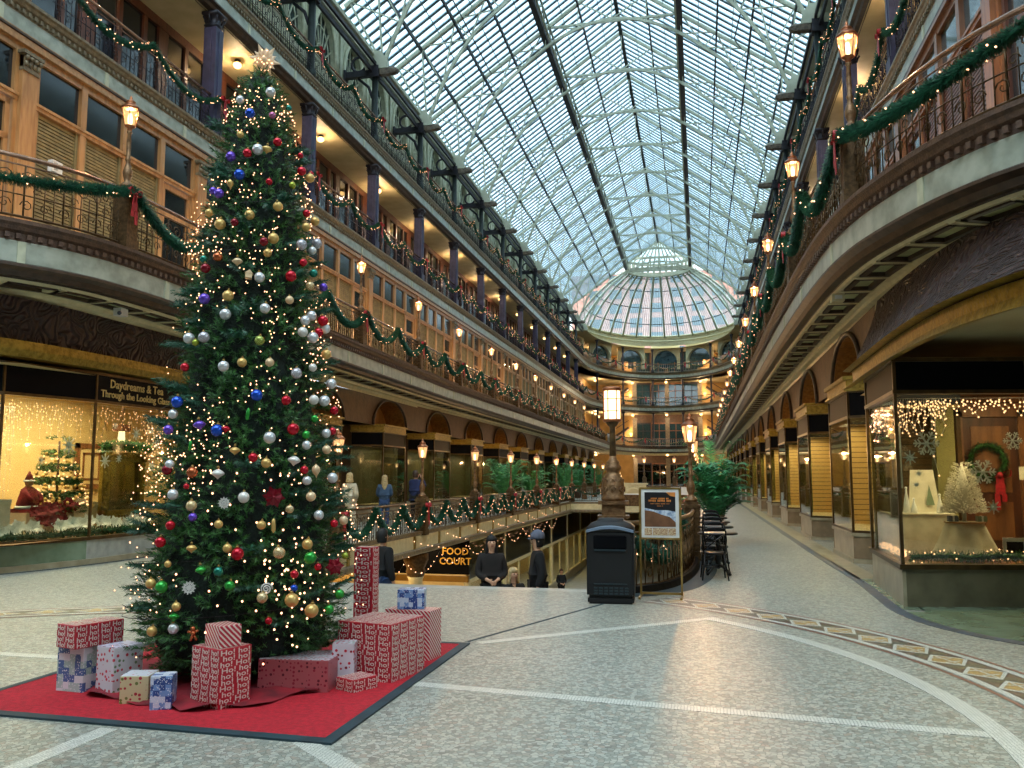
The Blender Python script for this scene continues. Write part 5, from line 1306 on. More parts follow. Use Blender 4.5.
BAUBLES = [(-3.48, 6.41, 4.84, 'silver', 'ball', 0.042), (-3.69, 6.29, 4.74, 'silver', 'ball', 0.034), (-3.58, 6.26, 4.60, 'blue', 'ball', 0.041), (-3.43, 6.36, 4.61, 'pink', 'ball', 0.029), (-3.37, 6.53, 4.74, 'teal', 'ball', 0.026), (-3.62, 6.19, 4.39, 'gold', 'ball', 0.029), (-3.36, 6.33, 4.36, 'red', 'ball', 0.037), (-3.54, 6.17, 4.22, 'red', 'ball', 0.037), (-3.47, 6.21, 4.26, 'silver', 'ball', 0.045), (-3.41, 6.25, 4.27, 'gold', 'oval', 0.041), (-3.67, 6.14, 4.19, 'purple', 'ball', 0.041), (-3.25, 6.53, 4.31, 'red', 'ball', 0.025), (-3.57, 6.11, 4.02, 'blue', 'ball', 0.044), (-3.22, 6.50, 4.16, 'red', 'ball', 0.038), (-3.20, 6.62, 4.14, 'gold', 'ball', 0.039), (-3.26, 6.76, 4.23, 'red', 'ball', 0.026), (-3.63, 6.08, 3.94, 'gold', 'drop', 0.028), (-3.78, 6.08, 3.89, 'purple', 'ball', 0.032), (-3.72, 6.07, 3.86, 'purple', 'ball', 0.040), (-3.36, 6.21, 3.98, 'red', 'ball', 0.028), (-3.23, 6.36, 3.99, 'lime', 'ball', 0.029), (-3.28, 6.22, 3.77, 'gold', 'ball', 0.040), (-3.79, 6.05, 3.70, 'gold', 'ball', 0.032), (-3.67, 6.02, 3.59, 'gold', 'ball', 0.044), (-3.45, 6.08, 3.67, 'gold', 'ball', 0.040), (-3.55, 6.03, 3.60, 'darkred', 'ball', 0.032), (-3.15, 6.47, 3.78, 'red', 'ball', 0.033), (-3.12, 6.57, 3.74, 'gold', 'ball', 0.038), (-3.13, 6.43, 3.65, 'gold', 'ball', 0.037), (-3.33, 6.10, 3.45, 'darkred', 'ball', 0.036), (-3.28, 6.16, 3.49, 'gold', 'ball', 0.044), (-3.13, 6.35, 3.48, 'stripe', 'ball', 0.045), (-3.09, 6.55, 3.54, 'stripe', 'ball', 0.044), (-3.09, 6.47, 3.46, 'silver', 'ball', 0.033), (-3.30, 6.11, 3.36, 'gold', 'ball', 0.034), (-3.65, 5.97, 3.31, 'copper', 'ball', 0.037), (-3.49, 5.99, 3.27, 'palegold', 'oval', 0.039), (-3.77, 5.97, 3.30, 'teal', 'ball', 0.031), (-3.74, 5.95, 3.22, 'darkred', 'ball', 0.039), (-3.33, 6.05, 3.15, 'silver', 'ball', 0.041), (-3.40, 6.01, 3.16, 'palegold', 'house', 0.031), (-3.15, 6.22, 3.19, 'red', 'ball', 0.045), (-3.11, 6.35, 3.33, 'red', 'ball', 0.033), (-3.06, 6.44, 3.26, 'teal', 'ball', 0.035), (-3.03, 6.57, 3.17, 'purple', 'ball', 0.035), (-3.06, 6.38, 3.14, 'goldstripe', 'ball', 0.037), (-3.72, 5.92, 2.97, 'purple', 'ball', 0.044), (-3.53, 5.94, 2.99, 'gold', 'ball', 0.043), (-3.14, 6.19, 2.99, 'palegold', 'ball', 0.033), (-3.27, 6.04, 2.90, 'silver', 'ball', 0.040), (-3.53, 5.91, 2.84, 'silver', 'ball', 0.043), (-3.03, 6.36, 2.89, 'silver', 'ball', 0.040), (-3.05, 6.29, 2.84, 'silver', 'ball', 0.040), (-2.99, 6.49, 2.87, 'red', 'ball', 0.044), (-2.98, 6.52, 2.81, 'silver', 'ball', 0.040), (-2.99, 6.41, 2.76, 'red', 'ball', 0.040), (-3.05, 6.25, 2.74, 'white', 'ball', 0.040), (-3.01, 6.35, 2.71, 'silver', 'ball', 0.045), (-3.82, 5.89, 2.66, 'silver', 'ball', 0.043), (-3.68, 5.87, 2.66, 'stripe', 'ball', 0.043), (-3.75, 5.87, 2.62, 'lime', 'ball', 0.027), (-3.28, 5.99, 2.64, 'greenstripe', 'ball', 0.038), (-3.50, 5.86, 2.43, 'silver', 'ball', 0.042), (-3.37, 5.90, 2.46, 'gold', 'ball', 0.036), (-3.20, 6.01, 2.47, 'palegold', 'ball', 0.034), (-3.82, 5.85, 2.43, 'red', 'ball', 0.034), (-3.05, 6.16, 2.40, 'stripe', 'ball', 0.043), (-2.98, 6.30, 2.46, 'white', 'ball', 0.032), (-2.95, 6.48, 2.59, 'gold', 'ball', 0.041), (-2.91, 6.50, 2.35, 'silver', 'ball', 0.042), (-2.91, 6.38, 2.20, 'silver', 'ball', 0.044), (-2.95, 6.27, 2.20, 'white', 'ball', 0.039), (-3.25, 5.92, 2.21, 'blue', 'ball', 0.045), (-3.84, 5.80, 2.16, 'blue', 'ball', 0.045), (-3.08, 6.06, 2.18, 'red', 'ball', 0.038), (-2.87, 6.48, 2.13, 'red', 'ball', 0.035), (-3.87, 5.80, 2.07, 'silver', 'ball', 0.036), (-3.62, 5.76, 1.98, 'purple', 'oval', 0.045), (-3.89, 5.78, 1.95, 'purple', 'ball', 0.038), (-3.48, 5.77, 1.94, 'blue', 'ball', 0.046), (-3.42, 5.79, 1.95, 'red', 'oval', 0.033), (-3.02, 6.07, 1.96, 'red', 'ball', 0.046), (-2.93, 6.25, 2.05, 'green', 'ball', 0.030), (-3.14, 5.93, 1.89, 'silver', 'ball', 0.045), (-2.95, 6.15, 1.92, 'green', 'ball', 0.033), (-2.87, 6.34, 1.94, 'silver', 'ball', 0.036), (-2.85, 6.41, 1.96, 'red', 'ball', 0.032), (-3.29, 5.87, 2.07, 'green', 'long', 0.030), (-3.67, 5.73, 1.83, 'green', 'long', 0.026), (-3.34, 5.79, 1.79, 'gold', 'oval', 0.037), (-3.22, 5.84, 1.74, 'red', 'ball', 0.035), (-3.84, 5.71, 1.65, 'darkred', 'ball', 0.039), (-3.82, 5.71, 1.69, 'silver', 'ball', 0.034), (-3.62, 5.69, 1.63, 'copper', 'ball', 0.041), (-3.43, 5.72, 1.62, 'white', 'oval', 0.044), (-3.65, 5.67, 1.53, 'red', 'ball', 0.022), (-3.75, 5.66, 1.47, 'silver', 'ball', 0.039), (-3.24, 5.76, 1.45, 'white', 'ball', 0.041), (-3.36, 5.70, 1.41, 'white', 'flake', 0.036), (-3.59, 5.65, 1.39, 'goldstripe', 'ball', 0.040), (-3.57, 5.64, 1.31, 'purple', 'ball', 0.031), (-3.74, 5.63, 1.25, 'red', 'ball', 0.035), (-3.38, 5.67, 1.26, 'gold', 'ball', 0.031), (-3.14, 5.89, 1.70, 'gold', 'ball', 0.037), (-2.94, 6.14, 1.84, 'silver', 'ball', 0.035), (-2.99, 6.04, 1.72, 'white', 'oval', 0.045), (-2.93, 6.09, 1.65, 'red', 'ball', 0.033), (-2.88, 6.19, 1.65, 'palegold', 'drop', 0.035), (-2.81, 6.34, 1.59, 'silver', 'ball', 0.041), (-2.85, 6.31, 1.81, 'palegold', 'ball', 0.035), (-2.91, 6.10, 1.57, 'silver', 'ball', 0.035), (-2.88, 6.11, 1.45, 'palegold', 'ball', 0.038), (-2.97, 5.95, 1.36, 'goldstripe', 'ball', 0.031), (-2.83, 6.15, 1.31, 'silver', 'ball', 0.038), (-2.76, 6.28, 1.24, 'red', 'ball', 0.031), (-2.73, 6.39, 1.26, 'palegold', 'ball', 0.035), (-3.07, 5.89, 1.45, 'darkred', 'poin', 0.074), (-3.12, 5.81, 1.25, 'gold', 'ball', 0.033), (-3.05, 5.86, 1.25, 'gold', 'long', 0.033), (-3.81, 5.62, 1.13, 'red', 'ball', 0.040), (-3.55, 5.61, 1.09, 'gold', 'oval', 0.036), (-3.31, 5.68, 1.09, 'gold', 'ball', 0.033), (-3.24, 5.70, 1.05, 'red', 'ball', 0.046), (-3.47, 5.61, 0.94, 'green', 'oval', 0.039), (-3.35, 5.64, 0.93, 'teal', 'ball', 0.035), (-3.75, 5.57, 0.82, 'green', 'ball', 0.045), (-3.85, 5.59, 0.84, 'gold', 'ball', 0.037), (-3.54, 5.58, 0.82, 'white', 'flake', 0.039), (-3.27, 5.66, 0.83, 'green', 'ball', 0.037), (-3.62, 5.56, 0.69, 'gold', 'ball', 0.032), (-3.70, 5.55, 0.60, 'green', 'oval', 0.039), (-3.70, 5.55, 0.52, 'silver', 'ball', 0.038), (-3.91, 5.58, 0.49, 'gold', 'ball', 0.037), (-3.53, 5.56, 0.49, 'copper', 'ginger', 0.042), (-2.86, 6.03, 1.10, 'gold', 'ball', 0.040), (-2.84, 6.04, 1.00, 'green', 'ball', 0.048), (-3.00, 5.86, 1.05, 'goldstripe', 'ball', 0.044), (-2.80, 6.09, 0.93, 'red', 'ball', 0.028), (-2.91, 5.93, 0.89, 'red', 'ball', 0.031), (-2.91, 5.93, 0.79, 'blue', 'ball', 0.028), (-3.05, 5.78, 0.80, 'white', 'spiral', 0.043), (-3.07, 5.76, 0.74, 'goldstripe', 'ball', 0.039), (-2.91, 5.90, 0.71, 'gold', 'ball', 0.051), (-2.81, 6.02, 0.62, 'gold', 'ball', 0.051), (-2.69, 6.25, 0.59, 'green', 'ball', 0.038), (-2.70, 6.27, 0.71, 'green', 'ball', 0.038), (-3.01, 5.80, 0.56, 'red', 'ball', 0.027), (-2.73, 6.24, 0.92, 'darkred', 'poin', 0.065), (-2.70, 6.36, 0.99, 'lime', 'ball', 0.027), (-3.72, 5.59, 0.98, 'gold', 'ball', 0.025)]
ZN = [(4.3, 'near the top'), (3.4, 'in the upper part'), (2.4, 'at mid height'), (1.4, 'below the middle'), (.8, 'in the lower part'), (-1, 'low down')]
seen = {}
for (x, y, z, kind, shape, r) in BAUBLES:
    if z < .62: x, y = TX + (x - TX) * .9, TY + (y - TY) * .9
    me, cap = bauble_me(kind, shape); nm = 'poinsettia' if shape == 'poin' else 'tree_ornament' if shape in ('house', 'flake', 'spiral', 'ginger') else 'bauble'
    dx = x - TX; zz = next(w for lim, w in ZN if z > lim); rr = tr_r(z); f_ = dx / max(.1, rr)
    sw = 'tea-shop edge' if f_ < -.6 else 'tea-shop side' if f_ < -.2 else 'centre' if f_ < .25 else 'stair side' if f_ < .65 else 'stair edge'
    shp = {'ball': 'round', 'drop': 'teardrop', 'oval': 'flattened', 'long': 'long', 'house': 'little house', 'flake': 'snowflake', 'poin': 'poinsettia', 'spiral': 'spiral', 'ginger': 'gingerbread-man'}[shape]
    core = '%s %s %s' % (WORD[kind], shp, 'flower' if shape == 'poin' else 'ornament' if nm == 'tree_ornament' else 'bauble')
    tail = '%s of the tree, %s' % (zz, sw); seen[core + tail] = seen.get(core + tail, 0) + 1; q = seen[core + tail]
    lab = core + ' ' + tail + ('' if q == 1 else ', %s one down' % ORD[q - 1])
    o = link(nm, me, None, (x, y, z)); o.scale = (r,) * 3; o.rotation_euler = (R.uniform(-.15, .15), R.uniform(-.15, .15), .5); tag(o, lab, 'ornament' if nm != 'poinsettia' else 'flower', 'ornaments on the Christmas tree')
    if cap: link('cap', cap, o)
# tree skirt
b = MB(); rnd = random.Random(8); K = 64; vs = [(0, 0, .06)]; fs = []
for j in range(1, 8):
    for i in range(K):
        a = 2*pi*i/K; r = (.18 * j) * (1 + .06 * sin(5 * a + 1) + .04 * sin(13 * a)); vs.append((cos(a) * r * .78, sin(a) * r * .82, .012 + abs(.045 * sin(9 * a + j * 1.3) * sin(j * 2.1 + 3 * a)) + (.0 if j < 7 else -.008)))
for i in range(K): fs.append((0, 1 + i, 1 + (i+1) % K))
for j in range(6):
    for i in range(K): a = 1 + j*K; fs.append((a + i, a + K + i, a + K + (i+1) % K, a + (i+1) % K))
b.add(vs, fs, 0, True); o = b.build('tree_skirt', 'red_cloth'); o.location = (TX, TY - .1, .014); tag(o, 'rumpled dark red cloth skirt round the foot of the Christmas tree', 'tree skirt')
# red carpet
o = thing('red_carpet', 'square red carpet with a dark edge under the tree and gifts', 'carpet', (-3.69, 6.65, 0))
b = MB(); b.add([(-1.44, -1.43, .013), (1.43, -1.56, .013), (1.43, 1.5, .013), (-1.44, 1.5, .013)], [(0, 1, 2, 3)]); b.build('pile', 'velvet', o)
b = MB(); A = [(-1.5, -1.5), (1.5, -1.64), (1.5, 1.57), (-1.5, 1.57)]; B = [(-1.43, -1.42), (1.42, -1.55), (1.42, 1.49), (-1.43, 1.49)]
for i in range(4): j = (i + 1) % 4; b.add([(*A[i], .0), (*A[j], .0), (*A[j], .014), (*A[i], .014), (*B[i], .016), (*B[j], .016)], [(0, 1, 2, 3), (3, 2, 5, 4)])
b.build('border', 'mat_edge', o)

# ================================================================ gifts
def paper(name, base, kind, c2='d8d0c4', c3=None, sc=1.0):
    m = bpy.data.materials.new(name); m.use_nodes = True; t = NT(m); p = t.n['Principled BSDF']; M[name] = m; p.inputs['Roughness'].default_value = .3
    tc = t.new('ShaderNodeTexCoord'); O = tc.outputs['Object']; sp = t.new('ShaderNodeSeparateXYZ'); t.link(O, sp.inputs[0])
    if kind == 'diag':
        v = t.math('FRACT', t.math('MULTIPLY', t.math('ADD', t.math('ADD', sp.outputs[0], sp.outputs[1]), sp.outputs[2]), 26 * sc)); col = t.mix(t.math('GREATER_THAN', v, .58), lin(base), lin(c2))
    elif kind == 'spots':
        vo = t.new('ShaderNodeTexVoronoi', i_Scale=22.0 * sc, i_Randomness=.55); t.link(O, vo.inputs['Vector'])
        s2 = t.new('ShaderNodeSeparateColor'); t.link(vo.outputs['Color'], s2.inputs[0])
        sp_c = t.mix(t.math('GREATER_THAN', s2.outputs[0], .6), lin(c2), lin(c3 or c2)); col = t.mix(t.math('LESS_THAN', vo.outputs['Distance'], .33), lin(base), sp_c)
    elif kind == 'tiles':
        vo = t.new('ShaderNodeTexVoronoi', i_Scale=15.0 * sc, i_Randomness=.12); vo.distance = 'CHEBYCHEV'; t.link(O, vo.inputs['Vector'])
        s2 = t.new('ShaderNodeSeparateColor'); t.link(vo.outputs['Color'], s2.inputs[0])
        rp = t.new('ShaderNodeValToRGB'); rp.color_ramp.interpolation = 'CONSTANT'; e = rp.color_ramp.elements; e[0].color = lin(base); e[1].position = .45; e[1].color = lin(c2); q = e.new(.75); q.color = lin(c3 or 'c0d0e8'); t.link(s2.outputs[0], rp.inputs[0])
        n = t.new('ShaderNodeTexVoronoi', i_Scale=48.0 * sc); t.link(O, n.inputs['Vector']); col = t.mix(t.math('LESS_THAN', n.outputs['Distance'], .3), rp.outputs[0], lin('e0e4ea'))
    else: col = None; p.inputs['Base Color'].default_value = lin(base)
    if col is not None: t.link(col, p.inputs['Base Color'])
paper('paper_ho', 'b3182c', 'plain'); paper('paper_diag', 'b8203a', 'diag', 'e0d8cc'); paper('paper_cherry', 'd0ccd6', 'spots', 'c01f3a', '8a1c30', 1.4); paper('paper_cherry_red', 'a85a60', 'spots', '8a1430', '5c0f22', 1.5)
paper('paper_blue', '24468a', 'tiles', '6f93c8', 'c2d0e4', 1.7); paper('paper_mint', 'a8c4c0', 'tiles', '4a6aa0', 'd8dce4', 1.3); paper('paper_holly', 'c9c096', 'spots', 'a82838', '6a7a3a', 1.3); paper('paper_snowman', 'cfd6e2', 'tiles', '2c4c94', 'd8dce6', 1.5)
paper('paper_snow_white', 'd2d4dc', 'spots', 'c23a4c', '6a8a6a', 1.3); paper('paper_lilac', 'c8c4d8', 'spots', '7a2a44', '54688a', 1.1)
def text_mesh(txt, size, name='lettering', m='paper_white', ext=.0006, font_space=1.0, align='CENTER', line=1.0, shear=0):
    cu = bpy.data.curves.new(name, 'FONT'); cu.body = txt; cu.size = size; cu.extrude = ext; cu.align_x = align; cu.align_y = 'CENTER'; cu.space_line = line; cu.resolution_u = 2; cu.shear = shear; cu.offset = size * .012
    o = bpy.data.objects.new(name, cu); COL.objects.link(o); bpy.context.view_layer.update()
    me = bpy.data.meshes.new_from_object(o.evaluated_get(bpy.context.evaluated_depsgraph_get())); me.name = name; bpy.data.objects.remove(o); bpy.data.curves.remove(cu)
    me.materials.clear(); me.materials.append(M[m]); return me
mat('paper_white', 'e6ddd2', .4); mat('gold_letter', 'c9b87a', .35, .4); mat('glow_letter', 'd0a040', .4, .3, emit='ffb040', estr=.1)
def gift(C, ux, sx, sy, h, paper_m, label, z=0, tilt=0, ho=None, lid=None, group='wrapped gifts round the tree'):
    """C floor corner nearest the camera, ux direction (deg) of the first side"""
    o = thing('gift_box', label, 'gift', (C[0], C[1], z + .001), math.radians(ux), group)
    if tilt: o.rotation_euler = (tilt, 0, math.radians(ux))
    me = bpy.data.meshes.new('box'); bm = bmesh.new(); bmesh.ops.create_cube(bm, size=1)
    for v in bm.verts: v.co = Vector(((v.co.x + .5) * sx, (v.co.y + .5) * sy, (v.co.z + .5) * h))
    bmesh.ops.bevel(bm, geom=bm.edges[:], offset=.004, segments=1, affect='EDGES'); bm.to_mesh(me); bm.free(); me.materials.append(M[paper_m]); link('wrapped_box', me, o)
    # folded flaps at one end
    f = MB(); e = .0015
    f.add([(sx + e, 0.01, .01), (sx + e, sy - .01, .01), (sx + e, sy * .5, h * .55)], [(0, 1, 2)]); f.add([(sx + e, .01, h - .01), (sx + e, sy * .5, h * .45), (sx + e, sy - .01, h - .01)], [(0, 1, 2)])
    f.build('folded_flap', paper_m, o)
    if lid: l = MB(); l.box(.002, sx - .002, .002, sy - .002, h, h + .002); l.build('top_paper', lid, o)
    if ho:
        def rows(w, hh):
            n = max(1, int(w / (ho * 2.05))); m = max(1, int(hh / (ho * .78)))
            return '\n'.join(((' ' if r % 2 else '') + ' '.join(['ho!' if (i + r) % 3 else 'Ho!' for i in range(n)])) for r in range(m))
        for nm, w, hh, mat4 in (('front', sx, h, Matrix.Translation((sx/2, -.0018, h/2)) @ Matrix.Rotation(pi/2, 4, 'X')), ('side', sy, h, Matrix.Translation((sx + .0018, sy/2, h/2)) @ Matrix.Rotation(pi/2, 4, 'Z') @ Matrix.Rotation(pi/2, 4, 'X')),
                                ('back_side', sy, h, Matrix.Translation((-.0018, sy/2, h/2)) @ Matrix.Rotation(-pi/2, 4, 'Z') @ Matrix.Rotation(pi/2, 4, 'X')), ('top', sx, sy, Matrix.Translation((sx/2, sy/2, h + .0018)))):
            me = text_mesh(rows(w, hh), ho, 'lettering', line=.78); q = link('lettering', me, o); 
            d = q.dimensions; bb = [Vector(v) for v in q.bound_box]; ww = max(v.x for v in bb) - min(v.x for v in bb); h2 = max(v.y for v in bb) - min(v.y for v in bb); cx = (max(v.x for v in bb) + min(v.x for v in bb)) / 2; cy = (max(v.y for v in bb) + min(v.y for v in bb)) / 2
            k1 = (w - .012) / max(ww, .01); k2 = (hh - .012) / max(h2, .01); q.matrix_local = mat4 @ Matrix.Diagonal((k1, k2, 1, 1)) @ Matrix.Translation((-cx, -cy, 0))
    return o
gift((-4.49, 5.75), 84, .25, .25, .335, 'paper_mint', 'tall gift in mint and blue paper carrying the long red box')
gift((-4.49, 5.745), 78, .24, .01, .37, 'paper_blue', 'x') if False else None
gift((-4.24, 5.72), 85, .27, .26, .37, 'paper_snow_white', 'tall white spotted gift beside the mint and blue one', lid='paper_lilac') if False else None
gift((-4.21, 5.71), 72, .25, .2, .35, 'paper_snow_white', 'tall white spotted gift standing right beside the mint and blue one', lid='paper_lilac')
gift((-4.02, 5.53), 14, .2, .2, .2, 'paper_holly', 'small yellow holly-print gift standing beside the little snowman gift', lid='paper_snow_white')
gift((-3.71, 5.43), 20, .145, .14, .235, 'paper_blue', 'little blue and white snowman gift at the carpet front', lid='paper_snowman')
gift((-4.5, 5.66), 72, .4, .23, .17, 'paper_ho', 'long red lettered gift lying on top of the mint and blue one', z=.337, ho=.045)
g6 = gift((-3.54, 5.65), -22, .31, .27, .41, 'paper_ho', 'tall red lettered gift with a small striped one on top', ho=.05)
gift((-3.45, 5.66), -30, .2, .17, .15, 'paper_diag', 'small white gift with red diagonal stripes on the tall red one', z=.412)
gift((-3.26, 6.08), 6, .54, .44, .24, 'paper_cherry_red', 'wide cherry-print gift with a white top leaning under the tree', lid='paper_cherry', tilt=-.04)
gift((-2.79, 6.36), 14, .17, .16, .32, 'paper_cherry', 'slim white cherry-print gift between the wide and the big red ones', lid='paper_snow_white')
gift((-2.71, 6.26), -28, .2, .24, .1, 'paper_ho', 'small flat red lettered gift before the big red one', ho=.04)
gift((-2.86, 6.62), -12, .5, .52, .45, 'paper_ho', 'biggest red lettered gift box at the corner of the carpet', ho=.052)
gift((-2.76, 7.42), -8, .44, .24, .43, 'paper_diag', 'large gift with diagonal red stripes behind the biggest red box')
gift((-2.64, 7.4), 12, .24, .18, .17, 'paper_blue', 'small blue gift on top of the striped box', z=.432)
gift((-3.24, 7.85), -8, .2, .13, .93, 'paper_ho', 'very tall narrow red lettered gift standing behind the others', ho=.05)
# ================================================================ litter bin
o = thing('litter_bin', 'black plastic litter bin with arched hood beside the framed poster', 'bin', (-1.14, 11.36, 0), .04)
def rbox(name, c, d, bev, m, parent, seg=2, rz=0):
    me = bpy.data.meshes.new(name); bm = bmesh.new(); bmesh.ops.create_cube(bm, size=1)
    for v in bm.verts: v.co = Vector((v.co.x * d[0], v.co.y * d[1], v.co.z * d[2]))
    bmesh.ops.bevel(bm, geom=bm.edges[:], offset=bev, segments=seg, affect='EDGES'); bm.to_mesh(me); bm.free(); me.materials.append(M[m])
    q = link(name, me, parent, c); q.rotation_euler = (0, 0, rz); return q
rbox('base', (0, 0, .045), (.58, .5, .09), .02, 'black_plastic', o); rbox('body', (0, 0, .5), (.6, .52, .84), .03, 'black_plastic', o)
rbox('opening', (0, -.262, .77), (.42, .03, .17), .01, 'fascia_dark', o); rbox('ledge', (0, -.275, .675), (.4, .04, .025), .008, 'bin_edge', o) if False else None
mat('bin_edge', '22333a', .4); mat('bin_hood', '6e7f92', .35)
rbox('ledge', (0, -.272, .672), (.4, .035, .022), .006, 'bin_edge', o); rbox('door_line', (0, -.264, .25), (.42, .02, .016), .004, 'bin_edge', o)
b = MB()
for r_ in range(3):
    for c_ in range(7): b.box(-.21 + c_ * .065, -.165 + c_ * .065, -.266, -.259, .12 + r_ * .035, .14 + r_ * .035)
b.build('vent_slots', 'bin_edge', o)
b = MB(); n = 10; h = [(-.3 + .6 * i / n, .92 + .05 * sin(pi * i / n)) for i in range(n + 1)]
for (x0, z0), (x1, z1) in zip(h, h[1:]): b.add([(x0, -.285, z0 - .03), (x1, -.285, z1 - .03), (x1, -.285, z1), (x0, -.285, z0), (x0, -.24, z0 + .01), (x1, -.24, z1 + .01)], [(0, 1, 2, 3), (3, 2, 5, 4)])
b.build('hood_edge', 'bin_hood', o)
b = MB(); b.lathe([(.43, .9), (.42, .95), (.36, 1.0), (.24, 1.03), (.23, 1.06), (.02, 1.07)], 4, ph=.5, sy=.86); b.build('lid', 'black_plastic', o)
rbox('latch', (.305, -.16, .72), (.015, .04, .06), .005, 'steel', o)

# framed poster on a stand
o = thing('poster_stand', 'framed food poster on a slim gold-coloured stand beside the black bin', 'sign stand', (-.53, 11.9, 0), -.02)
W = .27
b = MB()
for s in (-1, 1): b.box(s*W - .012, s*W + .012, -.012, .012, .03, 1.44); b.beam((s*W, -.28, .015), (s*W, .28, .015), .03, .03)
b.beam((-W, 0, .05), (W, 0, .05), .025, .025); b.beam((-W, .1, .03), (W, .1, .03), .02, .02); b.build('stand', 'brass', o)
b = MB(); b.box(-W, W, -.02, .02, .76, .785); b.box(-W, W, -.02, .02, 1.43, 1.455); b.box(-W, -W + .02, -.02, .02, .76, 1.45); b.box(W - .02, W, -.02, .02, .76, 1.45); b.build('frame', 'brass', o)
b = MB(); b.box(-W + .02, W - .02, -.012, .012, .785, 1.43); b.build('mount', 'white_paint', o)
mat('poster_black', '141318', .4); mat('poster_brown', '7a5236', .5, c2='5e3c24'); mat('poster_blue', '6f86a8', .5, c2='c8d2dc', scale=30); mat('poster_orange', 'd0823a', .5); mat('poster_food', '8a4a2a', .5, c2='d8c8a0', scale=60)
b = MB(); b.box(-.205, .205, -.016, -.012, .93, 1.39); p = b.build('poster', 'poster_black', o)
b = MB(); b.add([(-.205, -.0175, .93), (.205, -.0175, .93), (.205, -.0175, .99), (.13, -.0175, 1.06), (.02, -.0175, 1.09), (-.08, -.0175, 1.13), (-.205, -.0175, 1.15)], [tuple(range(7))]); b.build('printed_hill', 'poster_brown', p)
b = MB(); b.add([(-.205, -.017, 1.13), (-.05, -.017, 1.1), (.07, -.017, 1.06), (.205, -.017, .99), (.205, -.017, 1.13), (.1, -.017, 1.15), (-.06, -.017, 1.15), (-.205, -.017, 1.18)], [tuple(range(8))]); b.build('printed_sea', 'poster_blue', p)
b = MB(); b.add([(.08, -.0172, 1.39), (.205, -.0172, 1.39), (.205, -.0172, 1.33), (.14, -.0172, 1.34)], [(0, 3, 2, 1)]); b.build('printed_corner', 'poster_orange', p)
b = MB(); rnd = random.Random(4)
for zz, w, hh, n in ((1.305, .12, .022, 14), (1.275, .15, .03, 15), (1.235, .13, .01, 22), (1.205, .04, .01, 7)):
    for i in range(n):
        x = -w + 2*w * i / n; 
        if i % 6 != 5: b.box(x, x + 2*w / n * .72, -.0178, -.0165, zz - hh/2 * rnd.uniform(.6, 1), zz + hh/2, 0)
b.build('printed_title', 'poster_orange', p)
for i, x in enumerate((-.16, 0, .155)): b = MB(); b.box(x - (.05 if i != 1 else .1), x + (.05 if i != 1 else .1), -.016, -.012, .815, .91); b.build('printed_photo', 'poster_food', o)

# ================================================================ cafe tables and chairs
def bistro_table():
    o = thing('cafe_table', '', 'table', group='round cafe tables'); 
    b = MB(); b.lathe([(.31, .655), (.325, .66), (.325, .68), (.31, .69)], 32); b.build('table_top', 'black_metal', o)
    b = MB(); b.lathe([(.02, .1), (.05, .14), (.04, .2), (.06, .26), (.045, .33), (.03, .4), (.04, .5), (.03, .58), (.07, .64), (.12, .655)], 12); b.build('pedestal', 'black_metal', o)
    for k in range(4):
        a = pi/4 + k * pi/2; l = MB(); l.tube([(cos(a)*.03, sin(a)*.03, .16), (cos(a)*.12, sin(a)*.12, .13), (cos(a)*.2, sin(a)*.2, .06), (cos(a)*.26, sin(a)*.26, .02)], [.025, .022, .02, .025], 6); l.build('foot', 'black_metal', o)
    return o
def cross_chair():
    o = thing('cafe_chair', '', 'chair', group='black cross-back chairs'); H = .42   # front faces +y
    b = MB(); b.lathe([(.19, H - .03), (.205, H - .02), (.205, H), (.19, H + .01)], 20); b.build('seat', 'black_metal', o)
    for s in (-1, 1):
        l = MB(); l.tube([(s*.15, .13, H - .02), (s*.17, .16, .2), (s*.19, .2, 0)], [.017, .015, .012], 6); l.build('leg', 'black_metal', o)
        l = MB(); l.tube([(s*.14, -.14, H), (s*.17, -.18, .2), (s*.2, -.24, 0)], [.017, .015, .012], 6); l.build('leg', 'black_metal', o)
    r = MB(); r.tube([(cos(a)*.17, sin(a)*.17, .2) for a in [2*pi*i/20 for i in range(20)]], .009, 5, closed=True); r.build('leg_ring', 'black_metal', o)
    b = MB(); ar = [(-.16, -.14, H), (-.18, -.19, .62), (-.17, -.21, .76), (-.1, -.225, .8), (0, -.23, .81), (.1, -.225, .8), (.17, -.21, .76), (.18, -.19, .62), (.16, -.14, H)]
    b.tube(ar, .014, 6)
    b.tube([(-.175, -.2, .72), (0, -.21, .6), (.155, -.16, .47)], .011, 5); b.tube([(.175, -.2, .72), (0, -.205, .6), (-.155, -.16, .47)], .011, 5); b.box(-.16, .16, -.235, -.215, .755, .8)
    b.build('backrest', 'black_metal', o); return o
tb, ch = bistro_table(), cross_chair(); ft = True
for i, y in enumerate((14.75, 16.6, 18.4, 20.2)):
    x = .27; lab = 'round black cafe table on a pedestal, %s in the row going away' % ORD[i]
    if ft: tb.location = (x, y, 0); tb['label'] = lab
    else: dup(tb, (x, y, 0), .3 * i, label=lab)
    lab = 'black cross-back cafe chair with its back to the poster stand, at the %s table' % ORD[i]
    if ft: ch.location = (x - .08, y - .62, 0); ch.rotation_euler = (0, 0, .08); ch['label'] = lab; ft = False
    else: dup(ch, (x - .06, y - .62, 0), -.1 + .05 * i, label=lab)
    dup(ch, (x - .02, y + .62, 0), pi + .1, label='black cross-back cafe chair at the far side of the %s table' % ORD[i])

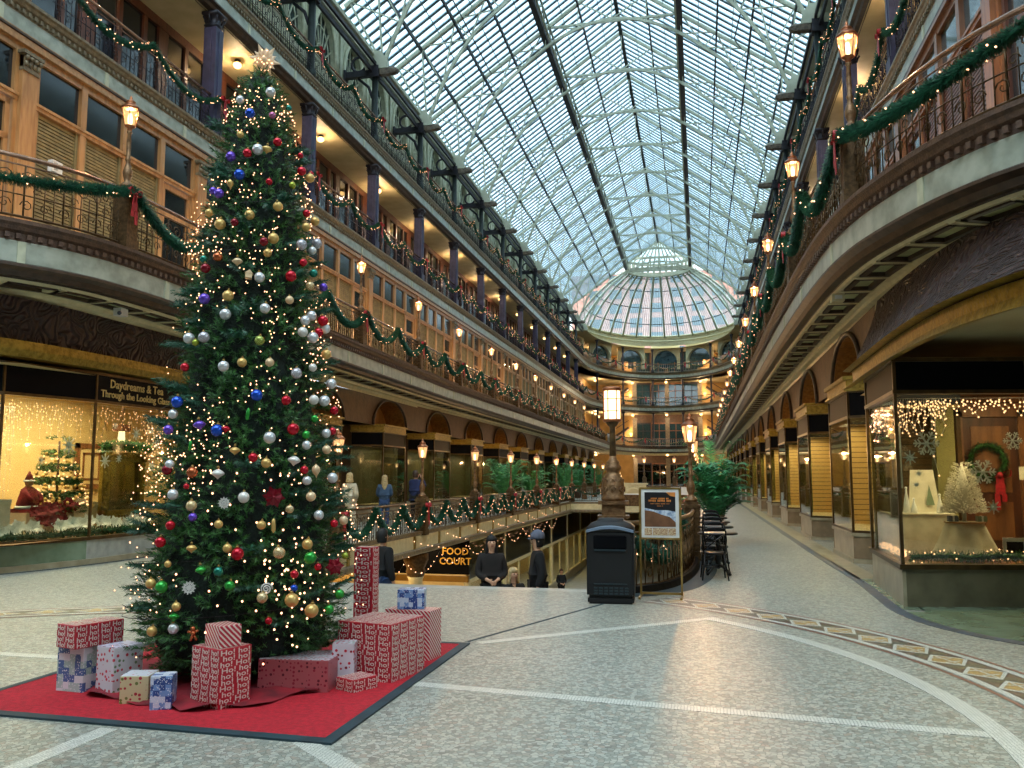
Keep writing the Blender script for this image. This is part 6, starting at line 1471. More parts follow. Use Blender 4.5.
# ================================================================ palms and plants
def palm(name, label, pos, H, Wd, n, seed, mat_='fern', pot=True, group=None):
    o = thing(name, label, 'plant', pos, 0, group); rnd = random.Random(seed)
    if pot: b = MB(); b.lathe([(.2, 0), (.24, .05), (.28, .42), (.31, .45), (.31, .5), (.26, .5)], 16); b.build('pot', 'pot', o); b = MB(); b.lathe([(.26, .46), (.01, .48)], 12); b.build('soil', 'soil', o)
    st = MB(); fr = MB(); z0 = .45 if pot else 0
    for i in range(n):
        a = rnd.uniform(0, 2*pi); up = rnd.uniform(.35, 1.0); h = (H - z0) * up; r = Wd * rnd.uniform(.5, 1.0); base = Vector((cos(a) * .06, sin(a) * .06, z0))
        pts = [base, base + Vector((cos(a) * r * .25, sin(a) * r * .25, h * .65)), base + Vector((cos(a) * r * .65, sin(a) * r * .65, h * .98)), base + Vector((cos(a) * r, sin(a) * r, h * .82))]
        cur = [pts[0]]
        for t in range(1, 11):
            t /= 10; q = [pts[j].lerp(pts[j+1], t) for j in range(3)]; q = [q[j].lerp(q[j+1], t) for j in range(2)]; cur.append(q[0].lerp(q[1], t))
        st.tube(cur, .008, 3)
        for j in range(3, 11):
            for s in (-1, 1):
                for e in (0, .5):
                    p = cur[j-1].lerp(cur[j], e); d = (cur[j] - cur[j-1]).normalized(); sd = d.cross(Vector((0, 0, 1))).normalized() * s
                    L = .24 * (1 - abs(j - 6) / 9) * rnd.uniform(.8, 1.2); tip = p + sd * L * .8 + d * L * .55 + Vector((0, 0, -.05 * rnd.random())); w = d * .016
                    fr.add([p - w, p + w, p.lerp(tip, .5) + w * 1.2, tip, p.lerp(tip, .5) - w * 1.2], [(0, 1, 2, 3, 4)])
    st.build('stems', 'fern_green', o); fr.build('fronds', mat_, o); return o
palm('potted_palm', 'large bushy potted palm behind the cafe tables', (.33, 21.8, 0), 2.25, .95, 90, 1, 'palm_dark')
palm('potted_palm', 'tall loose palm fronds rising behind the bushy palm', (.4, 26.4, 0), 3.1, 1.0, 16, 2, 'fern')
for i, (y, h) in enumerate(((39.8, 2.75), (46.3, 2.2), (58.5, 2.9), (64.7, 2.9), (77, 3.0))):
    palm('potted_fern', 'bright feathery potted palm beside the stair-well rail on the tree side, %s going away' % ORD[i], (WXL - .95, y, 0), h, 1.3 if i != 1 else 1.1, 56, 10 + i, 'fern', True, 'potted palms by the far rail')

# bridge pier with medallion and kiosk counter at the far end of the well
o = thing('stone_pier', 'pale stone pier with round medallion on the far bridge rail', 'pier', (-4.0, WYF - .1, 0)); b = MB(); b.box(-.75, .75, -.3, .3, -.6, 1.15); b.box(-.85, .85, -.36, .36, 1.1, 1.2); b.build('block', 'cream', o)
b = MB(); M4 = Matrix.Rotation(pi/2, 4, 'X'); b.lathe([(.42, .3), (.42, .34), (.34, .35)], 24, (0, 0, .5), M4=M4); b.build('medallion', 'soffit', o)
o = thing('kiosk_counter', 'kiosk counter with a pale top at the far side of the well', 'counter', (-2.0, 48, 0)); b = MB(); b.box(-2.2, 1.6, -.4, .4, 0, .62); b.build('body', 'bronze', o); b = MB(); b.box(-2.3, 1.7, -.48, .48, .62, .66); b.build('worktop', 'white_paint', o)
o = thing('white_box', 'white box standing on the kiosk counter', 'box', (-1.1, 48, .665)); b = MB(); b.box(-.45, .45, -.3, .3, 0, .36); b.build('carton', 'white_paint', o); b = MB(); b.box(.05, .12, -.31, .31, 0, .37); b.build('stripe', 'cap_grey', o)
for z in (): pass

# FOOD COURT sign on the lower level
o = thing('food_court_sign', 'dark lower-level fascia sign reading FOOD COURT in gold letters', 'sign', (-9.3, 25.6, 0))
o.location = (-7.95, 25.4, -1.75)
b = MB(); b.box(-3.0, .0, 0, .12, -.15, 1.1); b.build('panel', 'fascia_dark', o)
for txt, z in (('FOOD', .68), ('COURT', .32)): q = link('letters', text_mesh(txt, .36, 'letters', 'glow_letter', .01), o); q.matrix_local = Matrix.Translation((-.52, -.02, z)) @ Matrix.Rotation(pi/2, 4, 'X')
b = MB(); b.box(-3.0, .0, -.08, .1, -.42, -.2); mat('gold_glow', '8a6a30', .45, .5); b.build('gilt_band', 'gold_glow', o)
o.location = (-8.4, 31.3, -1.85); o.rotation_euler = (0, 0, 0)


# ================================================================ the two near shops
# right corner shop --------------------------------------------------
def poly_window(pts, zs, base_m, name_parts, closedness=None, mull=None):
    """pts: plan polyline of the glazed front; zs: base top, glass top, fascia top"""
    o = bpy.data.objects.new(wname(), None); COL.objects.link(o); o['kind'] = 'structure'; z1, z2, z3 = zs; P = Path(pts)
    def wall(nm, m, za, zb, d0=0, d1=.1): b = MB(); sweep(b, P, [(-d0, za), (-d0, zb), (-d1, zb), (-d1, za)], closed=True); return b.build(nm, m, o)
    wall('stone_base', base_m, 0, z1 - .06, 0, .12); wall('sill', 'frame_bronze', z1 - .06, z1, -.04, .14); wall('pane', 'glass_shop', z1, z2, .03, .042)
    wall('fascia', 'fascia_dark', z2 + .03, z3, 0, .08); wall('window_frame', 'frame_bronze', z2 - .02, z2 + .03, -.03, .1); wall('window_frame', 'frame_bronze', z3, z3 + .05, -.03, .1)
    f = MB()
    for (x, y) in (mull or pts): f.box(x - .02, x + .02, y - .02, y + .02, z1, z3)
    f.build('mullion', 'frame_bronze', o); return o
# travel so that the outside lies to the right of travel
A_, B_, C_, D_ = (2.56, 14.2), (2.44, 11.65), (3.85, 11.87), (6.4, 12.3)
w = poly_window([(3.9, 14.3), A_, B_, D_][::-1][::-1], (.52, 2.66, 3.05), 'stone_brown', None, mull=[A_, B_, (4.05, 11.9)])
# contents of the corner shop on the right ------------------------------------------------
def snowflake_me(pts=6, branched=True):
    b = MB()
    for i in range(pts):
        a = 2*pi*i/pts; v = Vector((cos(a), 0, sin(a))); w = Vector((-v.z, 0, v.x)); b.beam((0, 0, 0), v, .13, .06, up=(0, 1, 0))
        if branched:
            for r_, l in ((.45, .32), (.72, .26)):
                for s in (-1, 1): b.beam(v * r_, v * (r_ + l * .7) + w * l * s, .09, .06, up=(0, 1, 0))
        else: b.add([w * .22 + Vector((0, -.03, 0)), -w * .22 + Vector((0, -.03, 0)), v * 1.0, w * .22 + Vector((0, .03, 0)), -w * .22 + Vector((0, .03, 0))], [(0, 1, 2), (4, 3, 2)])
    b.ball((0, 0, 0), .18, 6); return b.mesh('snowflake', 'snow_white')
SF, SFS = snowflake_me(), snowflake_me(8, False)
for x, z, r, st_, lab in ((2.83, 2.02, .16, 0, 'largest branched snowflake near the corner of the right shop window'), (2.62, 1.84, .09, 1, 'small star snowflake just below the largest one'), (3.5, 1.66, .16, 0, 'large branched snowflake beside the white tree top'), (3.6, 1.22, .09, 1, 'small white star low on the pane beside the white tree'), (2.72, 1.64, .05, 1, 'tiny star snowflake above the display table'), (2.68, 1.5, .05, 1, 'lower tiny star snowflake above the display table'), (3.88, 2.05, .12, 0, 'greenish snowflake at the right edge of the shop window')):
    o = link('snowflake', SFS if st_ else SF, None, (x, 11.78 + .155 * (x - 2.44), z), .15); o.scale = (r,) * 3; tag(o, lab, 'snowflake', 'snowflakes in the right shop window')
b = MB(); b.quad((2.6, 11.85, .46), (6.4, 12.4, .46), (6.4, 15.2, .46), (2.66, 15.2, .46)); struct('floor', b, 'oak_dark')
b = MB(); b.quad((2.56, 11.75, 2.95), (6.4, 12.35, 2.95), (7, 15.3, 2.95), (2.66, 15.3, 2.95)); struct('ceiling', b, 'cream_wall')
def planks_(name, a, b_):
    m = mat(name, a, .5); t = NT(m); p = t.n['Principled BSDF']; tc = t.new('ShaderNodeTexCoord'); sp = t.new('ShaderNodeSeparateXYZ'); t.link(tc.outputs['Object'], sp.inputs[0])
    f = t.math('FRACT', t.math('MULTIPLY', sp.outputs[2], 9.0)); t.link(t.mix(t.math('LESS_THAN', f, .16), lin(a), lin(b_)), p.inputs['Base Color'])

b = MB(); b.box(3.2, 7.5, 15.2, 15.35, .4, 2.95); struct('wall_right', b, 'plank_red')
b = MB(); b.box(6.4, 6.5, 12.3, 15.3, .4, 2.95); struct('wall_right', b, 'cream_wall')
b = MB(); b.box(3.7, 3.98, 14.9, 15.2, .45, 2.95); struct('wall_right', b, 'cream_wall')
o = bpy.data.objects.new('door_1', None); COL.objects.link(o); o['kind'] = 'structure'
b = MB(); b.box(4.15, 4.95, 15.1, 15.2, .46, 2.55); b.build('door_leaf', 'mahogany', o); b = MB(); b.box(4.05, 4.15, 15.05, 15.2, .46, 2.65); b.box(4.95, 5.05, 15.05, 15.2, .46, 2.65); b.box(4.05, 5.05, 15.05, 15.2, 2.55, 2.68); b.build('door_frame', 'oak_dark', o)
b = MB(); 
for z0, z1 in ((.6, 1.2), (1.35, 2.4)): b.box(4.27, 4.83, 15.08, 15.12, z0, z1)
b.build('door_panel', 'oak_dark', o)
rnd = random.Random(12)
def wreath(c, r, label, plane='xz', rib=True):
    c = Vector(c); pts = [c + (Vector((cos(a), 0, sin(a))) if plane == 'xz' else Vector((0, cos(a), sin(a)))) * r for a in [2*pi*i/24 for i in range(25)]]
    b = MB(); foliage_tube(b, pts, r * .38, 700, rnd, .012); o = b.build('wreath', 'needles'); tag(o, label, 'wreath')
    if rib: q = link('ribbon', bow_me, o, c + Vector((.15, -.05, -r * .9)), pi/2); 
    return o
wreath((4.47, 15.0, 1.85), .25, 'dark evergreen wreath with red ribbon on the door behind the white tree')
# small white tree on a cloth-covered table
o = thing('cloth_table', 'small table under a pale draped cloth in the right shop window', 'table', (3.54, 13.0, .47)); b = MB(); b.lathe([(.26, .5), (.26, .515)], 20); b.build('table_top', 'oak', o); b = MB(); b.lathe([(.2, 0), (.03, .05), (.025, .5)], 12); b.build('pedestal', 'oak', o)
b = MB(); K = 48; vs = []; fs = []
for j, (r, z) in enumerate(((.02, .522), (.2, .522), (.27, .515), (.29, .46), (.36, .25), (.44, .05))):
    for i in range(K):
        a = 2*pi*i/K; w = 0 if j < 3 else (j - 2) * .017 * sin(8 * a); sq = 1 / max(abs(cos(a)), abs(sin(a))) ** (.5 if j > 3 else 0); lift = .09 * (sq - 1) if j > 3 else 0
        vs.append((cos(a) * (r + w) * (sq if j > 3 else 1) * .88, sin(a) * (r + w) * (sq if j > 3 else 1) * .7, z - lift + (.1 if j == 5 else 0) - (0 if j < 5 else .07)))
for j in range(5):
    for i in range(K): a = j*K; fs.append((a + i, a + (i+1) % K, a + K + (i+1) % K, a + K + i))
b.add(vs, fs, 0, True); q = b.build('table_cloth', 'white_cloth'); q.location = (3.54, 13.0, .47); tag(q, 'pale cloth draped over the small table below the white tree', 'tablecloth')
o = thing('white_tree', 'small white artificial tree on the cloth-covered table in the shop', 'tree', (3.54, 13.0, .995)); b = MB(); b.lathe([(.03, 0), (.02, .7)], 6); b.build('trunk', 'white_paint', o)
b = MB()
for i in range(620):
    z = .1 + .72 * (1 - sqrt(rnd.random())); a = rnd.random() * 2*pi; r = .29 * (1 - (z - .1) / .76) + .02; spray(b, Vector((cos(a) * r * .7, sin(a) * r * .7, z)), Vector((cos(a), sin(a), .3)), .09, rnd, 10, .006, .035)
b.lathe([(.18, .12), (.1, .4), (.01, .8)], 10); b.build('foliage', 'white_needles', o)
for x, m_, lab in ((3.36, 'cap_grey', 'small grey gift box beside the foot of the white tree'), (3.72, 'stone_green', 'small green gift box beside the foot of the white tree')):
    o = thing('gift_box', lab, 'gift', (x, 12.88, .995)); b = MB(); b.box(-.06, .06, -.05, .05, 0, .075); b.build('wrapped_box', m_, o); b = MB(); b.box(-.012, .012, -.052, .052, 0, .077); b.build('ribbon', 'white_paint', o)
o = thing('display_table', 'long draped display table at the back of the right shop window', 'table', (3.25, 13.9, .47)); b = MB(); b.box(-.55, .3, -.35, .35, .0, .58); b.build('drape', 'white_cloth', o); b = MB(); b.box(-.57, .32, -.37, .37, .58, .6); b.build('table_top', 'white_cloth', o)
o = thing('display_easel', 'white easel card with a little painted tree on the display table', 'easel', (3.25, 13.9, 1.08)); b = MB(); b.add([(-.22, 0, 0), (.22, 0, 0), (.16, .08, .62), (-.16, .08, .62)], [(0, 1, 2, 3)]); b.build('card', 'white_cloth', o); b = MB(); b.add([(.02, -.02, .1), (.14, -.02, .1), (.08, .03, .4)], [(0, 1, 2)]); b.build('painted_tree', 'stone_green', o)
for i, (x, z) in enumerate(((2.95, .36), (3.05, .2), (3.4, .26))):
    o = thing('figurine', ('tallest', 'smallest', 'middle-sized')[i] + ' white cone figurine on the display table', 'figurine', (x, 13.65, 1.075)); b = MB(); b.lathe([(.05, 0), (.04, z * .4), (.015, z * .8), (.01, z)], 10); b.build('body', 'snow_white', o); b = MB(); b.ball((0, 0, z), .02, 6); b.build('tip', 'snow_white', o)
for i, (y, z0, z1) in enumerate(((12.5, 1.45, 2.3), (12.7, .95, 1.42))):
    o = thing('window_notice', ('upper', 'lower') [i] + ' white notice hung inside the narrow pane of the corner shop', 'notice', (2.6, y, 0)); b = MB(); b.box(-.004, .004, -.3, .3, z0, z1); b.build('sheet', 'white_paint', o)
    b = MB(); b.box(-.006, -.004, -.2, .2, z0 + .12, z1 - .12); b.build('printed_panel', 'stone_grey', o)
def icicles(name, label, segs, n, drop, seed, ball=.012):
    rnd = random.Random(seed); o = thing(name, label, 'string lights'); w = MB(); k = 0; bb = MB(); bb.ball((0, 0, 0), ball, 6); me = bb.mesh('bulb', 'fairy'); more = MB()
    for (a, c) in segs:
        a, c = Vector(a), Vector(c); w.tube([a, c], .004, 3)
        for i in range(n):
            p = a.lerp(c, (i + rnd.random() * .6) / n); L = drop * rnd.uniform(.25, 1.0); prev = p
            for j in range(1, 5):
                q = p + Vector((rnd.uniform(-.03, .03), rnd.uniform(-.03, .03), -L * j / 4)); w.tube([prev, q], .0025, 3); prev = q; k += 1
                if k <= 100: link('bulb', me, o, q)
                else: more.add([q + Vector(e) * ball for e in ((1,0,0),(-1,0,0),(0,1,0),(0,-1,0),(0,0,1),(0,0,-1))], [(0,2,4),(2,1,4),(1,3,4),(3,0,4),(2,0,5),(1,2,5),(3,1,5),(0,3,5)])
    w.build('wire', 'white_paint', o)
    if more.v: more.build('bulbs', 'fairy', o)['kind'] = 'stuff'
b = MB(); sweep(b, Path([(3.85, 14.24), (2.56, 14.2), (2.44, 11.65), (2.47, 11.655)]), [(.012, 0), (.012, .44)]); struct(tname(), b, 'stone_base')
icicles('icicle_lights', 'icicle fairy lights crowded along the top of the right corner shop window', [((2.58, 13.9, 2.6), (2.52, 11.9, 2.6)), ((2.52, 11.85, 2.6), (3.1, 11.95, 2.6))], 34, .5, 3)
icicles('icicle_lights', 'sparser fairy lights looped across the wide pane of the right corner shop', [((3.1, 11.95, 2.6), (4.1, 12.1, 2.6))], 16, .3, 4)
icicles('hanging_lights', 'single strand of fairy lights hanging down beside the white tree', [((3.02, 12.2, 2.62), (3.06, 12.2, 2.62))], 3, 1.25, 5)
f = MB(); pts = [Vector((2.62 + .36 * i, 12.0 + .055 * i, .58 + .02 * (i % 2))) for i in range(10)]; foliage_tube(f, pts, .09, 500, rnd, .01); o = f.build('sill_garland', 'needles'); tag(o, 'evergreen garland with lights lying along the sill of the right shop', 'garland'); bb, _ = bulb_mb(pts, rnd, .012, .08, 60); bb.build('light_bulbs', 'fairy', o)
icicles('sill_lights', 'fairy lights heaped on the sill of the narrow pane of the corner shop', [((2.62, 13.8, .66), (2.56, 11.95, .66))], 22, .12, 6)
o = thing('framed_picture', 'small framed picture on the floor of the shop display', 'picture', (4.02, 12.6, .5)); b = MB(); b.box(-.14, .14, -.01, .01, 0, .3); b.build('frame', 'white_paint', o); b = MB(); b.box(-.1, .1, -.015, -.01, .05, .25); b.build('print', 'fascia_dark', o)
for i, (z, m_) in enumerate(((1.55, 'white_cloth'), (1.3, 'soffit'), (1.05, 'red_cloth'))):
    o = thing('wall_card', ('top', 'middle', 'bottom')[i] + ' hanging card on the plank wall at the edge of the right shop', 'card', (4.95 + .12 * i, 14.5, z)); b = MB(); b.box(-.2, .2, -.01, .01, 0, .2); b.build('card', m_, o); b = MB(); b.box(-.12, .12, -.014, -.01, .06, .1); b.build('print', 'dark_mould', o)

# left corner shop -------------------------------------------------------------------------
LA, LB, LC = (-11.42, 12.3), (-11.0, 14.05), (-10.95, 16.65)
w = poly_window([(-12.9, 9.9), LA, LB, LC, (-10.95, 18.8), (-11.8, 19.6)], (.5, 3.0, 3.5), 'stone_grey', None, mull=[LA, LB, LC, (-10.95, 18.8)])
b = MB(); sweep(b, Path([(-12.9, 9.9), LA, (-11.01, 14.0)]), [(.012, .0), (.012, .43)]); struct(tname(), b, 'stone_green')
b = MB(); sweep(b, Path([(-12.9, 9.9), LA, LB, LC]), [(.05, .0), (.05, .1), (.0, .1)]); struct(tname(), b, 'stone_base')
b = MB(); b.quad((-13.5, 9.5, .48), (-11.1, 12.2, .48), (-11.0, 16.7, .48), (-16, 22, .48)); b.quad((-13.5, 9.5, .48), (-16, 22, .48), (-17, 22, .48), (-17, 9.5, .48)); struct('floor', b, 'oak')
b = MB(); b.quad((-13.5, 9.5, 3.48), (-11.0, 12.2, 3.48), (-11.0, 16.7, 3.48), (-16, 22, 3.48)); b.quad((-13.5, 9.5, 3.48), (-16, 22, 3.48), (-17, 22, 3.48), (-17, 9.5, 3.48)); struct('ceiling', b, 'cream_wall')
b = MB(); b.box(-14.8, -14.6, 9, 24, 0, 3.5); struct('wall_left', b, 'cream_wall')
b = MB(); b.box(-14.6, -11.8, 21.3, 21.45, 0, 3.5); b.box(-11.9, -11.75, 19.6, 21.4, 0, 3.5); struct('wall_left', b, 'cream_wall')
# sign lettering
an = Vector((LC[0] - LB[0], LC[1] - LB[1], 0)).normalized()
for txt, z, sz, w_ in (('Daydreams & Tea', 3.36, .23, 1.62), ('Through the Looking Glass', 3.16, .19, 2.1)):
    q = link('shop_lettering', text_mesh(txt, sz, 'lettering', 'gold_letter', .006), None); ww = q.dimensions.x or 1
    q.matrix_world = Matrix.Translation((-10.965, 15.22, z)) @ Matrix.Rotation(pi/2 - .02, 4, 'Z') @ Matrix.Rotation(pi/2, 4, 'X') @ Matrix.Diagonal((w_ / ww, 1, 1, 1))
    tag(q, 'gold lettering of the %s line on the black fascia over the left shop' % ('upper' if sz > .2 else 'lower'), 'lettering', 'lettering on the left shop sign')
for i, (y, z, r, k) in enumerate(((13.67, 2.17, .17, 1), (14.55, 1.9, .14, 1), (15.45, 2.46, .13, 1), (16.15, 2.3, .13, 1), (14.8, 2.58, .07, 0), (15.95, 2.55, .06, 0), (13.15, 1.88, .08, 1), (16.0, 1.8, .1, 0), (14.95, 1.95, .09, 1))):
    x = -11.0 - .12 if y > 14.05 else -11.42 + (y - 12.3) * .24 - .12
    o = link('snowflake', SFS if k else SF, None, (x, y, z), pi/2); o.scale = (r,) * 3
    tag(o, 'white snowflake in the tea shop window, ' + ('biggest, above the lit tree', 'left of the gilt mirror frame', 'above the gilt mirror frame', 'large one nearest the Christmas tree', 'small one by the sign', 'small one on the Christmas tree side', 'small one on the lit tree', 'right of the gilt mirror', 'overlapping the mirror corner')[i], 'snowflake', 'snowflakes in the left shop window')
o = thing('display_tree', 'lit display tree of brown and gold decorations in the left shop window', 'tree', (-12.4, 14.85, .5)); b = MB(); b.lathe([(.03, 0), (.02, 1.8)], 6); b.build('trunk', 'mahogany', o); b = MB()
for i in range(1000):
    z = .45 + 1.4 * (1 - sqrt(rnd.random())); z = .45 + round((z - .45) / .27) * .27 + rnd.uniform(-.07, .07); a = rnd.random() * 2*pi; r = .62 * (1 - (z - .45) / 1.55) + .05
    spray(b, Vector((cos(a) * r * .55, sin(a) * r * .55, z)), Vector((cos(a), sin(a), .15)), .2, rnd, 10, .009, .06)
b.build('foliage', 'needles', o)
b = MB(); g = MB()
for i in range(240):
    z = .5 + 1.2 * (1 - sqrt(rnd.random())); a = rnd.random() * 2*pi; r = .62 * (1 - (z - .45) / 1.55) + .06; (b if i % 2 else g).ball((cos(a) * r, sin(a) * r, z), .035 if i % 2 else .018, 6)
b.build('ornaments', 'bauble_gold', o)['kind'] = 'stuff'; g.build('light_bulbs', 'fairy', o)['kind'] = 'stuff'
o = thing('cloth_doll', 'seated doll in a dark red coat with white trim in the left shop window', 'doll', (-12.3, 14.0, 1.0)); b = MB(); b.lathe([(.18, 0), (.2, .1), (.13, .36), (.06, .42)], 14); b.build('coat', 'red_cloth', o); b = MB(); b.ball((0, 0, .48), .075, 10); b.build('head', 'skin', o)
b = MB(); b.lathe([(.085, .52), (.05, .62), (.01, .7)], 10); b.build('hat', 'red_cloth', o); b = MB(); b.tube([(cos(t) * .085, sin(t) * .085, .52) for t in [2*pi*i/14 for i in range(14)]], .02, 5, closed=True); b.tube([(cos(t) * .2, sin(t) * .2, .03) for t in [2*pi*i/16 for i in range(16)]], .03, 5, closed=True); b.build('trim', 'snow_white', o)
b = MB()
for s in (-1, 1): b.tube([(0.02, s * .12, .34), (.14, s * .16, .22), (.2, s * .1, .14)], .045, 6)
b.build('sleeves', 'red_cloth', o)
o = thing('display_stand', 'low red-covered stand below the doll in the left shop window', 'stand', (-12.35, 14.2, .5)); b = MB(); b.box(-.3, .3, -.5, .6, 0, .5); b.build('cover', 'white_cloth', o); b = MB(); b.box(-.31, .31, -.51, .61, .44, .5); b.build('top', 'red_cloth', o)
o = thing('gilt_mirror', 'large gilt mirror frame standing in the left shop window under a garland', 'mirror', (-11.9, 16.2, 0), 0); b = MB(); y0, y1, z0, z1 = -.72, .66, .72, 2.1
for i in range(3): t_ = .05 * i; b.box(-.05 + t_ * .4, .03 + t_ * .3, y0 + t_, y0 + .09 + t_, z0 + t_, z1 - t_); b.box(-.05 + t_ * .4, .03 + t_ * .3, y1 - .09 - t_, y1 - t_, z0 + t_, z1 - t_); b.box(-.05 + t_ * .4, .03 + t_ * .3, y0, y1, z0 + t_, z0 + .09 + t_); b.box(-.05 + t_ * .4, .03 + t_ * .3, y0, y1, z1 - .09 - t_, z1 - t_)
for i in range(14):
    for y in (y0 + .07, y1 - .07): b.ball((.05, y, z0 + .05 + i * .1), .035, 6)
    for z in (z0 + .07, z1 - .07): b.ball((.05, y0 + .05 + i * .098, z), .035, 6)
b.build('gilt_frame', 'gold_trim', o); mat('mirror', 'd8d0b8', .04, 1.0); b = MB(); b.box(-.03, -.02, y0 + .1, y1 - .1, z0 + .1, z1 - .1); b.build('mirror_glass', 'mirror', o)
f = MB(); pts = swag_pts((-11.85, 15.4, 2.2), (-11.85, 16.95, 2.2), -.05); foliage_tube(f, pts, .13, 500, rnd, .012); o = f.build('mirror_garland', 'needles'); tag(o, 'evergreen garland laid along the top of the gilt mirror frame', 'garland'); bb, _ = bulb_mb(pts, rnd, .012, .12, 30); bb.build('light_bulbs', 'fairy', o)
icicles('icicle_lights', 'curtain of fairy lights hung along the top of the left shop window', [((-11.55, 12.35, 2.95), (-11.2, 14.0, 2.95)), ((-11.15, 14.1, 2.95), (-11.1, 16.5, 2.95))], 34, .75, 14, .011)
icicles('hanging_lights', 'long strands of fairy lights at the left edge of the tea shop window', [((-12.6, 13.4, 2.9), (-12.6, 13.9, 2.9))], 16, 2.1, 15, .013)
icicles('hanging_lights', 'dense warm lights hung beside the gilt mirror near the Christmas tree', [((-12.0, 17.0, 2.9), (-12.0, 17.7, 2.9))], 20, 1.9, 16, .013)
o = thing('framed_picture', 'wide brown picture frame on the back wall of the left shop', 'picture', (-14.55, 18.5, 1.3)); b = MB(); b.box(0, .06, -.55, -.43, 0, 1.1); b.box(0, .06, .43, .55, 0, 1.1); b.box(0, .06, -.55, .55, 0, .12); b.box(0, .06, -.55, .55, .98, 1.1); b.box(0, .05, -.3, -.26, .22, .88); b.box(0, .05, .26, .3, .22, .88); b.box(0, .05, -.3, .3, .22, .26); b.box(0, .05, -.3, .3, .84, .88); b.build('frame', 'oak_dark', o); b = MB(); b.box(0, .02, -.43, .43, .12, .98); b.build('print', 'cream_wall', o)
o = thing('hanging_lantern', 'square brown hanging lantern inside the left shop above the mirror', 'lamp', (-13.2, 17.8, 2.45)); b = MB(); b.box(-.12, .12, -.16, .16, .2, .36); b.tube([(0, 0, .36), (0, 0, 1.0)], .01, 4); b.build('cap', 'mahogany', o); b = MB(); b.lathe([(.05, -.15), (.08, 0), (.07, .2)], 10); b.build('lamp_shade', 'drum_glow', o)
def flower(me_m): 
    b = MB()
    for lay in range(2):
        for i in range(6):
            a = pi*i/3 + lay*.5; v = Vector((cos(a), sin(a), .25 + .3*lay)); w_ = Vector((-v.y, v.x, 0)) * .3; b.add([(0, 0, 0), tuple(v*.55 + w_), tuple(v*(1 - .3*lay)), tuple(v*.55 - w_)], [(0, 1, 2, 3)])
    b.ball((0, 0, .1), .12, 5); return b.mesh('poinsettia', me_m)
FW, FR = flower('snow_white'), flower('red_cloth')
spots = [(-11.45 - R.random() * .2 - (.3 if y < 14 else 0), y, .62 + R.random() * .12) for y in [12.6 + .24 * i for i in range(17)]]
for i, (x, y, z) in enumerate(spots):
    o = link('poinsettia', FW, None, (x, y, z)); o.scale = (.17,) * 3; o.rotation_euler = (.35, 1.0, R.uniform(-.4, .2)); tag(o, 'white poinsettia along the left shop sill, %s from its left end' % ORD[i], 'flower', 'white poinsettias along the left shop sill')
for i in range(14):
    o = link('poinsettia', FR, None, (-11.75 - R.random() * .35, 13.7 + i * .085, .75 + R.random() * .4)); o.scale = (.16,) * 3; o.rotation_euler = (.35, .9, R.uniform(-.4, .2)); tag(o, 'dark red poinsettia below the lit display tree, %s from the doll side' % ORD[i], 'flower', 'dark red poinsettias in the left shop window')
f = MB(); foliage_tube(f, [Vector((-11.5, 12.5, .56)), Vector((-11.25, 14.0, .56)), Vector((-11.2, 16.5, .56))], .12, 260, rnd, .015); o = f.build('sill_greenery', 'needles_blue'); tag(o, 'leafy greenery among the poinsettias on the left shop sill', 'greenery')
for i, (y, h, m_) in enumerate(((15.0, .35, 'white_cloth'), (15.5, .28, 'soffit'), (13.0, .4, 'white_paint'))):
    o = thing('display_box', ('tall pale', 'low tan', 'white')[i] + ' box standing in the left shop window', 'box', (-12.1, y, .5)); b = MB(); b.box(-.15, .15, -.2, .2, 0, h + .3); b.build('box', m_, o); b = MB(); b.box(-.16, .16, -.21, .21, h + .22, h + .3); b.build('lid', m_, o)
# oval sign near the lady in the cream coat
o = thing('oval_sign', 'white oval sign with a dark centre hanging in a shop on the tree side', 'sign', (-10.95, 22.75, 1.95), pi/2); M4 = Matrix.Rotation(pi/2, 4, 'X'); b = MB(); b.lathe([(.3, -.01), (.3, .01)], 28, M4=M4, sx=.75); b.build('board', 'white_paint', o); b = MB(); b.lathe([(.17, .011), (.17, .016)], 24, M4=M4, sx=.8); b.build('emblem', 'fascia_dark', o)

# small fixings
o = thing('white_alarm_box', 'small white box fixed to the wooden pilaster on the first gallery', 'alarm box', (-12.93, PY(-1), 7.95)); b = MB(); b.box(0, .12, -.14, .14, -.12, .12); b.build('case', 'white_paint', o); b = MB(); b.box(.12, .125, -.1, .0, -.08, .08); b.build('grille', 'steel', o)
o = thing('soffit_camera', 'small pale camera under the first gallery soffit on the left', 'camera', (-10.3, 13.7, 4.66)); b = MB(); b.box(-.08, .08, -.1, .1, -.14, 0); b.build('housing', 'white_paint', o); b = MB(); b.ball((.05, -.1, -.1), .04, 8); b.build('lens', 'cap_grey', o)
o = thing('soffit_camera', 'small pale fixture under the first gallery soffit on the right', 'camera', (2.35, 15.2, 4.66)); b = MB(); b.box(-.1, .1, -.12, .12, -.12, 0); b.build('housing', 'cream', o); b = MB(); b.box(-.06, .06, -.13, -.12, -.09, -.03); b.build('lens', 'white_paint', o)

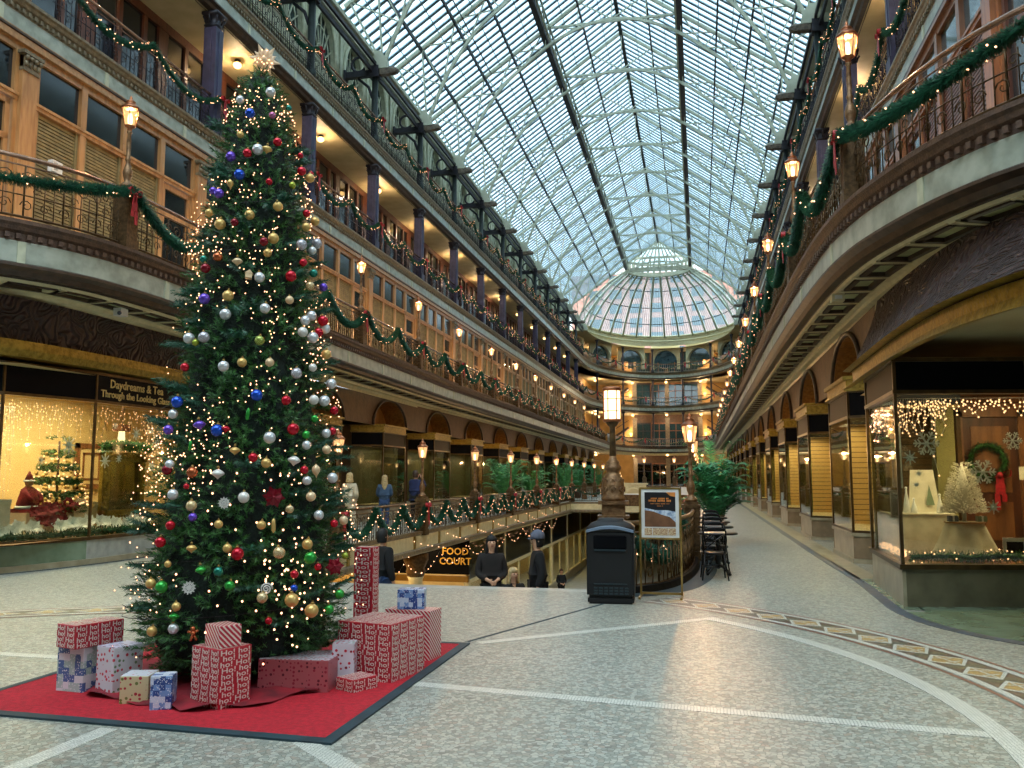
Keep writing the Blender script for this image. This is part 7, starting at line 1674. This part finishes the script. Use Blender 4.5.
# ceiling lamps of the second gallery and of the far galleries
def dome_lamp(): 
    o = thing('ceiling_lamp', '', 'ceiling lamp', group='ceiling lamps of the second gallery'); b = MB(); b.lathe([(.1, 0), (.1, -.05), (.05, -.08)][::-1], 12); b.build('base', 'iron_dark', o); b = MB(); b.ball((0, 0, -.16), .13, 12, 0, .8); b.build('lamp_shade', 'dome_light', o); return o
dl = dome_lamp(); ft = True
for side in ('left', 'right'):
    s = side_s(side)
    for k in range(-1, 12):
        p = (AX + s * 9.8, PY(k) + 2.6, Z4 - .95); lab = 'round glowing ceiling lamp of the second gallery, ' + bay_of(side, k + 1)
        if ft: dl.location = p; dl['label'] = lab; ft = False
        else: dup(dl, p, label=lab)
        if k < 7: LIGHTS.append((p[0], p[1], p[2] - .36, 24))
for lv, z in ((1, Z2 - .86), (2, Z3 - .93), (3, Z4 - .93), (4, 19.0)):
    for i, X in enumerate((-9.3, -4.6, 0, 4.6, 9.3)):
        yy = YE + (14 if abs(X) > 5 else 18); dup(dl, (AX + X, yy, z), label='glowing ceiling lamp in the far end, %s storey, %s from the tree side' % (ORD[lv-1], ORD[i]), group='ceiling lamps of the far galleries', scale=1.4)
        if abs(X) in (4.6, 9.3) or lv > 1: LIGHTS.append((AX + X, yy, z - .8, 90 if abs(X) > 1 else 60))
sc = thing('wall_sconce', '', 'wall lamp', group='wall lamps of the far galleries'); b = MB(); b.lathe([(.12, 0), (.2, .3), (.18, .5)], 12); b.build('lamp_shade', 'sconce_glow', sc); b = MB(); b.lathe([(.05, -.2), (.1, 0)], 8); b.build('base', 'brass', sc); ft = True
for lv, z in enumerate((Z2, Z3, Z4)):
    for i, X in enumerate((-5.2, 5.2)):
        p = (AX + X, YE + 22.2, z + 1.7); lab = 'glowing wall lamp on the yellow far wall, %s storey, %s' % (ORD[lv+1], ('tree side', 'shop side')[i])
        if ft: sc.location = p; sc['label'] = lab; ft = False
        else: dup(sc, p, label=lab)
        LIGHTS.append((p[0], p[1] - .8, p[2] + .5, 60))
# ================================================================ people
def skin_mesh(name, nodes, edges, m, parent, sub=2, root=None):
    """nodes: {key: (pos, radius or (rx, ry))}"""
    keys = list(nodes); me = bpy.data.meshes.new(name); me.from_pydata([nodes[k][0] for k in keys], [(keys.index(a), keys.index(b)) for a, b in edges], []); me.update()
    me.materials.append(M[m]); o = link(name, me, parent); md = o.modifiers.new('Skin', 'SKIN'); md.use_smooth_shade = True
    for i, k in enumerate(keys):
        r = nodes[k][1]; sv = me.skin_vertices[0].data[i]; sv.radius = r if isinstance(r, tuple) else (r, r); sv.use_root = (k == root or (root is None and i == 0))
    sb = o.modifiers.new('Sub', 'SUBSURF'); sb.levels = sub; sb.render_levels = sub
    return o
def person(label, loc, face, coat, legs, hair, hairlen=0, arms='down', H=1.7, stride=0, hat=None, coatlen=.5, bag=None):
    """face: direction in degrees the figure looks at (0 = +x); local: x right, y forward"""
    k = H / 1.75; o = thing('person', label, 'person', loc, math.radians(face - 90)); o.scale = (k,) * 3
    st = stride
    J = {'pelvis': ((0, 0, .95), (.15, .11)), 'waist': ((0, 0, 1.1), (.13, .1)), 'chest': ((0, 0, 1.3), (.16, .11)), 'neckb': ((0, 0, 1.46), .07), 'neck': ((0, .01, 1.52), .05), 'chin': ((0, .03, 1.6), .075), 'head': ((0, .02, 1.67), .092), 'crown': ((0, .01, 1.72), .07)}
    E_ = [('pelvis', 'waist'), ('waist', 'chest'), ('chest', 'neckb'), ('neckb', 'neck'), ('neck', 'chin'), ('chin', 'head'), ('head', 'crown')]
    for s, n in ((-1, 'l'), (1, 'r')):
        f = st * s
        J.update({n+'hip': ((s*.1, 0, .9), .095), n+'knee': ((s*.1, .03 + f * .5, .5), .06), n+'ank': ((s*.1, -.02 + f, .09), .042), n+'toe': ((s*.11, .13 + f, .03), .035)})
        E_ += [('pelvis', n+'hip'), (n+'hip', n+'knee'), (n+'knee', n+'ank'), (n+'ank', n+'toe')]
        sh = (s*.185, 0, 1.42)
        if arms == 'photo' : el, ha = (s*.27, .2, 1.25), (s*.08, .28, 1.55)
        elif arms == 'front': el, ha = (s*.24, .02, 1.14), (s*.08, .22, 1.05)
        elif arms == 'one' and s > 0: el, ha = (s*.24, .16, 1.2), (s*.12, .42, 1.22)
        else: el, ha = (s*.25, -.03, 1.13), (s*.26, .05, .88)
        d = (Vector(ha) - Vector(el)).normalized(); wr = Vector(ha); pm = wr + d * .06
        J.update({n+'sh': (sh, .065), n+'el': (el, .045), n+'wr': (tuple(wr), .03), n+'pm': (tuple(pm), (.034, .02))}); E_ += [('chest', n+'sh'), (n+'sh', n+'el'), (n+'el', n+'wr'), (n+'wr', n+'pm')]
        sd = d.cross(Vector((s, 0, .2))).normalized()
        for i, (off, L) in enumerate(((-.026, .07), (-.009, .08), (.009, .075), (.026, .06))):
            a = pm + sd * off + d * .03; b_ = a + d * L * .6 + Vector((-s * .006, 0, 0)); c = b_ + d * L * .35 + Vector((-s * .018, 0, -.004))
            J.update({n+'f%da' % i: (tuple(a), .009), n+'f%db' % i: (tuple(b_), .008), n+'f%dc' % i: (tuple(c), .007)}); E_ += [(n+'pm', n+'f%da' % i), (n+'f%da' % i, n+'f%db' % i), (n+'f%db' % i, n+'f%dc' % i)]
        a = pm + sd * -.04 - d * .01; b_ = a + d * .04 + sd * -.012; J.update({n+'ta': (tuple(a), .01), n+'tb': (tuple(b_), .009)}); E_ += [(n+'pm', n+'ta'), (n+'ta', n+'tb')]
    skin_mesh('body', J, E_, 'skin', o, 1, 'pelvis')
    # coat
    C = {'hem': ((0, 0, .95 - coatlen * .6), (.2, .16)), 'hips': ((0, 0, .95), (.19, .145)), 'waist': ((0, 0, 1.1), (.175, .135)), 'chest': ((0, 0, 1.3), (.195, .14)), 'col': ((0, 0, 1.47), .085), 'col2': ((0, .0, 1.51), .075)}
    F = [('hem', 'hips'), ('hips', 'waist'), ('waist', 'chest'), ('chest', 'col'), ('col', 'col2')]
    for n, s in (('l', -1), ('r', 1)):
        C[n+'sh'] = (J[n+'sh'][0], .09); C[n+'el'] = (J[n+'el'][0], .072); C[n+'wr'] = (tuple(Vector(J[n+'wr'][0]).lerp(Vector(J[n+'el'][0]), .12)), .055); F += [('chest', n+'sh'), (n+'sh', n+'el'), (n+'el', n+'wr')]
    skin_mesh('coat', C, F, coat, o, 2, 'hips')
    T = {'p': ((0, 0, .93), (.155, .12))}; G = []
    for n in 'lr': T[n+'h'] = (J[n+'hip'][0], .11); T[n+'k'] = (J[n+'knee'][0], .078); T[n+'a'] = (tuple(Vector(J[n+'ank'][0]) + Vector((0, 0, .02))), .062); G += [('p', n+'h'), (n+'h', n+'k'), (n+'k', n+'a')]
    skin_mesh('trousers', T, G, legs, o, 2, 'p')
    b = MB()
    for s, n in ((-1, 'l'), (1, 'r')): x, y, z = J[n+'ank'][0]; b.lathe([(.05, 0), (.055, .03), (.045, .08), (.03, .1)], 10, (x, y + .05, -.005), sx=.9, sy=2.1)
    b.build('shoes', 'hair_dark', o)
    h = MB(); M4 = Matrix.Translation((0, -.005, 1.685)); prof = [(.02, .125), (.075, .1), (.104, .05), (.112, 0), (.108, -.04)]
    vs = []; fs = []; K = 18
    rings = prof + ([(.1, -.1), (.085, -.13)] if hairlen == 0 else [(.12, -.12), (.13, -.12 - hairlen * .5), (.1, -.12 - hairlen)])
    for r, z in rings:
        for i in range(K):
            a = 2*pi*i/K; y = sin(a); rr = r
            if z < .03 and y > .35: rr = r * (.78 if z > -.06 else .5)
            zz = z if not (y > .3 and z < 0) else max(z, .02 if y > .6 else z)
            vs.append((cos(a) * rr * .9, y * rr * (1.02 if y < 0 else .95), 1.685 + zz))
    for j in range(len(rings) - 1):
        for i in range(K): fs.append((j*K+i, j*K+(i+1) % K, (j+1)*K+(i+1) % K, (j+1)*K+i))
    fs.append(tuple(range(K))); h.add(vs, fs, 0, True); h.build('hair', hair, o)
    f = MB(); f.lathe([(.004, .03), (.012, .01), (.018, -.012), (.008, -.02)], 8, (0, .115, 1.655)); 
    for s in (-1, 1): f.lathe([(.005, -.03), (.014, 0), (.008, .03)], 8, (s * .092, .0, 1.655), sx=.5)
    f.build('nose_and_ears', 'skin', o)
    e = MB(); 
    for s in (-1, 1): e.ball((s * .034, .1, 1.68), .011, 8)
    e.build('eyes', 'eye_dark', o); l = MB(); l.cbox((0, .106, 1.615), (.045, .012, .012)); l.build('mouth', 'lips', o)
    if hat: c = MB(); c.lathe([(.118, -.01), (.125, .02), (.115, .08), (.06, .13), (.01, .145)], 16, (0, .0, 1.7)); c.add([(-.09, .08, 1.7), (.09, .08, 1.7), (.07, .17, 1.69), (-.07, .17, 1.69)], [(0, 1, 2, 3)]); c.build('cap', hat, o)
    if arms == 'photo': q = MB(); q.box(-.08, .08, .3, .315, 1.56, 1.66); t_ = thing('phone', 'small dark phone held up by the person in the navy jacket', 'phone', tuple(o.matrix_world.translation)); bpy.context.view_layer.update(); t_.location = loc; t_.rotation_euler = o.rotation_euler; t_.scale = o.scale; q.build('case', 'fascia_dark', t_)
    return o
person('person in a cream coat walking by the shops beyond the stair well', (-9.5, 22.6, .003), 75, 'coat_cream', 'coat_cream', 'hair_blond', .06, 'front', 1.66, .1)
person('person with long blond hair and a blue coat beyond the stair-well rail', (-9.6, 25.6, .003), 110, 'coat_blue', 'denim', 'hair_blond', .3, 'front', 1.6, .05)
person('person in a navy jacket raising a phone to take a photograph', (-9.5, 28.3, .003), 80, 'coat_navy', 'hair_dark', 'hair_brown', 0, 'photo', 1.76, .0, coatlen=.25)
sz = lambda y: -5.0 * (math.floor((y - 12.2) / .30)) / 28 - .002
def on_stairs(label, x, y, *a, **k): return person(label, (x, y, sz(y)), *a, **k)
on_stairs('person in a black coat and jeans behind the tall red gift by the stair', -5.35, 14.2, 60, 'coat_black', 'denim', 'hair_dark', 0, 'down', 1.74, .06, coatlen=.35)
on_stairs('person with long dark hair in a brown coat climbing the stair', -3.4, 14.1, -70, 'coat_brown', 'coat_black', 'hair_dark', .3, 'front', 1.66, .08)
on_stairs('person in a dark jacket bending forward beside the long-haired person on the stair', -3.2, 14.9, -50, 'coat_black', 'coat_black', 'hair_blond', .1, 'one', 1.6, .1)
on_stairs('person in a grey cap and black coat climbing the stair', -2.62, 14.1, 200, 'coat_black', 'coat_black', 'hair_dark', 0, 'down', 1.72, .05, hat='cap_grey')
person('small distant person in a dark jacket on the lower floor', (-7.2, 45.5, ZL), -60, 'coat_black', 'coat_black', 'hair_brown', 0, 'front', 1.75, .1)
# ================================================================ light, sky, camera
for i, (x, y, z, e) in enumerate(LIGHTS):
    l = bpy.data.lights.new('lamp_light', 'POINT'); l.energy = e * LK; l.color = (1, .7, .42); l.shadow_soft_size = .04
    o = bpy.data.objects.new('lamp_light', l); o.location = (x, y, z); COL.objects.link(o)
def area(x, y, z, sx, sy, e, col=(1, .72, .4), rot=(0, 0, 0)):
    l = bpy.data.lights.new('shop_light', 'AREA'); l.shape = 'RECTANGLE'; l.size = sx; l.size_y = sy; l.energy = e; l.color = col
    o = bpy.data.objects.new('shop_light', l); o.location = (x, y, z); o.rotation_euler = rot; COL.objects.link(o); return o
area(-12.8, 15.6, 3.4, 1.6, 5.0, 300, (1, .78, .5)); area(4.0, 13.3, 2.9, 2.2, 1.8, 85, (1, .72, .42))
for k in range(0, 8):
    for s in (-1, 1): area(AX + s * 9.6, LY(k), 3.4, 2.2, 4.5, 70, (1, .66, .3))
for k in range(-1, 7):
    for s in (-1, 1): area(AX + s * 7.35, LY(k), 2.66, .5, 2.2, 24 if s > 0 else 14, (1, .78, .5))
for y in (35, 48, 62, 80): area(WXL - 2.0, y, -.9, 2.0, 12, 190, (1, .7, .36)); area(WXR + 2.2, y, -.9, 2.0, 12, 140, (1, .7, .36))
area(WXL - 1.8, 24, -.9, 2.0, 8, 160, (1, .68, .32))
area(AX, YE + 9, 4.5, 8, 3, 120, (1, .7, .4))  # bare area lamp above the far floor, outside any shop
w = bpy.data.worlds.new('overcast'); S.world = w; w.use_nodes = True; t = NT(w); bg = t.n['Background']
tc = t.new('ShaderNodeTexCoord'); sp = t.new('ShaderNodeSeparateXYZ'); t.link(tc.outputs['Generated'], sp.inputs[0])
n = t.new('ShaderNodeTexNoise', i_Scale=2.5, i_Detail=3.0); t.link(tc.outputs['Generated'], n.inputs['Vector'])
t.link(t.mix(n.outputs[0], (.58, .80, .93, 1), (.84, .95, 1.0, 1)), bg.inputs[0])
# overcast sky, made brighter behind the camera to fill the interior
b2 = t.new('ShaderNodeMapRange', i_From_Min=-1.0, i_From_Max=.25, i_To_Min=SKY_BACK, i_To_Max=SKY); t.link(sp.outputs[1], b2.inputs[0]); t.link(b2.outputs[0], bg.inputs[1])
fill_sun = bpy.data.lights.new('fill_sun', 'SUN'); fill_sun.energy = SUN; fill_sun.angle = math.radians(70); fill_sun.color = (.86, .94, 1.0)  # soft sun added to lift the interior without brightening the visible sky
so = bpy.data.objects.new('fill_sun', fill_sun); so.rotation_euler = (math.radians(28), math.radians(8), 0); COL.objects.link(so)
cd = bpy.data.cameras.new('camera'); cam = bpy.data.objects.new('camera', cd); COL.objects.link(cam); S.camera = cam
cd.sensor_width = 36; cd.lens = 862 / 1024 * 36; cd.clip_end = 600; cd.clip_start = .05
cam.location = (0, 0, 1.6); cam.rotation_euler = (pi / 2 + .107, 0, .213)
S.view_settings.view_transform = 'Standard'; S.view_settings.look = 'None'; S.view_settings.gamma = 1; S.view_settings.use_curve_mapping = False
S.view_settings.exposure = EXPO
try:
    S.cycles.use_denoising = True; S.cycles.transparent_max_bounces = 24; S.cycles.max_bounces = 7; S.cycles.diffuse_bounces = 4; S.cycles.sample_clamp_indirect = 6; S.cycles.use_light_tree = True
except Exception: pass
